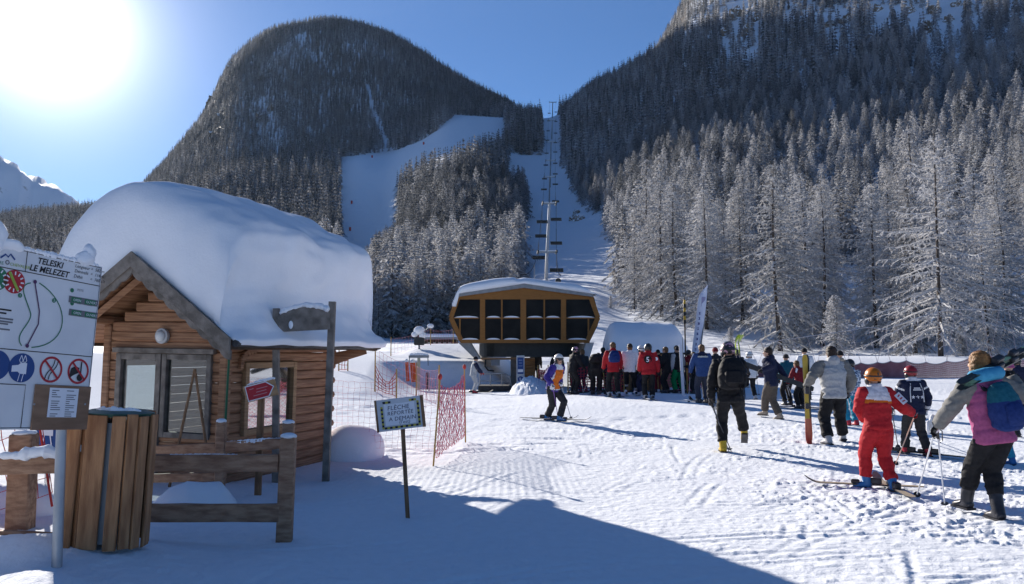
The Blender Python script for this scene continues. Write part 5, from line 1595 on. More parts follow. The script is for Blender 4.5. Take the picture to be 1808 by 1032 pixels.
def net_mesh(name, quad, nu, nv, w, m, parent=None, sag=0.0, diamond=False, jit=0.0, rnd=random.Random(5), topsag=0.0):
    """real strands between four corners (a,b along the foot, c,d along the head)"""
    a, b, c, d = [Vector(q) for q in quad]
    def pt(u, v):
        p = a.lerp(b, u).lerp(d.lerp(c, u), v)
        s = math.sin(math.pi * u)
        p = p + Vector((0, 0, -sag * s * v * v - topsag * s * v))
        return p
    nrm = (b - a).cross(d - a).normalized()
    V, Fc = [], []
    def strand(pts):
        k = len(V)
        for i, p in enumerate(pts):
            t = (pts[min(i + 1, len(pts) - 1)] - pts[max(i - 1, 0)])
            s = t.cross(nrm)
            s = s.normalized() * w if s.length > 0 else Vector((0, 0, w))
            V.extend([p + s, p - s * .5 + nrm * w, p - s * .5 - nrm * w])
        for i in range(len(pts) - 1):
            q = k + 3 * i
            for e in range(3):
                f = (e + 1) % 3
                Fc.append((q + e, q + f, q + 3 + f, q + 3 + e))
    G = [[pt(i / nu, j / nv) + Vector((rnd.uniform(-1, 1), rnd.uniform(-1, 1), rnd.uniform(-1, 1))) * jit for j in range(nv + 1)] for i in range(nu + 1)]
    if diamond:
        for i0 in range(-nv, nu + 1):
            pts = [G[i0 + j][j] for j in range(nv + 1) if 0 <= i0 + j <= nu]
            if len(pts) > 1: strand(pts)
            pts = [G[i0 + nv - j][j] for j in range(nv + 1) if 0 <= i0 + nv - j <= nu]
            if len(pts) > 1: strand(pts)
        strand([G[i][nv] for i in range(nu + 1)]); strand([G[i][0] for i in range(nu + 1)])
    else:
        for i in range(nu + 1): strand(G[i])
        for j in range(nv + 1): strand([G[i][j] for i in range(nu + 1)])
    o = mesh_from(name, V, Fc, m, False, parent)
    return o

def build_near_nets():
    # coarse red net at the left edge
    t = thing('safety_net', P(40, 880, 7.6), 'coarse red net with wide meshes under the lift board at the left edge', 'net')
    L = t.location
    n = net_mesh('netting', [P(-160, 910, 7.45) - L, P(92, 895, 7.6) - L, P(68, 742, 7.6) - L, P(-160, 752, 7.45) - L], 10, 5, .0042, NET_RED, t, 0, False, .012)
    # tilt the meshes into lozenges
    for k, v in enumerate(n.data.vertices): v.co.z += 0.25 * (v.co.x + .2)
    tube_obj('edge_cord', [P(68, 742, 7.6) - L, P(92, 895, 7.6) - L], [.012, .012], NET_RED, t, 6)
    n['kind'] = 'stuff'
    # pink net stretched between two yellow poles
    p1 = P(765, 812, 12.35); p1.z = gzf(p1.x, p1.y) - .02; q1 = P(777, 668, 12.35)
    p2 = P(822, 774, 15.4); p2.z = gzf(p2.x, p2.y) - .02; q2 = P(820, 650, 15.4)
    t = thing('safety_net', p1, 'fine pink safety net hanging between two yellow poles beside the handwritten sign', 'net')
    for a, b in ((p1, q1), (p2, q2)):
        o = tube_obj('pole', [a - p1 - (b - a) * .1, b - p1], [.014, .012], POLE_BAMBOO, t, 8)
        bm = bmesh.new(); ellipsoid(bm, b - p1 + Vector((0, 0, .02)), (.034, .034, .05)); bm_obj('pole_cap', bm, NET_RED, o, True)
    lo = .10
    n = net_mesh('netting', [p1.lerp(q1, lo) - p1, p2.lerp(q2, lo) - p1, p2.lerp(q2, .93) - p1, p1.lerp(q1, .93) - p1], 34, 16, .0032, NET_PINK, t, 0.0, True, .02, topsag=.16)
    n['kind'] = 'stuff'
    # wide thin net running behind, from the near pole to the hut
    e1 = P(590, 775, 14.2); e1.z = gzf(e1.x, e1.y); e1 = Vector((e1.x - .6, e1.y, e1.z)); 
    t2 = thing('safety_net', p1, 'thin wide meshed net running from the hut corner behind the handwritten sign', 'net')
    n = net_mesh('netting', [e1 - p1 + Vector((0, 0, .10)), p1.lerp(q1, .20) - p1 + Vector((0, .06, 0)), p1.lerp(q1, .96) - p1 + Vector((0, .06, 0)), e1 - p1 + Vector((0, 0, 1.30))], 24, 11, .0020, NET_PALE, t2, .05, False, .012)
    n['kind'] = 'stuff'
    tube_obj('pole', [e1 - p1, e1 - p1 + Vector((0, 0, 1.4))], [.014, .012], POLE_BAMBOO, t2, 8)
    a = P(775, 740, 12.6); e = P(1000, 700, 17)
build_near_nets()

# rounded mound of snow at the back corner of the hut
def build_mound():
    c = P(620, 800, 13.4); c.z = gzf(c.x, c.y)
    bm = bmesh.new(); ellipsoid(bm, (0, 0, 0), (.52, .55, .50), seg=28, rings=18)
    for v in bm.verts:
        v.co += mnoise.noise_vector(v.co * 2.2) * .06
        if v.co.z < -.1: v.co.z = -.1
    o = bm_obj('snow_heap', bm, SNOW, None, True); o.location = c + Vector((.02, 0, .06))
    tag(o, 'smooth rounded snow mound at the back corner of the log hut', 'snow heap')
build_mound()
# ------------------------------------------------------------------ lower station of the chairlift
SY = 36.0
STN_WOOD = mat('station_ochre_panel', (0.23, 0.095, 0.017), 0.55, (0.28, 0.12, 0.025), 5, (1, 1, 5), 0.1, 30)
STN_DARK = mat('station_dark_metal', (0.028, 0.030, 0.030), 0.55, (0.04, 0.042, 0.042), 5)
STN_PLANK = mat('station_under_boards', (0.36, 0.20, 0.10), 0.6, (0.44, 0.26, 0.14), 5, (1, 1, 6))
STN_LOG = mat('station_cabin_planks', (0.30, 0.12, 0.035), 0.6, (0.40, 0.18, 0.06), 4, (1, 1, 8))
GREY_PAINT = mat('grey_painted_metal', (0.20, 0.21, 0.22), 0.5, (0.26, 0.27, 0.28), 5)
DARK_GLASS = mat('dark_station_glass', (0.006, 0.006, 0.007), 0.25, (0.016, 0.015, 0.015), 1.5, spec=0.08)
CABLE = mat('lift_cable', (0.03, 0.03, 0.033), 1.0, spec=0.0)

def prism(bm, ring, y0, y1, mi=0):
    a = [bm.verts.new((x, y0, z)) for x, z in ring]; b = [bm.verts.new((x, y1, z)) for x, z in ring]
    n = len(ring)
    bm.faces.new(a).material_index = mi; bm.faces.new(list(reversed(b))).material_index = mi
    for i in range(n):
        j = (i + 1) % n
        bm.faces.new((a[j], a[i], b[i], b[j])).material_index = mi

def build_station():
    O = P(926, 690, SY); O.z = gzf(O.x, O.y)
    s = thing('lift_station', O, 'ochre and dark glass lower station of the chairlift with snow on its roof', 'lift station')
    def q(px, row):
        p = P(px, row, SY) - O
        return (p.x, p.z)
    D = 6.5
    outer = [q(795, 576), q(791, 562), q(804, 525), q(815, 521), q(925, 503), q(1040, 521), q(1050, 525), q(1060, 562), q(1056, 576), q(1042, 604), q(811, 604)]
    # body, dark
    bm = bmesh.new(); prism(bm, [(x * .995, z) for x, z in outer], 0.10, D); bm_obj('body', bm, STN_DARK, s)
    # ochre face as a frame of separate members
    def member(name, a, b, w, y=0.0, th=0.10, m=STN_WOOD):
        a, b = Vector(a), Vector(b); d = b - a; n = Vector((-d.y, d.x)).normalized() * w / 2
        ring = [a - n, b - n, b + n, a + n]
        bm = bmesh.new(); prism(bm, [(v.x, v.y) for v in ring], y, y + th)
        return bm_obj(name, bm, m, s)
    k = SY / F
    # gable panel above the windows
    g = [q(811, 529), q(811, 524), q(925, 509), q(1041, 524), q(1041, 529)]
    bm = bmesh.new(); prism(bm, g, -0.02, 0.10); bm_obj('gable_panel', bm, STN_WOOD, s)
    member('sill_beam', q(813, 603), q(1041, 603), 6 * k, -0.01)
    for px0, px1 in ((800, 845), (858, 919), (930, 990), (999, 1052)):
        member('transom', q(px0, 562), q(px1, 562), 2.2 * k, 0.012, .07)
    for px, w in ((852, 9), (924, 10), (995, 9)):
        member('upright', q(px, 528), q(px, 600.2), w * k, -0.015)
    for px, r0, r1 in ((886, 528, 600), (961, 528, 600), (812, 563.2, 600), (1039, 563.2, 600)):
        member('glazing_bar', q(px, r0), q(px, r1), 2.6 * k, 0.014, .065)
    for pts in ([(809, 525), (796, 561), (814, 601)], [(1043, 525), (1056, 561), (1038, 601)]):
        member('side_frame', q(*pts[0]), q(*pts[1]), 8 * k, -0.005); member('side_frame', q(*pts[1]), q(*pts[2]), 8 * k, -0.004)
    # panes, each with a lip of snow on its bar
    def pane(pts):
        bm = bmesh.new(); prism(bm, [q(*p) for p in pts], 0.050, 0.062)
        p = bm_obj('pane', bm, DARK_GLASS, s)
        return p
    panes = [[(812, 528), (847, 528), (847, 561), (800, 561)], [(857, 528), (885, 528), (885, 561), (857, 561)], [(887, 528), (919, 528), (919, 561), (887, 561)], [(929, 528), (960, 528), (960, 561), (929, 561)], [(962, 528), (990, 528), (990, 561), (962, 561)], [(1000, 528), (1040, 528), (1052, 561), (1000, 561)],
             [(799, 563), (811, 563), (811, 594)], [(813, 563), (847, 563), (847, 600), (813, 600)], [(857, 563), (885, 563), (885, 600), (857, 600)], [(887, 563), (919, 563), (919, 600), (887, 600)], [(929, 563), (960, 563), (960, 600), (929, 600)], [(962, 563), (990, 563), (990, 600), (962, 600)], [(1000, 563), (1038, 563), (1038, 600), (1000, 600)], [(1040, 563), (1052, 563), (1040, 597)]]
    for pts in panes:
        p = pane(pts)
        xs = [a for a, b in pts]; bt = max(b for a, b in pts)
        if len(pts) == 4:
            lo = [a for a, b in pts if b == bt]
            a, b = q(min(lo) + 2, bt), q(max(lo) - 2, bt)
            n = 8
            ring = [(a[0], a[1]), (b[0], b[1])] + [(b[0] + (a[0] - b[0]) * i / n, b[1] + .072 * math.sin(math.pi * i / n) ** .6) for i in range(1, n)]
            bm = bmesh.new(); prism(bm, ring, -0.012, 0.048); bm_obj('snow_lip', bm, SNOW, p)
    # roof edge and roof snow
    roof = [q(806, 525), q(808, 520), q(925, 502), q(1043, 520), q(1047, 525), q(925, 509)]
    bm = bmesh.new(); prism(bm, roof, -0.22, D + .2); bm_obj('roof', bm, GREY_PAINT, s)
    def roofsnow():
        N, Mv = 40, 12
        V, Fc = [], []
        for j in range(Mv + 1):
            y = -0.24 + (D + .45) * j / Mv
            e = 1 - (abs(2 * j / Mv - 1)) ** 8 * .55
            for i in range(N + 1):
                t = i / N; px = 799 + (1052 - 799) * t
                base = 521 + (502 - 521) * (1 - abs(2 * t - 1))
                if px < 806: base = 540 - 2 * (px - 799)
                h = 17 * (1 - abs(2 * t - 1) ** 10) * e + 1.2 * math.sin(t * 9) + (3 if t < .5 else -1) + (2.5 * math.sin(t * 23 + j)) * .25
                if .44 < t < .485: h -= 4
                x, z = q(px, base - h)
                V.append((x, y, z))
        for j in range(Mv):
            for i in range(N):
                a = j * (N + 1) + i; Fc.append((a, a + 1, a + N + 2, a + N + 1))
        nb = len(V)
        for j in range(Mv + 1):
            y = -0.24 + (D + .45) * j / Mv
            for i in range(N + 1):
                t = i / N; px = 799 + (1052 - 799) * t
                base = 521 + (502 - 521) * (1 - abs(2 * t - 1))
                if px < 806: base = 542
                x, z = q(px, base - .3); V.append((x, y, z))
        for j in range(Mv):
            for i in range(N):
                a = nb + j * (N + 1) + i; Fc.append((a + 1, a, a + N + 1, a + N + 2))
        for j in (0, Mv):
            for i in range(N):
                a = j * (N + 1) + i; b = nb + a; Fc.append((a, b, b + 1, a + 1) if j == 0 else (a + 1, b + 1, b, a))
        for i in (0, N):
            for j in range(Mv):
                a = j * (N + 1) + i; c = a + N + 1; Fc.append((a, c, nb + c, nb + a) if i == 0 else (c, a, nb + a, nb + c))
        o = mesh_from('roof_snow', V, Fc, SNOW, True, s)
    roofsnow()
    # below: bull wheel drum, boarded soffit, pillars, small control cabin
    c0, c1 = q(842, 631), q(1042, 606)
    bm = bmesh.new()
    x0, x1, z0, z1 = c0[0], c1[0], c0[1], c1[1]
    ring = []
    for i in range(24):
        a = math.pi + math.pi * i / 23
        ring.append(((x0 + x1) / 2 + (x1 - x0) / 2 * math.copysign(abs(math.cos(a)) ** .45, math.cos(a)), 2.6 + 2.0 * math.sin(a)))
    ring += [(x1, 5.6), (x0, 5.6)]
    a = [bm.verts.new((x, y, z0)) for x, y in ring]; b = [bm.verts.new((x, y, z1)) for x, y in ring]
    bm.faces.new(a); bm.faces.new(list(reversed(b)))
    for i in range(len(ring)):
        j = (i + 1) % len(ring); bm.faces.new((a[i], a[j], b[j], b[i]))
    bm_obj('drum', bm, STN_DARK, s)
    u0, u1 = q(846, 638.5), q(945, 631)
    for i in range(7):
        y = 0.9 + i * .42
        box_obj('soffit_board', (u1[0] - u0[0], .40, .05), ((u0[0] + u1[0]) / 2, y, u1[1] - .05 - .012 * i), STN_PLANK, s)
    bm = bmesh.new(); prism(bm, [q(*p) for p in ((1050, 605), (1036, 605), (1020, 654), (1036, 652))], .25, 1.2); bm_obj('slope_brace', bm, WHITE_PANEL, s)
    bm = bmesh.new(); prism(bm, [q(*p) for p in ((808, 605), (830, 605), (848, 634), (840, 636))], .25, 1.2); bm_obj('slope_brace', bm, GREY_PAINT, s)
    for px in (912, 1020):
        bm = bmesh.new(); tube(bm, [(q(px, 0)[0], 2.8, -.3), (q(px, 0)[0], 2.8, z0)], [.28, .28], 16); bm_obj('pillar', bm, STN_DARK if px > 950 else GREY_PAINT, s, True)
    a0, a1 = q(917, 690), q(946, 634)
    n = 9
    for i in range(n):
        z = a0[1] + (a1[1] - a0[1]) * i / n
        box_obj('plank', (a1[0] - a0[0], .9, (a1[1] - a0[1]) / n - .012), ((a0[0] + a1[0]) / 2, 1.6, z + .08), STN_LOG, s, (0, 0, 0), .01)
    box_obj('control_box', (.40, .3, .26), (q(875, 0)[0], 1.0, q(0, 641.5)[1]), GREY_PAINT, s)
    # hanging seat guides: two bent black rubber bars
    for px, sg in ((858, 1), (1022, -1)):
        x = q(px, 0)[0]
        tube_obj('guide_bar', [(x, .7, q(0, 636)[1]), (x - .02 * sg, .7, q(0, 648)[1]), (x + .12 * sg, .7, q(0, 655)[1]), (x + .40 * sg, .7, q(0, 656)[1])], [.04, .04, .04, .04], BLACK_RUB, s, 8)
    # top gear: cross frame of the first sheaves over the roof
    y = 3.0
    zt = q(0, 490)[1]
    box_obj('sheave_frame', (q(995, 0)[0] - q(913, 0)[0], .12, .09), (q(954, 0)[0], y, zt), STEEL, s)
    for px in (927, 958, 983):
        box_obj('strut', (.07, .08, .42), (q(px, 0)[0], y, zt - .22), STEEL, s)
    for px in (917, 990):
        bm = bmesh.new(); tube(bm, [(q(px, 0)[0], y - .05, zt + .1), (q(px, 0)[0], y + .05, zt + .1)], [.14, .14], 14, Vector((0, 0, 1))); bm_obj('sheave', bm, STN_DARK, s, True)
    return s
build_station()

def build_around_station():
    # loading mat with its hand rail
    g = P(890, 692, 34.2); g.z = gzf(g.x, g.y)
    t = thing('loading_platform', g, 'dark loading platform with bent steel hand rails under the lift station', 'platform')
    x = lambda px: P(px, 690, 34.2).x - g.x
    bm = bmesh.new(); box(bm, (x(902) - x(845), 1.6, .24), ((x(902) + x(845)) / 2, .3, .12), bevel=.02); bm_obj('deck', bm, BLACK_RUB, t)
    for row, r in ((660, .035), (673, .02)):
        z = P(0, row, 34.2).z - g.z
        tube_obj('rail', [(x(847), 0, z), (x(890), 0, z), (x(900), 0, z - .12), (x(903), 0, z - .6)], [r] * 4, STEEL, t, 8)
    for px in (847, 866, 886):
        tube_obj('rail_post', [(x(px), 0, .1), (x(px), 0, P(0, 660, 34.2).z - g.z)], [.025, .025], STEEL, t, 8)
    # blue station sign with round blue sign below
    g = P(919, 684, 33.8); g.z = gzf(g.x, g.y)
    t = thing('station_sign', g, 'narrow blue station sign with a round blue sign under it before the station pillar', 'sign')
    h = P(0, 628, 33.8).z - g.z
    box_obj('panel', (.34, .05, h), (0, 0, h / 2), mat('sign_grey', (.45, .47, .5), .5), t, bevel=.01)
    rect_mesh('blue_plate', -.13, h - .78, .13, h - .08, INK_BLUE, t, -.028)
    for z, w in ((-.2, .16), (-.32, .12), (-.44, .17)): strip_mesh('small_print', [(-w / 2, h + z), (w / 2, h + z)], .025, mat('sky_print', (.25, .32, .5), .5), t, -.031)
    rect_mesh('white_plate', -.11, h - .70, .11, h - .58, PAPER, t, -.031)
    disc_mesh('round_sign', (0, h - 1.0), .125, INK_BLUE, t, -.028)
    strip_mesh('arrow', [(-.02, h - .93), (-.02, h - 1.04), (.04, h - 1.04)], .03, PAPER, t, -.031)
    # shovelled snow in front of the sign and pillar
    c = P(942, 690, 31.5); c.z = gzf(c.x, c.y)
    bm = bmesh.new(); bmesh.ops.create_grid(bm, x_segments=46, y_segments=40, size=1)
    for v in bm.verts:
        x0, y0 = v.co.x, v.co.y
        r2 = (x0 / .95) ** 2 + (y0 / .95) ** 2
        hgt = max(0, 1 - r2) ** .75
        hgt *= .95 * (1 - .35 * max(0, x0)) * (1 + .25 * mnoise.noise(Vector((x0 * 3, y0 * 3, 1))))
        v.co = Vector((x0 * 1.0, y0 * 2.3, hgt * .70 - .05)) + mnoise.noise_vector(Vector((x0 * 6, y0 * 8, 3))) * .07 + Vector((0, 0, .10 * abs(mnoise.noise(Vector((x0 * 9, y0 * 12, 6)))))) * (1 if hgt > .05 else 0)
    o = bm_obj('snow_heap', bm, SNOW_FIELD, None, True); o.location = c
    tag(o, 'lumpy shovelled snow heap before the lift station sign', 'snow heap')
    # drag lift start: beige post with snowy cross arm and red pads
    g = ground_at(739, 689)
    t = thing('drag_lift_post', g, 'beige drag lift post with snowy cross arm and red padding', 'lift post')
    sc = g.y / F
    zz = lambda row: P(0, row, g.y).z - g.z
    beige = mat('beige_paint', (.42, .38, .27), .5, (.48, .44, .32), 4)
    tube_obj('post', [(0, 0, -.2), (0, 0, zz(632))], [5 * sc * .55] * 2, beige, t, 12)
    box_obj('cross_arm', (35 * sc, .14, .11), (0, 0, zz(630)), GREY_PAINT, t)
    snow_blob('snow_cap', [Vector((-17 * sc, 0, zz(627))), Vector((0, 0, zz(626))), Vector((17 * sc, 0, zz(627)))], [.05, .07, .05], t, 8, 2, .4)
    for px in (724, 756): tube_obj('hanger', [((px - 740) * sc, -.05, zz(630)), ((px - 740 + (1 if px > 740 else -1)) * sc, -.05, zz(646))], [.02, .02], GREY_PAINT, t, 6)
    for px, w, r0, r1 in ((717.5, 5, 640, 674), (728, 8, 641, 675)):
        bm = bmesh.new(); tube(bm, [((px - 740) * sc + .06, .25, zz(r1)), ((px - 740) * sc, .2, zz(r0))], [w * sc * .6] * 2, 12); bm_obj('pad', bm, ORANGE_RED, t, True)
        bm = bmesh.new(); ellipsoid(bm, ((px - 740) * sc, .2, zz(r0) + .05), (w * sc * .62, w * sc * .62, .10)); bm_obj('snow_cap', bm, SNOW, t, True)
    box_obj('guard', (4 * sc, .1, zz(658) - zz(688)), (15 * sc, -.1, (zz(658) + zz(688)) / 2), WOOD_DARK, t); box_obj('guard', (2 * sc, .1, zz(658) - zz(690)), (19 * sc, -.12, (zz(658) + zz(690)) / 2), GREY_PAINT, t)
    # lamp post behind with two snow capped flood lights
    b = P(740, 628, 44); b.z = gzf(b.x, b.y)
    t = thing('lamp_post', b, 'grey flood light post with snow caps behind the drag lift post', 'lamp post')
    sc = 44 / F; zz = lambda row: P(0, row, 44).z - b.z
    tube_obj('post', [(0, 0, -.3), (0, 0, zz(596))], [.06, .05], GREY_PAINT, t, 8)
    box_obj('hood', (18 * sc, .3, 14 * sc), (0, 0, zz(603)), STN_DARK, t, (0, 0, 0), .05)
    bm = bmesh.new(); ellipsoid(bm, (0, 0, zz(584)), (10 * sc, .3, 8 * sc)); ellipsoid(bm, (-8 * sc, 0, zz(591)), (6 * sc, .22, 5 * sc)); ellipsoid(bm, (7 * sc, 0, zz(592)), (5 * sc, .2, 6 * sc)); bm_obj('snow_cap', bm, SNOW, t, True)
    tube_obj('lamp_arm', [(4 * sc, -.1, zz(590)), (18 * sc, -.1, zz(578))], [.03, .03], GREY_PAINT, t, 6)
    bm = bmesh.new(); ellipsoid(bm, (20 * sc, -.1, zz(576)), (6 * sc, .18, 4 * sc)); bm_obj('flood_light', bm, SNOW, t, True)
    # low shelter with a snowy flat roof behind the station
    b = P(772, 612, 58); b.z = hill_pt(772, 58).z - .1
    t = thing('low_shelter', b, 'low flat roofed shelter with snow on top, left of the station', 'shelter')
    sc = 58 / F; zz = lambda row: P(0, row, 58).z - b.z
    box_obj('wall', (58 * sc, 2.4, zz(600) + .2), (4 * sc, 1.2, zz(600) / 2), WOOD_DARK, t)
    box_obj('roof', (66 * sc, 3.0, .15), (2 * sc, 1.0, zz(598)), GREY_PAINT, t)
    bm = bmesh.new(); box(bm, (66 * sc, 3.0, .34), (2 * sc, 1.0, zz(594)), bevel=.12); bm_obj('roof_snow', bm, SNOW, t, True)
    for i in range(5): box_obj('light_strip', (5 * sc, .05, .08), ((-14 + i * 9) * sc, -.03, zz(606) ), mat('pale_strip', (.5, .5, .42), .5), t)
    # snow covered shed behind the queue
    b = P(1146, 690, 33.5); b.z = gzf(b.x, b.y)
    t = thing('shed', b, 'small dark shed under a smooth thick snow roof behind the lift queue', 'shed')
    sc = 33.5 / F; zz = lambda row: P(0, row, 33.5).z - b.z
    w = 128 * sc
    for i in range(12):
        box_obj('plank', (w / 12 - .012, 2.4, zz(621)), (-w / 2 + w / 12 * (i + .5), 1.3, zz(621) / 2), STN_LOG if i % 3 else WOOD_HUT, t, (0, 0, 0), .01)
    box_obj('eave_board', (w * 1.06, .06, .16), (0, -.02, zz(623)), WOOD_DARK, t)
    V, Fc = [], []
    N, Mv = 26, 14
    for j in range(Mv + 1):
        y = -.25 + 3.1 * j / Mv
        for i in range(N + 1):
            tt = i / N; x = (tt - .5) * w * 1.06
            f = j / Mv
            top = zz(566) + .02 * math.sin(tt * 14) - .05 * tt
            e = (1 - abs(2 * tt - 1) ** 12 * .6)
            z = zz(622) + (top - zz(622)) * (min(1, f / .55) ** .42 if f < .55 else 1 - ((f - .55) / .45) ** 2.4 * .8) * e
            V.append((x * (1 + .03 * math.sin(f * 3)), y, z + .03 * mnoise.noise(Vector((x * 2, y * 2, 0)))))
    for j in range(Mv):
        for i in range(N):
            a = j * (N + 1) + i; Fc.append((a, a + 1, a + N + 2, a + N + 1))
    nb = len(V)
    for j in range(Mv + 1):
        for i in range(N + 1):
            v = V[j * (N + 1) + i]; V.append((v[0], v[1], zz(623)))
    for i in (0, N):
        for j in range(Mv):
            a = j * (N + 1) + i; c = a + N + 1; Fc.append((a, c, nb + c, nb + a) if i == 0 else (c, a, nb + a, nb + c))
    for j in (0, Mv):
        for i in range(N):
            a = j * (N + 1) + i; Fc.append((a, nb + a, nb + a + 1, a + 1) if j == 0 else (a + 1, nb + a + 1, nb + a, a))
    mesh_from('roof_snow', V, Fc, SNOW, True, t)
    # feather banner
    b = P(1230, 700, 32.5); b.z = gzf(b.x, b.y)
    t = thing('feather_banner', b, 'tall leaning white feather banner with a column of small dark letters', 'banner')
    sc = 32.5 / F
    base = P(1229, 640, 32.5) - b; tip = P(1245, 503, 32.5) - b
    ax = (tip - base)
    n = 16
    L, Rr = [], []
    wid = 15 * sc
    for i in range(n + 1):
        f = i / n
        c = base + ax * f
        w2 = wid * (1 if f < .82 else max(.05, 1 - ((f - .82) / .18) ** 1.6))
        bil = .05 * math.sin(f * 7)
        Rr.append(c + Vector((wid * .35, bil, 0))); L.append(c + Vector((wid * .35 - w2, bil * .3 - .03, 0)))
    V = L + Rr; V2 = [v + Vector((0, .008, 0)) for v in V]
    Fc = [(i, n + 1 + i, n + 2 + i, i + 1) for i in range(n)]
    k = len(V)
    Fc += [tuple(reversed([a + k for a in f])) for f in Fc[:n]]
    for i in range(n): Fc += [(i, i + 1, k + i + 1, k + i), (n + 1 + i + 1, n + 1 + i, k + n + 1 + i, k + n + 2 + i)]
    mesh_from('cloth', V + V2, Fc, mat('banner_cloth', (.60, .62, .76), .6, (.70, .72, .82), 3), True, t)
    pole = [Vector((base.x - .12 + wid * .4, .02, -.2)) , base + Vector((wid * .38, .02, 0)), base + ax * .8 + Vector((wid * .38, .02, 0)), tip + Vector((wid * .33, .02, 0))]
    tube_obj('pole', pole, [.03, .025, .02, .012], GREY_PAINT, t, 8)
    blue = mat('banner_print', (.05, .06, .20), .6)
    for i in range(9):          # the letters are too far off to read: small dark marks at their places
        c = base + ax * (.10 + i * .066) + Vector((-wid * .28, -.05, 0))
        o = poly_mesh('letter_mark', [(-.035, -.05), (.05, -.045), (.05 - .02 * (i % 3), .0), (.045, .05), (-.03, .045), (-.01 + .02 * (i % 2), .0)], blue, t); o.location = c
    rect = [base + ax * .70 + Vector((-wid * .2, -.045, 0)), base + ax * .70 + Vector((wid * .2, -.03, 0)), base + ax * .84 + Vector((wid * .2, -.03, 0)), base + ax * .84 + Vector((-wid * .25, -.045, 0))]
    mesh_from('emblem', rect, [(0, 1, 2, 3)], mat('banner_emblem', (.32, .30, .45), .6), False, t)
    # yellow and black marker pole by the shed
    g = P(1211, 690, 31.8); g.z = gzf(g.x, g.y)
    t = thing('marker_pole', g, 'yellow and black striped marker pole beside the snowy shed', 'pole')
    z1 = P(0, 530, 31.8).z - g.z; z0 = P(0, 572, 31.8).z - g.z
    tube_obj('shaft', [(.02, 0, -.2), (0, 0, z0)], [.03, .03], WOOD_DARK, t, 8)
    for i in range(6):
        a = z0 + (z1 - z0) * i / 6; c = z0 + (z1 - z0) * (i + 1) / 6
        w = .07 if i % 2 else .085
        tube_obj('band', [(.012 * math.sin(i), 0, a), (-.012 * math.sin(i), 0, c)], [w * .75, w * .6], mat('marker_yellow', (.50, .30, .015), .5) if i % 2 else mat('marker_black', (.02, .02, .02), .5), t, 10)
    tube_obj('tip', [(0, 0, z1), (0, 0, z1 + .18)], [.02, .01], WOOD_DARK, t, 6)
    # white slalom style post among the queue
    g = ground_at(1208, 700)
    t = thing('marker_post', g, 'slim white post with faint lettering at the right of the queue', 'post')
    z1 = P(0, 609, g.y).z - g.z
    box_obj('plank', (.10, .03, z1 + .1), (-.06, 0, z1 / 2 - .05), PAPER, t, (0, math.radians(-2.5), 0), .005)
    tube_obj('pole', [(.0, .03, -.1), (-.02, .03, z1 + .25)], [.012, .01], GREY_PAINT, t, 6)

build_around_station()

# ------------------------------------------------------------------ nets further off
def far_net(pts, h, lab, m=NET_PINK, w=.010, step=.22, poles=True, sag=.1, dens=None, group=None, pm=None):
    """net on poles along ground points"""
    p0 = Vector(pts[0])
    t = thing('safety_net', p0, lab, 'net', group)
    for a, b in zip(pts, pts[1:]):
        a, b = Vector(a), Vector(b); L = (b - a).length
        n = net_mesh('netting', [a - p0 + Vector((0, 0, .08)), b - p0 + Vector((0, 0, .08)), b - p0 + Vector((0, 0, h)), a - p0 + Vector((0, 0, h))], max(3, int(L / step)), max(3, int(h / step)), w, m, t, 0, False, .02, topsag=sag)
        n['kind'] = 'stuff'
    if poles:
        for a in pts:
            a = Vector(a)
            tube_obj('pole', [a - p0 - Vector((0, 0, .2)), a - p0 + Vector((0, 0, h * 1.12))], [.028, .022], pm or POLE_BAMBOO, t, 6)
    return t

def G(px, row, Y=None):
    if Y is None: return ground_at(px, row)
    p = P(px, row, Y); p.z = gzf(p.x, p.y); return p

far_net([G(775, 700, 24), G(735, 690, 29), G(662, 676, 31)], 1.15, 'pink net on poles in front of the drag lift post', NET_PALE, w=.006, step=.26)
far_net([G(700, 688, 27), G(662, 684, 27.5)], .9, 'slumped orange red net piled on the snow left of the drag lift post', NET_RED, .012, .16, True, .45)
far_net([G(614, 660, 33), G(598, 660, 33)], .8, 'short orange net post row behind the hut corner', NET_RED, .014, .2, True)
far_net([G(690, 640, 42), G(760, 636, 46), G(800, 636, 49), G(845, 636, 49.5)], .9, 'faint thin net along the crest behind the drag lift post', NET_PALE, .005, .35)
far_net([G(1003, 700, 30.5), G(1048, 698, 30.8), G(1102, 698, 30.5)], 1.05, 'dark red net behind the queue below the station', mat('dark_red_netting', (.30, .03, .05), .7), .022, .12)
far_net([G(950, 690, 33), G(968, 696, 31.5), G(985, 700, 30)], 1.0, 'red net leading to the lift gate behind the orange vest child', mat('dark_red_netting', (.30, .03, .05), .7), .018, .14)
far_net([G(1168, 698, 30.5), G(1215, 700, 30)], 1.0, 'pink net between the shed and the white post', NET_PINK, .014, .13)
far_net([G(1214, 706, 28.5), G(1240, 702, 31)], 1.0, 'pink net beside the white post at the right of the queue', NET_PINK, .012, .13)

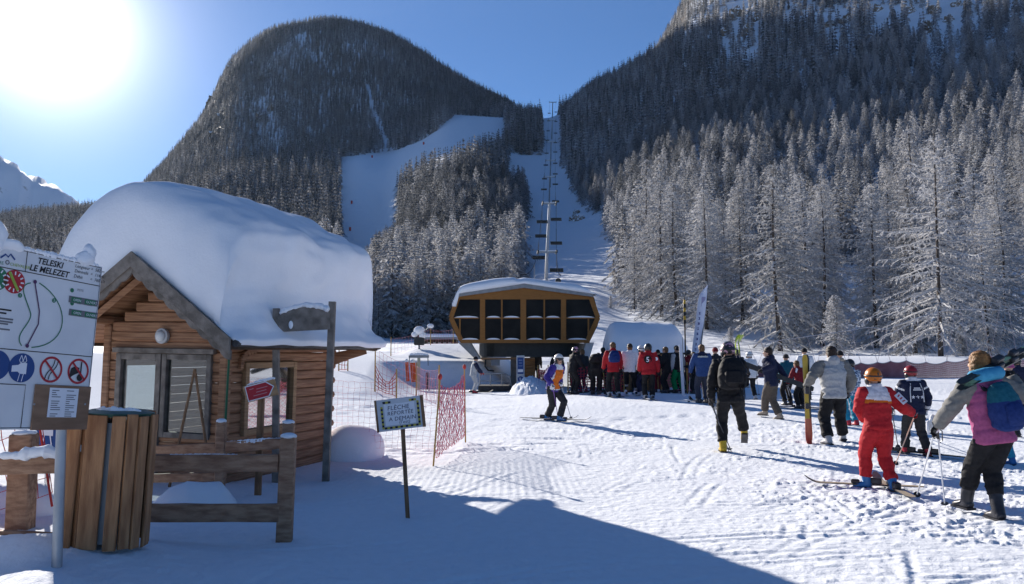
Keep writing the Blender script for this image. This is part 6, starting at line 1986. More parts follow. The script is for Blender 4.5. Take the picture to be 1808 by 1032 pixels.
def build_big_net():
    """scalloped catch net hung from a snowy cable along the foot of the wood"""
    Y = 36.5
    pk = [(1285, 645), (1312, 646), (1338, 645), (1362, 646), (1390, 645), (1416, 646), (1442, 645), (1468, 644), (1495, 643), (1520, 641), (1549, 640), (1572, 638), (1600, 637), (1635, 640), (1672, 638), (1712, 632), (1749, 628), (1797, 634), (1840, 628)]
    o0 = P(1520, 668, Y); o0.z = gzf(o0.x, o0.y)
    t = thing('catch_net', o0, 'long brownish pink catch net with scalloped top edge along the foot of the right wood', 'net')
    NETM = mat('catch_netting', (.44, .16, .18), .75, (.54, .24, .26), 3)
    V, Fc = [], []
    top, bot = [], []
    for (a, ra), (b, rb) in zip(pk, pk[1:]):
        for k in range(10):
            f = k / 10; px = a + (b - a) * f
            r = ra + (rb - ra) * f + 4 * (b - a) / 30 * 4 * f * (1 - f) * .9 + 0
            p = P(px, r, Y) - o0; g = P(px, 668, Y)
            top.append(p); bot.append(Vector((p.x, p.y, gzf(g.x, Y) - o0.z - .12)))
    # vertical and level strands, close together
    buf = MeshBuf()
    def ribbon(a, b, w):
        d = (b - a)
        if d.length < 1e-4: return
        s = d.cross(Vector((0, 1, 0))).normalized() * w
        k = len(buf.v)
        buf.v += [a - s, b - s, b + s, a + s, a + Vector((0, w, 0)), b + Vector((0, w, 0))]
        buf.f += [(k, k + 1, k + 2, k + 3), (k, k + 4, k + 5, k + 1), (k + 3, k + 2, k + 5, k + 4)]
    n = len(top)
    for i in range(n - 1):
        for h in (0, .34, .68):
            a = top[i].lerp(top[i + 1], h); b = bot[i].lerp(bot[i + 1], h)
            ribbon(a, b, .013)
        for j in range(9):
            f = (j + .5) / 9
            ribbon(top[i].lerp(bot[i], f), top[i + 1].lerp(bot[i + 1], f), .012)
    o = bpy.data.objects.new('netting', buf.mesh('netting', NETM)); link(o, t); o['kind'] = 'stuff'
    tube_obj('edge_cord', top, [.022] * n, mat('pale_cord', (.50, .42, .42), .8), t, 5)
    # snowy carrying cable and its slanting hangers
    cab = [(1240, 615), (1330, 608), (1407, 597), (1470, 588), (1533, 578), (1564, 582), (1600, 568), (1668, 548), (1720, 546), (1770, 548), (1850, 536)]
    CP_ = [P(a, b, Y + .6) - o0 for a, b in cab]
    tube_obj('carrying_cable', CP_, [.015] * len(cab), mat('snowy_cable', (.42, .43, .46), .8), t, 6)
    def cab_at(px):
        for (a, ra), (b, rb) in zip(cab, cab[1:]):
            if a <= px <= b: return P(px, ra + (rb - ra) * (px - a) / (b - a), Y + .6) - o0
        return CP_[-1]
    for i, (px, r) in enumerate(pk):
        p = P(px, r, Y) - o0
        tube_obj('hanger', [p, cab_at(max(1241, px - 17))], [.009, .009], mat('pale_cord', (.50, .42, .42), .8), t, 5)
        if i % 2 == 0: tube_obj('hanger', [p, cab_at(min(1849, px + 15))], [.008, .008], mat('pale_cord', (.50, .42, .42), .8), t, 5)
build_big_net()

# ------------------------------------------------------------------ the chairlift line
def build_lift():
    Tw = [(965, 490, 446, 125, 33), (963, 440, 360, 148, 24), (969.5, 350, 313, 297, 20), (971, 302, 284, 349, 17), (972, 272, 251, 408, 15), (974, 232, 213, 486, 13), (975, 206, 181, 578, 12)]
    tops = []
    for i, (px, rb, rt, Y, wpx) in enumerate(Tw):
        b = hill_pt(px, Y)
        top = P(px + (7 if i == 1 else 1), rt, Y)
        t = thing('lift_tower', b, ['thick silvery lift tower nearest the station roof', 'second lift tower up the piste, its cross arm above the first', 'third lift tower up the piste', 'fourth lift tower up the piste', 'fifth lift tower up the piste', 'sixth lift tower, just below the crest', 'topmost lift tower on the crest against the sky'][i], 'lift tower', 'towers of the chairlift')
        r = (.24, .32, .30, .32, .34, .36, .38)[i]
        tube_obj('mast', [Vector((0, 0, -2)), top - b], [r, r * .7], mat('pale_steel_mast', (.42, .43, .45), .45, (.50, .51, .52), 5, metal=.2) if i < 2 else GREY_PAINT, t, 10)
        hw = wpx * Y / F / 2
        box_obj('cross_arm', (hw * 2, .3, .16 + .0004 * Y), top - b, STEEL, t)
        for sg in (-1, 1):
            box_obj('sheave_train', (.25, 3.2, .3), top - b + Vector((sg * hw, 0, .05)), STN_DARK, t)
            box_obj('snow_cap', (hw * .8, .3, .16), top - b + Vector((sg * hw * .5, 0, .23)), SNOW, t)
        tops.append((top, hw))
    start = P(954, 490, 39)
    for sg, nm in ((-1, 'left'), (1, 'right')):
        pts = [start + Vector((sg * 1.0, 0, .1))] + [t + Vector((sg * hw, 0, .3)) for t, hw in tops] + [hill_pt(976, 640) + Vector((0, 30, 4))]
        full = []
        for a, b in zip(pts, pts[1:]):
            for k in range(6):
                f = k / 6; p = a.lerp(b, f); full.append(p - Vector((0, 0, 4 * f * (1 - f) * (b - a).length * .012)))
        full.append(pts[-1])
        o = tube_obj('haul_cable', full, [.028] * len(full), CABLE, None, 5)
        tag(o, 'haul cable of the chairlift, %s strand' % ('rising' if sg > 0 else 'returning left'), 'cable', 'cables of the chairlift')
        # chairs
        proto = None
        rows = ([(476, 'empty chair hanging nearest above the station roof, left strand'), (436, 'chair just left of the first tower'), (400, 'left chair'), (376, 'left chair'), (330, ''), (313, ''), (290, ''), (270, ''), (248, ''), (232, ''), (215, ''), (202, '')] if sg < 0 else
                [(456, 'chair with riders close to the first tower, right strand'), (412, ''), (372, ''), (348, ''), (322, ''), (305, ''), (287, ''), (268, ''), (252, ''), (236, ''), (216, ''), (200, '')])
        cl = [(pix(p)[1], p) for p in full]
        for i, (row, lab) in enumerate(rows):
            best = None
            for (r0, p0), (r1, p1) in zip(cl, cl[1:]):
                if min(r0, r1) <= row - 8 <= max(r0, r1) and p0.y > 60:
                    f = (row - 8 - r0) / (r1 - r0) if r1 != r0 else 0; best = p0.lerp(p1, f); break
            if best is None: continue
            if not lab or lab == 'left chair':
                lab = '%s chair up the %s strand of the lift' % (['lowest', 'second', 'third', 'fourth', 'fifth', 'sixth', 'seventh', 'eighth', 'ninth', 'tenth', 'eleventh', 'twelfth'][i], ['left', 'right'][sg > 0])
            t = thing('lift_chair', best, lab, 'chairlift chair', 'chairs of the chairlift')
            if proto is None:
                hang = tube_obj('hanger', [(0, 0, 0), (0, .12, -1.0), (0, .25, -2.3)], [.05, .05, .05], GREY_PAINT, t, 6)
                bm = bmesh.new(); box(bm, (2.0, .5, .09), (0, -.05, -2.75), bevel=.02); seat = bm_obj('seat', bm, STN_DARK, t)
                bm = bmesh.new(); box(bm, (2.0, .08, .5), (0, .22, -2.45), bevel=.02); back = bm_obj('backrest', bm, STN_DARK, t)
                bm = bmesh.new(); tube(bm, [(-1.0, .25, -2.3), (1.0, .25, -2.3)], [.04, .04], 6); fr = bm_obj('frame', bm, GREY_PAINT, t)
                proto = [hang, seat, back, fr]
            else:
                for q in proto:
                    c = q.copy(); COL.objects.link(c); c.parent = t
build_lift()

# ------------------------------------------------------------------ rocks, piste markers
ROCKM = mat('dark_cliff_rock', (.12, .095, .075), .9, (.27, .215, .165), .25, (1, 1, .5), .8, 1.0, bdist=.3)
def rock(p, r, lab, seed, grp=None, cap=True):
    bm = bmesh.new(); bmesh.ops.create_icosphere(bm, subdivisions=4, radius=1)
    for v in bm.verts:
        n = v.co.copy()
        d = mnoise.fractal(n * 1.6 + Vector((seed, 0, 0)), 1.0, 2.0, 5)
        c = mnoise.cell(n * 3 + Vector((seed, 1, 0)))
        v.co = Vector((n.x * r[0], n.y * r[1], n.z * r[2])) * (1 + .35 * d + .12 * c)
    o = bm_obj('rock_outcrop', bm, None, None)
    o.data.materials.append(ROCKM); o.data.materials.append(SNOW_HILL)
    if cap:
        for f in o.data.polygons:
            if f.normal.z > (.34 + .3 * mnoise.noise(Vector(f.center) * .35)): f.material_index = 1
    o.location = p
    tag(o, lab, 'rock', grp)
for i, (px, Y, r, lab) in enumerate([
    (1014, 262, (1.6, 1.2, 1.3), 'dark rock beside the lift piste under the edge of the right wood'), (1022, 258, (2.2, 1.5, 1.6), 'largest dark rock on the lift piste by the right wood'), (1018, 275, (1.3, 1, 1.4), 'upper dark rock on the lift piste by the right wood')]):
    rock(hill_pt(px, Y), r, lab, i * 3.1)
def hill_at(px, row, y0=250, y1=1150):
    """first point of the slope, going away, that is seen at (px,row)"""
    Y = y0
    while Y < y1:
        p = hill_pt(px, Y)
        if pix(p)[1] <= row: return p
        Y += 4
    return hill_pt(px, y1)
ORDS = ['first', 'second', 'third', 'fourth', 'fifth', 'sixth', 'seventh', 'eighth', 'ninth', 'tenth', 'eleventh', 'twelfth', 'thirteenth', 'last']
CL = sorted([(1283, 62, 20, 34), (1300, 34, 24, 44), (1322, 60, 22, 36), (1336, 38, 16, 26), (1465, 50, 20, 22), (1494, 40, 22, 26), (1550, 22, 16, 24), (1606, 22, 20, 26), (1636, 58, 24, 40), (1652, 24, 22, 32), (1676, 40, 20, 26), (1690, 14, 18, 20)])
for i, (px, row, w, h) in enumerate(CL):
    p = hill_at(px, row); k = p.y / F
    rock(p - Vector((0, 0, h * k * .15)), (w * k * .55, w * k * .4, h * k * .55), '%s from left of the small cliffs showing through trees high on the right slope' % ORDS[i], 20 + i * 1.7, 'cliffs high on the right slope')
CD = sorted([(356, 210, 14, 30), (372, 186, 16, 36), (388, 215, 16, 40), (374, 246, 16, 30), (410, 118, 14, 26), (428, 108, 12, 18), (458, 214, 14, 34), (480, 196, 14, 30)])
for i, (px, row, w, h) in enumerate(CD):
    p = hill_at(px, row, 560); k = p.y / F
    rock(p - Vector((0, 0, h * k * .2)), (w * k * .55, w * k * .4, h * k * .55), '%s from left of the cliffs on the left flank of the domed mountain' % ORDS[i], 60 + i * 2.3, 'cliffs on the left flank of the dome')
for i, (px, row, Y) in enumerate(((657, 287, 520), (621, 367, 395), (618, 405, 345), (748, 258, 480))):
    p = hill_pt(px, Y)
    o = tube_obj('piste_marker', [Vector((0, 0, -.3)), Vector((0, 0, 1.5))], [.5, .5], NET_RED, None, 10); o.location = p
    tag(o, ['red dot of a padded post at the top of the left piste', 'red padded post half way down the left piste', 'lowest red padded post on the left piste', 'red padded post where the left piste bends behind the trees'][i], 'padded post')
# ------------------------------------------------------------------ people
def cloth(name, c, c2=None, rough=0.75, scale=30, bump=0.25, sheen=0.0, spec=.15):
    c2 = c2 or tuple(min(1, v * 1.25 + .004) for v in c)
    return mat(name, c, rough, c2, scale, bump=bump, bscale=60, bdist=.01, sheen=sheen, spec=spec)

K = dict(
    black=cloth('black_cloth', (.012, .012, .014)), charcoal=cloth('charcoal_cloth', (.025, .025, .028)), navy=cloth('navy_cloth', (.014, .018, .045)),
    blue=cloth('blue_cloth', (.025, .055, .16)), purple=cloth('purple_cloth', (.045, .03, .20)), red=cloth('red_cloth', (.32, .014, .020)), dkred=cloth('dark_red_cloth', (.16, .012, .018)),
    brightred=cloth('bright_red_cloth', (.36, .016, .022)), orange=cloth('orange_cloth', (.55, .13, .015)), white=cloth('white_cloth', (.62, .62, .64)), cream=cloth('cream_cloth', (.55, .52, .44)),
    ltgrey=cloth('light_grey_cloth', (.36, .37, .38)), grey=cloth('grey_cloth', (.17, .165, .155)), beige=cloth('beige_cloth', (.30, .25, .19)), taupe=cloth('grey_brown_cloth', (.075, .062, .052)),
    aqua=cloth('aqua_cloth', (.02, .24, .36)), green=cloth('green_cloth', (.0, .17, .06)), pink=cloth('pink_quilted_cloth', (.32, .075, .18)), jeans=cloth('dark_jeans', (.03, .035, .055)),
    dkteal=cloth('teal_cloth', (.01, .09, .13)), packblue=cloth('pack_blue_cloth', (.012, .03, .13)),
    pattern=mat('blue_white_pattern_cloth', (.55, .62, .70), .75, (.05, .10, .20), 26, (1, 1, 1), .2, 60, mixlo=.46, mixhi=.52, detail=1),
    skin=mat('skin', (.50, .30, .21), .55, (.56, .34, .24), 20), hair=mat('brown_hair', (.065, .032, .014), .5, (.20, .10, .04), 30, (1, 1, .25), .6, 90), dkhair=mat('dark_hair', (.018, .012, .009), .55, (.05, .03, .02), 30, bump=.6, bscale=90),
    auburn=mat('auburn_hair', (.15, .06, .018), .5, (.36, .17, .055), 24, (1, 1, .2), .6, 80), hplastic=mat('white_helmet_shell', (.62, .62, .62), .3, (.68, .68, .68), 3, spec=.5),
    hblack=mat('black_helmet_shell', (.015, .015, .017), .3, (.03, .03, .03), 4, spec=.5), horange=mat('orange_helmet_shell', (.55, .16, .008), .35, (.50, .14, .01), 3, spec=.4), hred=mat('red_helmet_shell', (.25, .012, .02), .3, (.30, .02, .03), 3, spec=.5),
    hpink=mat('pink_patterned_helmet', (.02, .02, .025), .3, (.55, .30, .38), 14, mixlo=.5, mixhi=.56, detail=2, spec=.5), lens=mat('goggle_lens', (.02, .02, .03), .1, spec=.6),
    byellow=mat('yellow_boot_shell', (.58, .40, .03), .35, (.50, .33, .03), 8), bblue=mat('blue_boot_shell', (.02, .13, .36), .35, (.04, .18, .42), 8), bwhite=mat('white_boot_shell', (.52, .52, .53), .35, (.40, .40, .42), 8), bblack=mat('black_boot_shell', (.018, .018, .022), .35, (.05, .05, .06), 8),
    bred=mat('red_boot_shell', (.42, .02, .04), .35, (.48, .04, .06), 8), bbeige=mat('beige_boot', (.38, .31, .24), .5, (.32, .26, .2), 8), buckle=mat('boot_buckle', (.5, .5, .52), .3, metal=.8),
)

JOBS = []
def job(name, bm, voxel, mats, parent, wr=0.0, wf=8.0, classify=None, smooth=2):
    me = bpy.data.meshes.new(name)
    bmesh.ops.recalc_face_normals(bm, faces=bm.faces)
    bm.to_mesh(me); bm.free()
    o = link(bpy.data.objects.new(name, me), parent)
    md = o.modifiers.new('r', 'REMESH'); md.mode = 'VOXEL'; md.voxel_size = voxel
    if smooth:
        sm = o.modifiers.new('s', 'SMOOTH'); sm.iterations = smooth; sm.factor = .5
    JOBS.append((o, mats, wr, wf, classify))
    return o

def finish_jobs():
    dg = bpy.context.evaluated_depsgraph_get()
    done = [(o, bpy.data.meshes.new_from_object(o.evaluated_get(dg)), mats, wr, wf, cl) for (o, mats, wr, wf, cl) in JOBS]
    for o, me, mats, wr, wf, cl in done:
        old = o.data; o.modifiers.clear(); o.data = me; bpy.data.meshes.remove(old)
        me.name = o.name
        me.materials.clear()
        for m in mats: me.materials.append(m)
        n = len(me.vertices)
        if wr:
            co = np.empty(n * 3, np.float32); me.vertices.foreach_get('co', co); co = co.reshape(-1, 3)
            no = np.empty(n * 3, np.float32); me.vertices.foreach_get('normal', no); no = no.reshape(-1, 3)
            s = hash(o.name) % 97
            f = fbm(co[:, 0] * wf + co[:, 1] * wf * .8 + s, co[:, 2] * wf * 1.7 + co[:, 1] * wf * .5, 7, 3)
            f = (1 - np.abs(f) * 2.2)
            co = co + no * (f * wr)[:, None]
            me.vertices.foreach_set('co', co.ravel())
        me.polygons.foreach_set('use_smooth', [True] * len(me.polygons))
        if cl:
            me.polygons.foreach_set('material_index', [cl(Vector(p.center)) for p in me.polygons])
        me.update()
    JOBS.clear()

def ik(a, t, l1, l2, pole):
    """two-bone reach: returns (mid joint, end)"""
    a, t = Vector(a), Vector(t)
    d = t - a; L = d.length
    if L > (l1 + l2) * .995:
        t = a + d.normalized() * (l1 + l2) * .995; d = t - a; L = d.length
    L = max(L, abs(l1 - l2) + 1e-3)
    x = (l1 * l1 - l2 * l2 + L * L) / (2 * L)
    h = math.sqrt(max(0, l1 * l1 - x * x))
    dn = d.normalized(); p = Vector(pole); p = (p - dn * p.dot(dn))
    p = p.normalized() if p.length > 1e-4 else Vector((0, 1, 0))
    return a + dn * x + p * h, t

def segdist(p, a, b):
    d = b - a; t = max(0, min(1, (p - a).dot(d) / max(1e-9, d.length_squared)))
    return (p - (a + d * t)).length, t

PEOPLE = {}
def person(key, px, row, top, heading, label, jacket='black', trousers='black', boots='bblack', head=('hair', 'hair'), H=None, lean=4, side=0, drop=.0,
           feet=None, hands=None, hyaw=0, hpitch=0, zones=None, jmats=None, gloves='black', puff=1.0, jlen=.455, wide=1.0, group=None, near=False, elbows=None, goggles=False, tshape=1.0, hood=None, cuff=.13):
    g = ground_at(px, row)
    if H is None: H = (P(px, top, g.y).z - g.z)
    root = thing('person', g, label, 'person', group, (0, 0, math.radians(heading)))
    M = Matrix.Translation(g) @ Euler((0, 0, math.radians(heading))).to_matrix().to_4x4()
    Mi = M.inverted()
    def loc(q, ground=False):
        """a local point in metres; tuples are fractions of the height, ('px', px, row, dY) a point of the photo"""
        if q[0] == 'px':
            if ground:
                w = ground_at(q[1], q[2]); w.z += .05 * H
            else:
                w = P(q[1], q[2], g.y + (q[3] if len(q) > 3 else 0))
            return Mi @ w
        return Vector(q[:3]) * H
    vs = 0.0085 if near else 0.0125
    la, sa = math.radians(lean), math.radians(side)
    up = Vector((math.sin(sa), math.sin(la) * math.cos(sa), math.cos(la) * math.cos(sa)))
    pel = Vector((0, -math.sin(la) * .04 * H, (.525 - drop) * H))
    def sp(f): return pel + up * ((f - .525) * H)
    right = Vector((1, 0, 0)); right = (right - up * right.dot(up)).normalized(); fwd = up.cross(right).normalized()
    if fwd.y < 0: fwd = -fwd
    nk = sp(.850); hc = sp(.865) + (up * .4 + Vector((0, math.sin(la) * .3, .6))).normalized() * .062 * H + fwd * .010 * H
    # legs
    feet = feet or [(-.062, .01, .05), (.062, .0, .05)]
    legs = []
    for s, ft in zip((-1, 1), feet):
        hip = pel + right * (s * .052 * H) - up * .015 * H
        f = loc(ft, True)
        kn, an = ik(hip, f, .247 * H, .245 * H, (s * .12, 1, 0))
        legs.append((hip, kn, an))
    # arms
    hands = hands or [(-.17, .05, .46), (.17, .05, .46)]
    arms = []
    for i, (s, hd) in enumerate(zip((-1, 1), hands)):
        sh = sp(.808) + right * (s * .112 * H * wide)
        pole = (elbows[i] if elbows else (s * .6, -.7, -.35))
        el, wr = ik(sh, loc(hd), .165 * H, .150 * H, pole)
        arms.append((sh, el, wr))
    T = lambda v: Vector(v)
    # ---- body, one continuous surface
    Rh = Euler((math.radians(hpitch), 0, math.radians(hyaw))).to_matrix()
    hf = lambda v: hc + Rh @ (Vector(v) * H)
    bm = bmesh.new()
    tube(bm, [sp(.47), sp(.58), sp(.70), sp(.79), sp(.835)], [(.075 * H, .058 * H), (.072 * H, .055 * H), (.088 * H, .062 * H), (.085 * H, .05 * H), (.03 * H, .03 * H)], 12, fwd)
    tube(bm, [sp(.80), nk, hc], [.034 * H, .031 * H, .030 * H], 10, fwd)
    for hip, kn, an in legs: tube(bm, [hip + up * .03 * H, hip, kn, an], [.04 * H, .045 * H, .033 * H, .026 * H], 10)
    for (sh, el, wr), s in zip(arms, (-1, 1)):
        d = (wr - el).normalized()
        tube(bm, [sh - right * s * .04 * H, sh, el, wr, wr + d * .03 * H], [.03 * H, .031 * H, .025 * H, .018 * H, .018 * H], 8)
    ellipsoid(bm, hf((0, 0, .012)), (.0435 * H, .055 * H, .058 * H), Rh, 16, 12)
    ellipsoid(bm, hf((0, .014, -.030)), (.034 * H, .040 * H, .038 * H), Rh, 12, 10)
    ellipsoid(bm, hf((0, .058, -.008)), (.009 * H, .014 * H, .014 * H), Rh, 8, 6)
    for s in (-1, 1): ellipsoid(bm, hf((s * .045, -.004, -.004)), (.007 * H, .012 * H, .017 * H), Rh, 8, 6)
    body = job('body', bm, .0075 * H, [K['skin']], root, smooth=1)
    for s in (-1, 1):
        bm = bmesh.new(); ellipsoid(bm, hf((s * .017, .050, .008)), (.006 * H, .005 * H, .004 * H), Rh, 8, 6); bm_obj('eye', bm, K['dkhair'], root, True)
    bm = bmesh.new(); ellipsoid(bm, hf((0, .052, -.034)), (.013 * H, .006 * H, .004 * H), Rh, 8, 6); bm_obj('mouth', bm, K['dkred'], root, True)
    # ---- jacket
    bm = bmesh.new()
    p = puff
    tube(bm, [sp(jlen), sp(jlen + .012), sp(.57), sp(.66), sp(.735), sp(.795), sp(.828), sp(.858), sp(.880)],
         [(.108 * H * p, .086 * H * p), (.112 * H * p, .089 * H * p), (.106 * H * p, .084 * H * p), (.113 * H * p, .086 * H * p), (.121 * H * p * wide, .088 * H * p), (.113 * H * wide, .072 * H), (.070 * H, .058 * H), (.051 * H, .050 * H), (.048 * H, .048 * H)], 20, fwd, power=.85)
    for (sh, el, wr), s in zip(arms, (-1, 1)):
        tube(bm, [sh - right * s * .06 * H - up * .005 * H, sh, sh.lerp(el, .5), el, el.lerp(wr, .5), wr], [.050 * H, .052 * H * p, .047 * H * p, .044 * H * p, .040 * H * p, .033 * H], 12)
    if hood:
        ellipsoid(bm, sp(.855) - fwd * .045 * H, (.062 * H, .040 * H, .045 * H), None, 14, 10)
    jm = [K[j] if isinstance(j, str) else j for j in ([jacket] + (jmats or []))]
    cl = None
    if zones:
        def cl(c, arms=arms):
            ds, ts = segdist(c, sp(jlen), sp(.88))
            best = ('torso', ds, .0); side_ = 0
            fz = (c - pel).dot(up) / H + .525
            for i, (sh, el, wr) in enumerate(arms):
                d1, t1 = segdist(c, sh, el); d2, t2 = segdist(c, el, wr)
                if min(d1, d2) < .062 * H and abs((c - pel).dot(right)) > .085 * H or min(d1, d2) < ds * .55:
                    return zones('arm', t1 * .5 if d1 < d2 else .5 + .5 * t2, i, 0, fz)
            rel = c - pel
            return zones('torso', (rel.dot(right)) / H, 0, rel.dot(fwd) / H, fz)
    jk = job('jacket', bm, vs * H, jm, root, (.010 if near else .0065) * H, 9 / H, cl)
    # ---- trousers
    bm = bmesh.new()
    tube(bm, [sp(.600), sp(.555), sp(.50), sp(.455)], [(.080 * H, .064 * H), (.088 * H, .070 * H), (.092 * H, .075 * H), (.068 * H, .064 * H)], 16, fwd)
    for hip, kn, an in legs:
        lo = an.lerp(kn, cuff)
        tube(bm, [hip + up * .035 * H, hip - up * .02 * H, hip.lerp(kn, .55), kn, kn.lerp(an, .5), lo], [.058 * H, .064 * H * tshape, .056 * H * tshape, .049 * H * tshape, .046 * H * tshape, .047 * H * tshape], 12)
    tm = trousers if isinstance(trousers, (list, tuple)) else [trousers]
    tr = job('trousers', bm, vs * H, [K[t] for t in tm], root, (.009 if near else .006) * H, 8 / H)
    # ---- boots
    for (hip, kn, an), ft in zip(legs, feet):
        yawf = 0; pit = 0
        if len(ft) > 4 and ft[0] == 'px': yawf, pit = ft[3], ft[4]
        elif ft[0] != 'px' and len(ft) > 3: yawf, pit = ft[3], ft[4]
        ft_R = Euler((math.radians(pit), 0, math.radians(yawf))).to_matrix()
        hh = .05 * H
        bm = bmesh.new()
        f = lambda v: an + ft_R @ (Vector(v) * H)
        tube(bm, [f((0, -.040, -.030)), f((0, -.030, -.022)), f((0, .02, -.020)), f((0, .07, -.028)), f((0, .098, -.034)), f((0, .106, -.036))], [(.024 * H, .020 * H), (.031 * H, .028 * H), (.033 * H, .029 * H), (.034 * H, .022 * H), (.030 * H, .016 * H), (.018 * H, .010 * H)], 12, Vector((0, 0, 1)))
        cu = an.lerp(kn, max(.38, cuff + .16))
        tube(bm, [f((0, -.008, -.03)), f((0, -.006, .0)), an.lerp(kn, .18) , cu], [(.032 * H, .036 * H), (.034 * H, .038 * H), (.036 * H, .040 * H), (.037 * H, .042 * H)], 12, Vector((0, 1, 0)))
        bt = job('boot', bm, .0075 * H, [K[boots]], root, smooth=1)
        box_obj('sole', (.062 * H, .150 * H, .014 * H), f((0, .03, -.046)), K['bblack'], bt, ft_R.to_euler())
        if near:
            for q in (.02, .045, .07):
                box_obj('buckle', (.05 * H, .010 * H, .010 * H), f((.012, q, -.004 - (q - .02) * .35)), K['buckle'], bt, ft_R.to_euler())
    # ---- gloves with fingers
    palms = []
    for (sh, el, wr), s in zip(arms, (-1, 1)):
        d = (wr - el).normalized()
        up_ = Vector((0, 0, 1)); sd = d.cross(up_)
        sd = sd.normalized() if sd.length > .2 else right
        nm = sd.cross(d).normalized()
        bm = bmesh.new()
        c = wr + d * .024 * H
        tube(bm, [wr - d * .012 * H, wr + d * .006 * H, c, wr + d * .048 * H], [(.024 * H, .022 * H), (.021 * H, .018 * H), (.024 * H, .016 * H), (.022 * H, .014 * H)], 10, nm)
        for q, ln in zip((-1.5, -.5, .5, 1.5), (.030, .036, .034, .026)):
            a = wr + d * .044 * H + sd * (q * .0105 * H)
            b = a + d * ln * .55 * H - nm * .006 * H
            e = b + (d * .25 - nm * .95).normalized() * ln * .55 * H
            e2 = e + (-d * .75 - nm * .5).normalized() * ln * .35 * H
            tube(bm, [a, b, e, e2], [.0068 * H, .0066 * H, .006 * H, .005 * H], 6, nm)
        a = c - sd * s * .016 * H; b = a + (d * .6 - sd * s * .8).normalized() * .02 * H; e = b + (d * .7 - nm * .8).normalized() * .018 * H
        tube(bm, [a, b, e], [.0085 * H, .0078 * H, .006 * H], 6, nm)
        job('glove', bm, .0042 * H, [K[gloves]], root, smooth=1)
        palms.append(M @ (wr + d * .05 * H - nm * .012 * H))
    # ---- head wear
    kind = head[0]
    if kind == 'helmet':
        bm = bmesh.new()
        vsx = bmesh.ops.create_uvsphere(bm, u_segments=24, v_segments=16, radius=1.0)['verts']
        kill = [v for v in vsx if v.co.z < -.62 or (v.co.y > .42 and v.co.z < .12)]
        bmesh.ops.delete(bm, geom=kill, context='VERTS')
        for v in bm.verts:
            if v.co.y < 0: v.co.y *= 1.04
            v.co = hf((v.co.x * .0625, v.co.y * .0725 - .003, v.co.z * .070 + .018))
        o = bm_obj('helmet', bm, K[head[1]], root, True)
        sd = o.modifiers.new('shell', 'SOLIDIFY'); sd.thickness = .012 * H; sd.offset = -.2
        for s in (-1, 1):
            bm = bmesh.new(); ellipsoid(bm, hf((s * .052, .004, -.022)), (.016 * H, .030 * H, .034 * H), Rh, 12, 8); bm_obj('ear_pad', bm, K['hblack'], o, True)
        bm = bmesh.new()
        n = 24; pts = [hf((.0665 * math.cos(2 * math.pi * i / n), .0765 * math.sin(2 * math.pi * i / n) - .003, .022 + .004 * math.sin(2 * math.pi * i / n))) for i in range(n + 1)]
        tube(bm, pts, [(.0018 * H, .011 * H) if False else .0075 * H] * len(pts), 6, Vector((0, 0, 1)))
        bm_obj('goggle_strap', bm, K['hblack'], o, True)
        if near and head[1] == 'horange':
            box_obj('strap_clip', (.010 * H, .006 * H, .040 * H), hf((0, -.079, .030)), K['hblack'], o, Rh.to_euler(), .001)
            for s in (-1, 1): box_obj('vent', (.020 * H, .006 * H, .005 * H), hf((s * .022, -.0735, -.006)), K['hblack'], o, Rh.to_euler())
        bm = bmesh.new(); ellipsoid(bm, hf((0, .052, .010)), (.044 * H, .022 * H, .022 * H), Rh, 14, 10); bm_obj('goggles', bm, K['lens'], o, True)
    elif kind == 'cap':
        bm = bmesh.new(); ellipsoid(bm, hf((0, -.003, .030)), (.052 * H, .062 * H, .052 * H), Rh, 18, 12)
        tube(bm, [hf((.051 * math.cos(a), .061 * math.sin(a) - .003, .010)) for a in [2 * math.pi * i / 20 for i in range(21)]], [.009 * H] * 21, 6, Vector((0, 0, 1)))
        job('woolly_hat', bm, .006 * H, [K[head[1]]], root, .002 * H, 30 / H, smooth=1)
        if len(head) > 2:
            bm = bmesh.new(); ellipsoid(bm, hf((0, -.030, -.022)), (.045 * H, .030 * H, .045 * H), Rh, 12, 8); job('hair', bm, .006 * H, [K[head[2]]], root, .004 * H, 30 / H, smooth=0)
    else:
        bm = bmesh.new()
        ellipsoid(bm, hf((0, -.010, .026)), (.052 * H, .060 * H, .054 * H), Rh, 16, 12)
        ellipsoid(bm, hf((0, -.030, -.006)), (.050 * H, .038 * H, .050 * H), Rh, 14, 10)
        if len(head) > 2:
            ellipsoid(bm, hf((0, -.030, -.035)), (.058 * H, .036 * H, .050 * H), Rh, 14, 10)
            for s in (-1, 1): ellipsoid(bm, hf((s * .042, -.006, -.02)), (.022 * H, .034 * H, .052 * H), Rh, 10, 8)
        job('hair', bm, .006 * H, [K[head[1]]], root, .0055 * H, 34 / H, smooth=1)
    rec = dict(root=root, M=M, H=H, palms=palms, arms=arms, legs=legs, feet=feet, sp=sp, fwd=fwd, right=right, up=up, jacket=jk, hf=hf, label=label, g=g, pel=pel)
    PEOPLE[key] = rec
    return rec

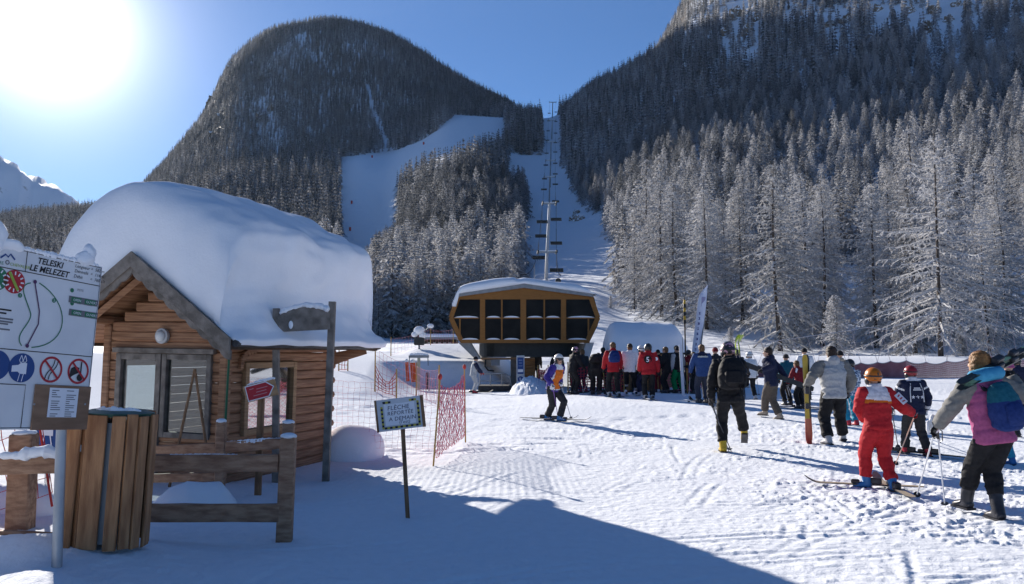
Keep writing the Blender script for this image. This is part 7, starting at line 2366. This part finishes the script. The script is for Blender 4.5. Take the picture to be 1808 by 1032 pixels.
# ------------------------------------------------------------------ gear: every piece a thing of its own
def ski_pole(top, tip, label, m='pole_grey', group='ski poles'):
    col = {'pole_grey': (.32, .33, .36), 'pole_white': (.62, .63, .66), 'pole_dark': (.05, .05, .06), 'pole_purple': (.18, .08, .30), 'pole_yellow': (.50, .36, .04), 'pole_blue': (.06, .10, .30), 'pole_copper': (.42, .24, .17), 'pole_pinkish': (.62, .45, .45)}[m]
    mm = mat(m, col, .4, tuple(v * 1.2 for v in col), 6)
    d = (tip - top); L = d.length; d.normalize()
    t = thing('ski_pole', tip, label, 'ski pole', group)
    q = lambda v: v - tip
    tube_obj('shaft', [q(top - d * .02), q(top + d * (L - .07)), q(tip)], [.0085, .0075, .004], mm, t, 8)
    tube_obj('grip', [q(top - d * .07), q(top - d * .04), q(top + d * .07)], [.012, .017, .014], K['hblack'], t, 8)
    bk = tip - d * .06
    bm = bmesh.new(); tube(bm, [q(bk), q(bk + d * .008)], [.038, .03], 14); bm_obj('basket', bm, K['hblack'], t, True)
    s, f = frame_for(d)
    tube_obj('strap', [q(top - d * .06), q(top + s * .05), q(top + d * .10 + s * .045), q(top + d * .12 + s * .02), q(top - d * .04)], [.006] * 5, K['hblack'], t, 5)
    return t

def ski_shape(L, w, tip_up=.10):
    """one ski, pointing +Y, centred under the boot, sole at z=0"""
    bm = bmesh.new(); n = 30
    rows = []
    for i in range(n + 1):
        f = i / n; y = (f - .47) * L
        wd = w * (.80 + .34 * abs(2 * f - .95) ** 1.6)
        if f > .93: wd *= math.sqrt(max(.02, 1 - ((f - .93) / .075) ** 2))
        if f < .04: wd *= .55 + .45 * f / .04
        z = .012 + (tip_up * L * .6 * max(0, (f - .86) / .14) ** 2.0) + .004
        th = .016 * (1 - .5 * abs(2 * f - 1))
        rows.append([bm.verts.new((sx * wd / 2, y, z + dz)) for sx, dz in ((-1, -th), (1, -th), (1, 0), (-1, 0))])
    for a, b in zip(rows, rows[1:]):
        for k in range(4):
            j = (k + 1) % 4; bm.faces.new((a[k], a[j], b[j], b[k])).material_index = 0 if k == 2 else 1
    bm.faces.new(rows[0]); bm.faces.new(list(reversed(rows[-1])))
    return bm

def ski(Mx, L, label, top, base='hblack', group='skis', w=.10, tip=None, binding=True):
    t = thing('ski', Mx.translation, label, 'ski', group, Mx.to_euler())
    bm = ski_shape(L, w)
    o = bm_obj('board', bm, None, t, True, [K[top] if isinstance(top, str) else top, K[base] if isinstance(base, str) else base])
    if tip:
        o.data.materials.append(tip)
        for p in o.data.polygons:
            if p.center.y > L * .22: p.material_index = 2
    if binding:
        for y, s in ((.14 * L / 1.5, (.07, .10, .05)), (-.12 * L / 1.5, (.075, .13, .075))):
            bm = bmesh.new(); box(bm, s, (0, y, .016 + s[2] / 2), bevel=.012); bm_obj('binding', bm, K['bblack'], t)
    return t

def worn_skis(key, top, L=None, who='', yaw=(0, 0), group='skis worn by people on the snow', only=None, offs=0.0):
    r = PEOPLE[key]; H = r['H']; L = L or .95 * H
    for i, (hip, kn, an) in enumerate(r['legs']):
        if only is not None and i != only: continue
        p = r['M'] @ an
        hd = r['root'].rotation_euler.z + math.radians(yaw[i])
        fwdw = Vector((-math.sin(hd), math.cos(hd), 0))
        z = gzf(p.x, p.y)
        z1, z2 = gzf(*(p + fwdw * .5).xy), gzf(*(p - fwdw * .5).xy)
        Mx = Matrix.Translation((p.x, p.y, max(z, (z1 + z2) / 2) + .035)) @ Euler((math.atan2(z1 - z2, 1.0), 0, hd)).to_matrix().to_4x4()
        ski(Mx, L, '%s ski of %s' % (('left', 'right')[i], who), top, group=group)

def backpack(key, mats, size=(.13, .075, .19), label='', zc=.70, near=False):
    r = PEOPLE[key]; H = r['H']
    c = r['sp'](zc) - r['fwd'] * (.088 + size[1] * .55) * H
    R3 = Matrix((r['right'], r['fwd'], r['up'])).transposed()
    Mw = r['M'] @ (Matrix.Translation(c) @ R3.to_4x4())
    t = thing('backpack', Mw.translation, label, 'backpack', None, Mw.to_euler())
    sx, sy, sz = [s * H for s in size]
    bm = bmesh.new()
    tube(bm, [(0, .01, -sz * .52), (0, 0, -sz * .46), (0, -.012, -sz * .1), (0, 0, sz * .3), (0, .02, sz * .5), (0, .03, sz * .54)], [(sx * .55, sy * .5), (sx * .80, sy * .85), (sx * .85, sy), (sx * .72, sy * .85), (sx * .5, sy * .55), (sx * .3, sy * .3)], 18, Vector((0, 1, 0)), power=.75)
    body = job('pack_body', bm, .009 * H, [K[m] for m in mats], t, .006 * H, 9 / H, (lambda cc: 1 if (len(mats) > 1 and cc.z > sz * .12) else 0))
    bm = bmesh.new(); tube(bm, [(0, -sy * .75, -sz * .42), (0, -sy * 1.05, -sz * .3), (0, -sy * 1.02, 0), (0, -sy * .8, sz * .1)], [(sx * .4, sy * .25), (sx * .55, sy * .34), (sx * .52, sy * .3), (sx * .35, sy * .15)], 12, Vector((0, 1, 0)), power=.8)
    bm_obj('pocket', bm, K[mats[0]], t, True)
    for s in (-1, 1):
        a = r['M'].inverted()
        pts = [Vector((s * sx * .55, sy * .6, sz * .42)), Vector((s * sx * .62, sy * 1.1, sz * .60)), Vector((s * sx * .72, sy * 1.9, sz * .55)), Vector((s * sx * .78, sy * 2.3, sz * .2))]
        tube_obj('strap', pts, [(.016 * H, .006 * H)] * 4, K['charcoal'], t, 6)
    return t

def arm_patch(key, arm, t, w, h, label, m=PAPER, redtext='36'):
    r = PEOPLE[key]; H = r['H']; sh, el, wr = r['arms'][arm]
    c = sh.lerp(el, t); d = (el - sh).normalized()
    side = r['right'] * (1 if arm else -1)
    n = (side * .45 - r['fwd'] * .9); n = (n - d * n.dot(d)).normalized()
    x = n.cross(-d).normalized() if False else (-d).cross(n).normalized()
    R3 = Matrix((d, -n, d.cross(-n))).transposed()
    o = box_obj('bib_patch', (w * H, .004, h * H), c + n * .056 * H, m, r['root'], R3.to_euler(), .001)
    for k in (-1, 0, 1):
        strip_mesh('red_mark', [(k * w * H * .25, -h * H * .25), (k * w * H * .25 + .008 * k, h * H * .25)], w * H * .11, INK_RED, o, -.0035)
QG = 'skiers queueing at the chairlift'
# ---- child in the orange vest, facing the camera side
def zA(part, u, i, f, z):
    if part == 'arm': return 0
    if abs(u) < .118 and f > -.01 and z > .50: return 1 if abs(u) < .104 and .515 < z < .80 else 2
    return 0
A = person('A', 978, 744, 622, -128, 'child in purple jacket with orange vest and white helmet standing on skis', 'purple', 'charcoal', 'bblue', ('helmet', 'hplastic'), lean=14, drop=.03, hyaw=-28,
           feet=[('px', 988, 744, 20, 0), ('px', 966, 742, 20, 0)], hands=[('px', 990, 676, -.05), ('px', 974, 679, -.45)], zones=zA, jmats=['orange', 'white'], gloves='white', jlen=.47, near=True)
worn_skis('A', K['ltgrey'], 1.45, 'the child in the orange vest', (22, 22))
ski_pole(A['palms'][1], ground_at(986, 741), 'purple ski pole in the near hand of the child in the orange vest', 'pole_purple')
ski_pole(A['palms'][0], ground_at(1009, 741), 'grey ski pole behind the child in the orange vest', 'pole_grey')
# ---- queue, left to right
B = person('B', 1012, 697, 613, -60, 'person in black with pink and white helmet behind the orange vest child', 'black', 'black', 'bblack', ('helmet', 'hpink'), lean=10, hands=[(-.13, .2, .55), (.14, .2, .56)], group=None)
worn_skis('B', 'black', 1.6, 'the person in black behind the orange vest child')
C = person('C', 1052, 697, 605, -18, 'person in black bending forward with a black rucksack at the queue end', 'black', 'black', 'bblack', ('cap', 'black'), H=1.74, lean=52, drop=.03, hpitch=-25, hands=[('px', 1040, 668, .2), ('px', 1064, 668, .2)])
worn_skis('C', 'charcoal', 1.65, 'the person bending forward')
backpack('C', ['black'], (.15, .08, .22), 'black rucksack on the back of the person bending forward', .70)
ski_pole(C['palms'][0], ground_at(1028, 697), 'pinkish white ski pole left of the person bending forward', 'pole_pinkish')
ski_pole(C['palms'][1], ground_at(1053, 690), 'pinkish white ski pole right of the person bending forward', 'pole_pinkish')
D = person('D', 1083, 701, 605, 4, 'person in bright red jacket with blue backpack, back turned', 'red', 'black', 'bwhite', ('hair', 'hair'), lean=4, hyaw=25, hands=[(-.16, .12, .50), (.17, .1, .5)], feet=[(-.075, .0, .05), (.09, -.04, .05)], hood=True)
backpack('D', ['packblue'], (.125, .07, .19), 'dark blue backpack on the bright red jacket in the queue', .73)
worn_skis('D', 'charcoal', 1.6, 'the person in the bright red jacket with backpack')
ski_pole(D['palms'][0], ground_at(1069, 694), 'yellow ski pole left of the red jacket with backpack', 'pole_yellow')
ski_pole(D['palms'][1], ground_at(1092, 698), 'dark ski pole right of the red jacket with backpack', 'pole_dark')
Fp = person('F', 1098, 693, 616, 10, 'person in grey mostly hidden between the red and the white jacket', 'grey', 'charcoal', 'bblack', ('cap', 'charcoal'), lean=5)
E = person('E', 1112, 700, 607, -6, 'person in white jacket with dark purple woolly hat and white boots', 'white', 'black', 'bwhite', ('cap', 'dkhair', 'auburn'), lean=6, side=2, hands=[(-.17, .08, .48), (.17, .1, .5)], feet=[('px', 1106, 697, 0, 0), ('px', 1125, 698, 0, 0)], wide=1.05)
ski_pole(E['palms'][1], ground_at(1117, 698), 'blue ski pole beside the white jacket in the queue', 'pole_blue')
worn_skis('E', 'white', 1.55, 'the person in the white jacket with dark hat')
def zG(part, u, i, f, z):
    if part == 'arm' and .25 < u < .42: return 1
    return 0
Gp = person('G', 1136, 699, 611, 42, 'child in red with white arm patch and helmet, arm stretched out', 'brightred', 'navy', 'bwhite', ('helmet', 'hplastic'), lean=6, hands=[('px', 1119, 640, -.1), (.15, .1, .5)], zones=zG, jmats=['white'], elbows=[(-.5, -.3, -.8), (.5, -.6, -.4)])
Hh = person('H', 1146, 706, 608, 0, 'child in puffy red jacket numbered 5 with black and white helmet', 'red', 'black', 'bwhite', ('helmet', 'hblack'), lean=5, puff=1.14, hands=[(-.15, .1, .5), (.18, .0, .47)], near=True)
o = PEOPLE['H']; hs = o['H']
pt = disc_mesh('number_disc', (0, 0), .072 * hs, K['black'], o['root']); pt.location = o['sp'](.715) - o['fwd'] * .108 * hs - o['right'] * .028 * hs
text_obj('lettering', '5', .125 * hs, PAPER, pt, (-.034 * hs, -.004, -.043 * hs), (math.pi / 2, 0, 0), weight=.004)
sh, el, wr = o['arms'][1]
d2 = disc_mesh('number_disc', (0, 0), .03 * hs, PAPER, o['root']); d2.location = sh.lerp(el, .5) - o['fwd'] * .062 * hs
worn_skis('H', 'white', 1.3, 'the child in the red jacket numbered 5')
I_ = person('I', 1163, 694, 618, 0, 'person in dark red trousers just behind the child numbered 5', 'black', 'dkred', 'bblack', ('cap', 'black'), lean=5)
J = person('J', 1178, 695, 613, 62, 'dark haired person in black jacket standing sideways left of the green trousers', 'black', 'black', 'bblack', ('hair', 'hair'), lean=4, hands=[(-.12, .16, .55), (.12, .16, .55)])
worn_skis('J', 'charcoal', 1.6, 'the sideways person in the black jacket')
def zK(part, u, i, f, z):
    return 1 if part == 'arm' else 0
Kp = person('KK', 1198, 695, 613, 22, 'person with green trousers and white sleeve in black top', 'black', 'green', 'bblack', ('cap', 'black'), lean=3, zones=zK, jmats=['ltgrey'], tshape=1.15, feet=[(-.06, .0, .05), (.10, -.05, .05)])
ski_pole(Kp['palms'][1], G(1210, 676, Kp['g'].y - .8) + Vector((0, 0, .35)), 'white ski pole held out beside the green trousers', 'pole_white')
L_ = person('L', 1227, 696, 622, 58, 'brown haired person in black stretching an arm towards the shed', 'black', 'black', 'bblack', ('hair', 'hair', 'long'), lean=4, hands=[('px', 1210, 648, -.1), (.14, .15, .55)], elbows=[(-.3, -.3, -.8), (.5, -.6, -.4)])
def zM(part, u, i, f, z):
    if .775 < z < .805 and part == 'torso': return 1
    return 2 if z > .805 and part == 'torso' else 0
Mp = person('M', 1241, 712, 609, 6, 'man in blue jacket with cream shoulder stripe, back turned', 'blue', 'jeans', 'bblack', ('hair', 'hair'), lean=3, zones=zM, jmats=['cream', 'navy'], hands=[(-.18, .1, .52), (.17, .1, .5)], wide=1.08, near=False)
ski_pole(Mp['palms'][0], ground_at(1216, 713), 'grey ski pole slanting out left of the man in the blue jacket', 'pole_grey')
worn_skis('M', 'charcoal', 1.65, 'the man in the blue jacket')
# ---- walkers on the open snow
N_ = person('N', 1292, 800, 607, -6, 'walker all in black with black rucksack, patterned helmet and yellow ski boots', 'black', 'black', 'byellow', ('helmet', 'hpink'), H=1.84, lean=8, side=-1, near=True, hyaw=8,
            feet=[('px', 1277, 799, 0, 0), ('px', 1318, 790, -8, -38)], hands=[('px', 1254, 712, .05), ('px', 1300, 640, .25)], elbows=[(-.8, -.6, -.2), (.7, .1, -.9)], gloves='taupe', cuff=.22)
backpack('N', ['black'], (.15, .095, .25), 'black rucksack on the walker with yellow ski boots', .70)
ski_pole(N_['palms'][0], ground_at(1292, 799), 'dark ski pole in the left hand of the walker in yellow boots', 'pole_dark')
ski_pole(N_['palms'][0] + Vector((.03, .02, 0)), ground_at(1287, 798), 'silver ski pole in the left hand of the walker in yellow boots', 'pole_grey')
c = N_['M'] @ (N_['sp'](.845) + N_['right'] * .085 * N_['H'])
c = c + Vector((0, .1, .05))
tipw = P(1296, 596, N_['g'].y + .55)
dv = (tipw - c).normalized()
def carried(c, d, roll, L, label, top, dist=0.0, group='skis carried by walkers', tip=None, w=.10):
    """ski along direction d, centre at c"""
    s, f = frame_for(d, Vector((0, 0, 1)) if abs(d.z) < .8 else Vector((0, 1, 0)))
    R3 = Matrix((s, d, s.cross(d))).transposed() @ Matrix.Rotation(math.radians(roll), 3, 'Y')
    return ski(Matrix.Translation(c) @ R3.to_4x4(), L, label, top, group=group, tip=tip, w=w)
lime = mat('lime_ski_tip', (.45, .55, .05), .4, (.25, .40, .05), 9)
for i, dx in enumerate((0, .03)):
    carried(tipw - dv * .78 + Vector((dx * 2.2, dx, 0)), dv, 90, 1.58, 'black ski with lime tip on the shoulder of the walker, %s one' % ('outer', 'inner')[i], 'charcoal', tip=lime)
def zO(part, u, i, f, z): return 0
O_ = person('O', 1326, 706, 622, 12, 'person in white jacket and white helmet walking behind the black rucksack', 'white', 'black', 'bwhite', ('helmet', 'hplastic'), lean=5, feet=[('px', 1317, 702, 0, 0), ('px', 1334, 706, 0, -15)], hands=[(-.17, .12, .55), (.17, .05, .5)])
ski_pole(O_['palms'][1], ground_at(1340, 698), 'thin grey ski pole right of the white helmeted walker', 'pole_grey')
Pp = person('P', 1363, 740, 614, 48, 'man in dark jacket and grey brown trousers carrying red skis level', 'navy', 'taupe', 'bbeige', ('hair', 'dkhair'), lean=5, hyaw=20, feet=[('px', 1350, 737, 0, 0), ('px', 1377, 741, 0, -10)], hands=[('px', 1345, 654, -.35), ('px', 1388, 668, -.1)], elbows=[(-.6, -.6, -.5), (.6, -.7, -.3)], wide=1.05, tshape=1.12, gloves='black', hood=True)
redski = mat('red_ski_top', (.42, .05, .03), .4, (.50, .18, .10), 7, (1, .2, 1)); ylski = mat('yellow_ski_top', (.50, .32, .03), .4, (.55, .40, .08), 7, (1, .3, 1))
a, b = P(1312, 644, Pp['g'].y + .35), P(1440, 691, Pp['g'].y - .55)
for i, dz in enumerate((0, .045)):
    carried((a + b) / 2 + Vector((0, -.03 * i, dz)), (a - b).normalized(), 95, (a - b).length, 'red ski carried level by the man in the dark jacket, %s one' % ('lower', 'upper')[i], redski, w=.085)
Q = person('Q', 1415, 722, 636, 30, 'small skier in dark red and black half hidden by the upright red skis', 'dkred', 'black', 'bblack', ('hair', 'hair'), lean=16, hands=[(-.2, .18, .5), (.16, .1, .5)])
b1 = box_obj('bib_patch', (.16, .01, .12), Q['pel'] + Vector((-.12, .02, .33)), PAPER, Q['root'], (0, .4, .2))
worn_skis('Q', 'white', 1.5, 'the small skier in dark red', (40, 40))
ski_pole(Q['palms'][0], ground_at(1397, 712), 'thin grey ski pole left of the small skier in dark red', 'pole_grey'); ski_pole(Q['palms'][0] + Vector((.06, .1, 0)), ground_at(1405, 711), 'second thin ski pole left of the small skier in dark red', 'pole_grey')
def zS(part, u, i, f, z): return 1 if part == 'arm' else 0
S = person('S', 1474, 784, 612, 2, 'man in light grey jacket with darker grey sleeves and black trousers, back turned', 'ltgrey', 'black', 'bwhite', ('hair', 'dkhair'), lean=3, near=True, zones=zS, jmats=['grey'], jlen=.47, puff=1.12, wide=1.12, tshape=1.18, hood=True,
           feet=[('px', 1463, 785, 8, 0), ('px', 1488, 780, -10, -22)], hands=[('px', 1424, 683, .1), ('px', 1497, 692, .1)], gloves='black')
y0 = S['g'].y + .02
sa, sb = P(1420, 622, y0 + .05), ground_at(1427, 783)
for i, dx in enumerate((0, .05)):
    carried((sa + sb) / 2 + Vector((dx, dx * .5, .0)), (sb - sa).normalized(), 0 if i else 180, (sa - sb).length, 'upright red and yellow ski held by the man in light grey, %s one' % ('front', 'rear')[i], ylski if i == 0 else redski, tip=redski, w=.095)
ski_pole(S['palms'][1], ground_at(1505, 742), 'grey ski pole in the right hand of the man in light grey', 'pole_grey'); ski_pole(S['palms'][1] + Vector((.04, .0, 0)), ground_at(1512, 726), 'black ski pole in the right hand of the man in light grey', 'pole_dark')
T_ = person('T', 1487, 724, 620, 0, 'person in beige jacket and black hat hidden behind the man in light grey', 'beige', 'black', 'bblack', ('cap', 'black'), lean=3)
U = person('U', 1506, 752, 636, 8, 'child in blue and white patterned jacket, black helmet and aqua trousers', 'pattern', 'aqua', 'bred', ('helmet', 'hblack'), lean=4, near=True, hands=[(-.16, .12, .5), (.14, .14, .52)])
ski_pole(U['palms'][0], ground_at(1490, 742), 'dark ski pole left of the child in aqua trousers', 'pole_dark')
# ---- the red suited child with the orange helmet
def zV(part, u, i, f, z):
    if part == 'arm': return 0
    if f < .03 and z > .715: return 1 if z > .735 + .10 * max(0, -u - .02) - .05 * max(0, u) else 2
    return 0
V_ = person('V', 1553, 866, 656, 6, 'child in red ski suit with white shoulder panel and orange helmet seen from behind', 'brightred', 'brightred', 'bblue', ('helmet', 'horange'), lean=7, side=1, near=True, H=1.46, zones=zV, jmats=['white', 'orange'], jlen=.50, tshape=1.12, puff=1.0,
            feet=[('px', 1530, 862, 62, 0), ('px', 1578, 868, -20, 0)], hands=[('px', 1528, 742, .22), ('px', 1610, 729, .1)], elbows=[(-1, -.4, -.3), (.5, -.5, -.8)], gloves='red', cuff=.2)
arm_patch('V', 1, .62, .10, .075, '')
ski_pole(V_['palms'][1], ground_at(1581, 820), 'copper coloured ski pole in the right hand of the red suited child', 'pole_copper')
ski_pole(V_['palms'][0], V_['g'] + Vector((.25, .9, .02)), 'dark ski pole in front of the red suited child', 'pole_dark')
worn_skis('V', K['beige'], 1.35, 'the red suited child', (64, -14))
# ---- boy in navy with three stars
def zW(part, u, i, f, z):
    if part == 'arm' and (.12 < u < .18 or .80 < u < .92): return 1
    if part == 'torso' and z > .838: return 1
    return 0
Wp = person('W', 1617, 806, 661, 4, 'boy in navy jacket with three white stars, red helmet and red boots', 'navy', 'charcoal', 'bred', ('helmet', 'hred'), lean=6, near=True, H=1.44, zones=zW, jmats=['white'], jlen=.47, hyaw=14, feet=[('px', 1598, 802, 6, 0), ('px', 1640, 806, -12, 0)], hands=[(-.16, .16, .52), (.19, .08, .52)], gloves='white')
hs = Wp['H']
def star(c, r):
    return [(c[0] + (r if k % 2 == 0 else r * .42) * math.sin(k * math.pi / 5), c[1] + (r if k % 2 == 0 else r * .42) * math.cos(k * math.pi / 5)) for k in range(10)]
em = bpy.data.objects.new('emblem', None)
for k in (-1, 0, 1):
    o = poly_mesh('star', star((0, 0), .024 * hs), PAPER, Wp['root']); o.location = Wp['sp'](.655) - Wp['fwd'] * .094 * hs + Wp['right'] * (k * .052 * hs)
for zf, wd in ((.755, .075), (.735, .095)):
    o = strip_mesh('small_print', [(-wd * .5 * hs, 0), (wd * .5 * hs, 0)], .011 * hs, PAPER, Wp['root']); o.location = Wp['sp'](zf) - Wp['fwd'] * .096 * hs
for s in (-1, 1):
    tube_obj('piping', [Wp['sp'](.60) - Wp['fwd'] * .08 * hs + Wp['right'] * s * .078 * hs, Wp['sp'](.72) - Wp['fwd'] * .082 * hs + Wp['right'] * s * .075 * hs, Wp['sp'](.81) - Wp['fwd'] * .066 * hs + Wp['right'] * s * .055 * hs], [.006 * hs] * 3, K['white'], Wp['jacket'], 6)
worn_skis('W', K['charcoal'], 1.3, 'the boy with three stars', (30, 30))
ski_pole(Wp['palms'][0], ground_at(1586, 792), 'dark ski pole beside the boy with three stars', 'pole_dark')
# ---- woman with the blue rucksack
def zX(part, u, i, f, z): return 1 if part == 'arm' else 0
X = person('X', 1760, 919, 627, 8, 'woman in pink vest with blue rucksack and auburn hair carrying skis on her shoulder', 'pink', 'black', 'bblack', ('hair', 'auburn', 'long'), H=1.68, lean=6, side=-6, near=True, zones=zX, jmats=['grey'], jlen=.46, puff=1.0, wide=.95, hyaw=18,
           feet=[(-.02, .24, .05, 0, 0), ('px', 1763, 919, -6, 0)], hands=[('px', 1655, 752, .25), ('px', 1785, 668, .2)], elbows=[(-.8, -.5, -.6), (.8, -.3, -.7)], gloves='black', tshape=.98, cuff=.40)
backpack('X', ['packblue', 'dkteal'], (.105, .075, .245), 'blue and teal rucksack on the woman in the pink vest', .665)
hs = X['H']
rl = X['M'] @ (X['sp'](.855) - X['fwd'] * .10 * hs - X['right'] * .05 * hs)
bm = bmesh.new(); tube(bm, [(-.17, 0, -.03), (-.14, 0, -.02), (.0, 0, .01), (.14, 0, .03), (.17, 0, .03)], [.04, .065, .07, .065, .04], 14, Vector((0, 0, 1)))
o = bm_obj('rolled_jacket', bm, mat('bright_blue_cloth', (.04, .26, .46), .7, (.06, .32, .52), 20, bump=.3), None, True); o.location = rl
tag(o, 'bright blue rolled jacket lying on top of the blue rucksack', 'jacket')
wm = 'pole_white'
ski_pole(X['palms'][0], ground_at(1618, 878), 'white ski pole, the left slanting one held by the woman in the pink vest', wm); ski_pole(X['palms'][0] + Vector((.05, .03, .0)), ground_at(1669, 898), 'white ski pole, the upright one held by the woman in the pink vest', wm)
bm = bmesh.new(); ellipsoid(bm, (0, 0, 0), (.035, .03, .08)); ellipsoid(bm, (.06, .01, -.01), (.03, .03, .075)); ellipsoid(bm, (-.05, .0, -.05), (.02, .02, .07)); ellipsoid(bm, (.03, 0, -.06), (.04, .03, .05))
o = job('spare_gloves', bm, .008, [K['white']], None, .006, 24, smooth=1); o.location = X['palms'][0] + Vector((-.01, 0, .11)); tag(o, 'pair of pale gloves perched on the white ski poles', 'gloves')
a, b = P(1690, 692, X['g'].y - .34), P(1852, 606, X['g'].y + .38)
gsk = mat('green_white_ski_top', (.04, .045, .045), .35, (.40, .55, .30), 10, (1, .35, 1), mixlo=.52, mixhi=.58); wsk = mat('pale_ski_tip', (.50, .54, .52), .35, (.40, .46, .42), 6)
for i in range(2):
    carried((a + b) / 2 + Vector((0, .02, .06 * i)), (b - a).normalized(), 28, (a - b).length * 1.02, 'green and white ski on the shoulder of the woman in the pink vest, %s one' % ('lower', 'upper')[i], gsk, tip=wsk, w=.072)
# ---- people cut by the right edge, and the attendant on the left
Yp = person('Y', 1792, 772, 640, 30, 'person in black jacket and pink hat at the right edge behind the woman', 'black', 'taupe', 'bblack', ('cap', 'pink'), lean=5, near=True, hands=[('px', 1760, 668, .1), ('px', 1800, 690, -.2)], hyaw=20)
arm_patch('Y', 0, .6, .10, .085, '', redtext='36')
Z2 = person('Z2', 1778, 822, 690, 6, 'child in aqua trousers hidden behind the woman in the pink vest', 'navy', 'aqua', 'bblue', ('helmet', 'hblack'), H=1.28, lean=6, feet=[(-.10, .06, .05), (.07, 0, .05)])
Zp = person('Z', 836, 695, 630, -75, 'skier in pale trousers and grey vest with dark sleeves by the loading platform', 'ltgrey', 'ltgrey', 'bred', ('cap', 'black'), lean=8, zones=zK, jmats=['navy'], hands=[(-.12, .22, .55), (.12, .22, .56)], gloves='brightred')
worn_skis('Z', 'charcoal', 1.5, 'the skier by the loading platform')
sit = person('ST', 946, 676, 630, 0, 'dark figure standing by the plank cabin under the station', 'charcoal', 'black', 'bblack', ('cap', 'black'), H=1.7, lean=6)
B2 = person('B2', 984, 690, 625, 0, 'person in dark clothes going through the gate behind the orange vest child', 'charcoal', 'dkred', 'bblack', ('cap', 'black'), H=1.7, lean=6)
q1 = person('R1', 1424, 706, 632, 0, 'person in dark red seen between the upright skis and the grey jacket', 'white', 'black', 'bblack', ('cap', 'black'), H=1.6, lean=6)
q2 = person('R2', 1196, 692, 616, 8, 'person in black behind the green trousers', 'charcoal', 'black', 'bblack', ('hair', 'dkhair'), H=1.75, lean=4)
for key, px, row, top, hd, lab, jk, tr, hdw in (
    ('R3', 1266, 709, 614, 10, 'person in dark jacket and red hat partly behind the walker in yellow boots', 'charcoal', 'black', ('cap', 'dkred')),
    ('R4', 1302, 703, 618, -10, 'person in navy between the walker in yellow boots and the white jacket', 'navy', 'charcoal', ('helmet', 'hblack')),
    ('R5', 1392, 716, 626, 20, 'person in dark green right of the man with red skis', 'dkteal', 'black', ('cap', 'charcoal')),
    ('R6', 1066, 692, 614, 8, 'person in dark blue between the bending person and the red jacket', 'navy', 'black', ('hair', 'dkhair')),
    ('R7', 1124, 693, 616, -12, 'person in taupe behind the child numbered 5, left side', 'taupe', 'black', ('cap', 'black')),
    ('R8', 1218, 693, 619, 15, 'person in dark red jacket behind the white marker post', 'dkred', 'charcoal', ('helmet', 'hblack')),
    ('R9', 1030, 695, 617, 30, 'person in charcoal between the helmeted person and the bending person', 'charcoal', 'navy', ('hair', 'hair')),
    ('S1', 1802, 728, 634, 0, 'person in dark jacket cut by the right edge beyond the pink hat', 'navy', 'black', ('helmet', 'hblack'))):
    person(key, px, row, top, hd, lab, jk, tr, 'bblack', hdw, lean=5)
finish_jobs()
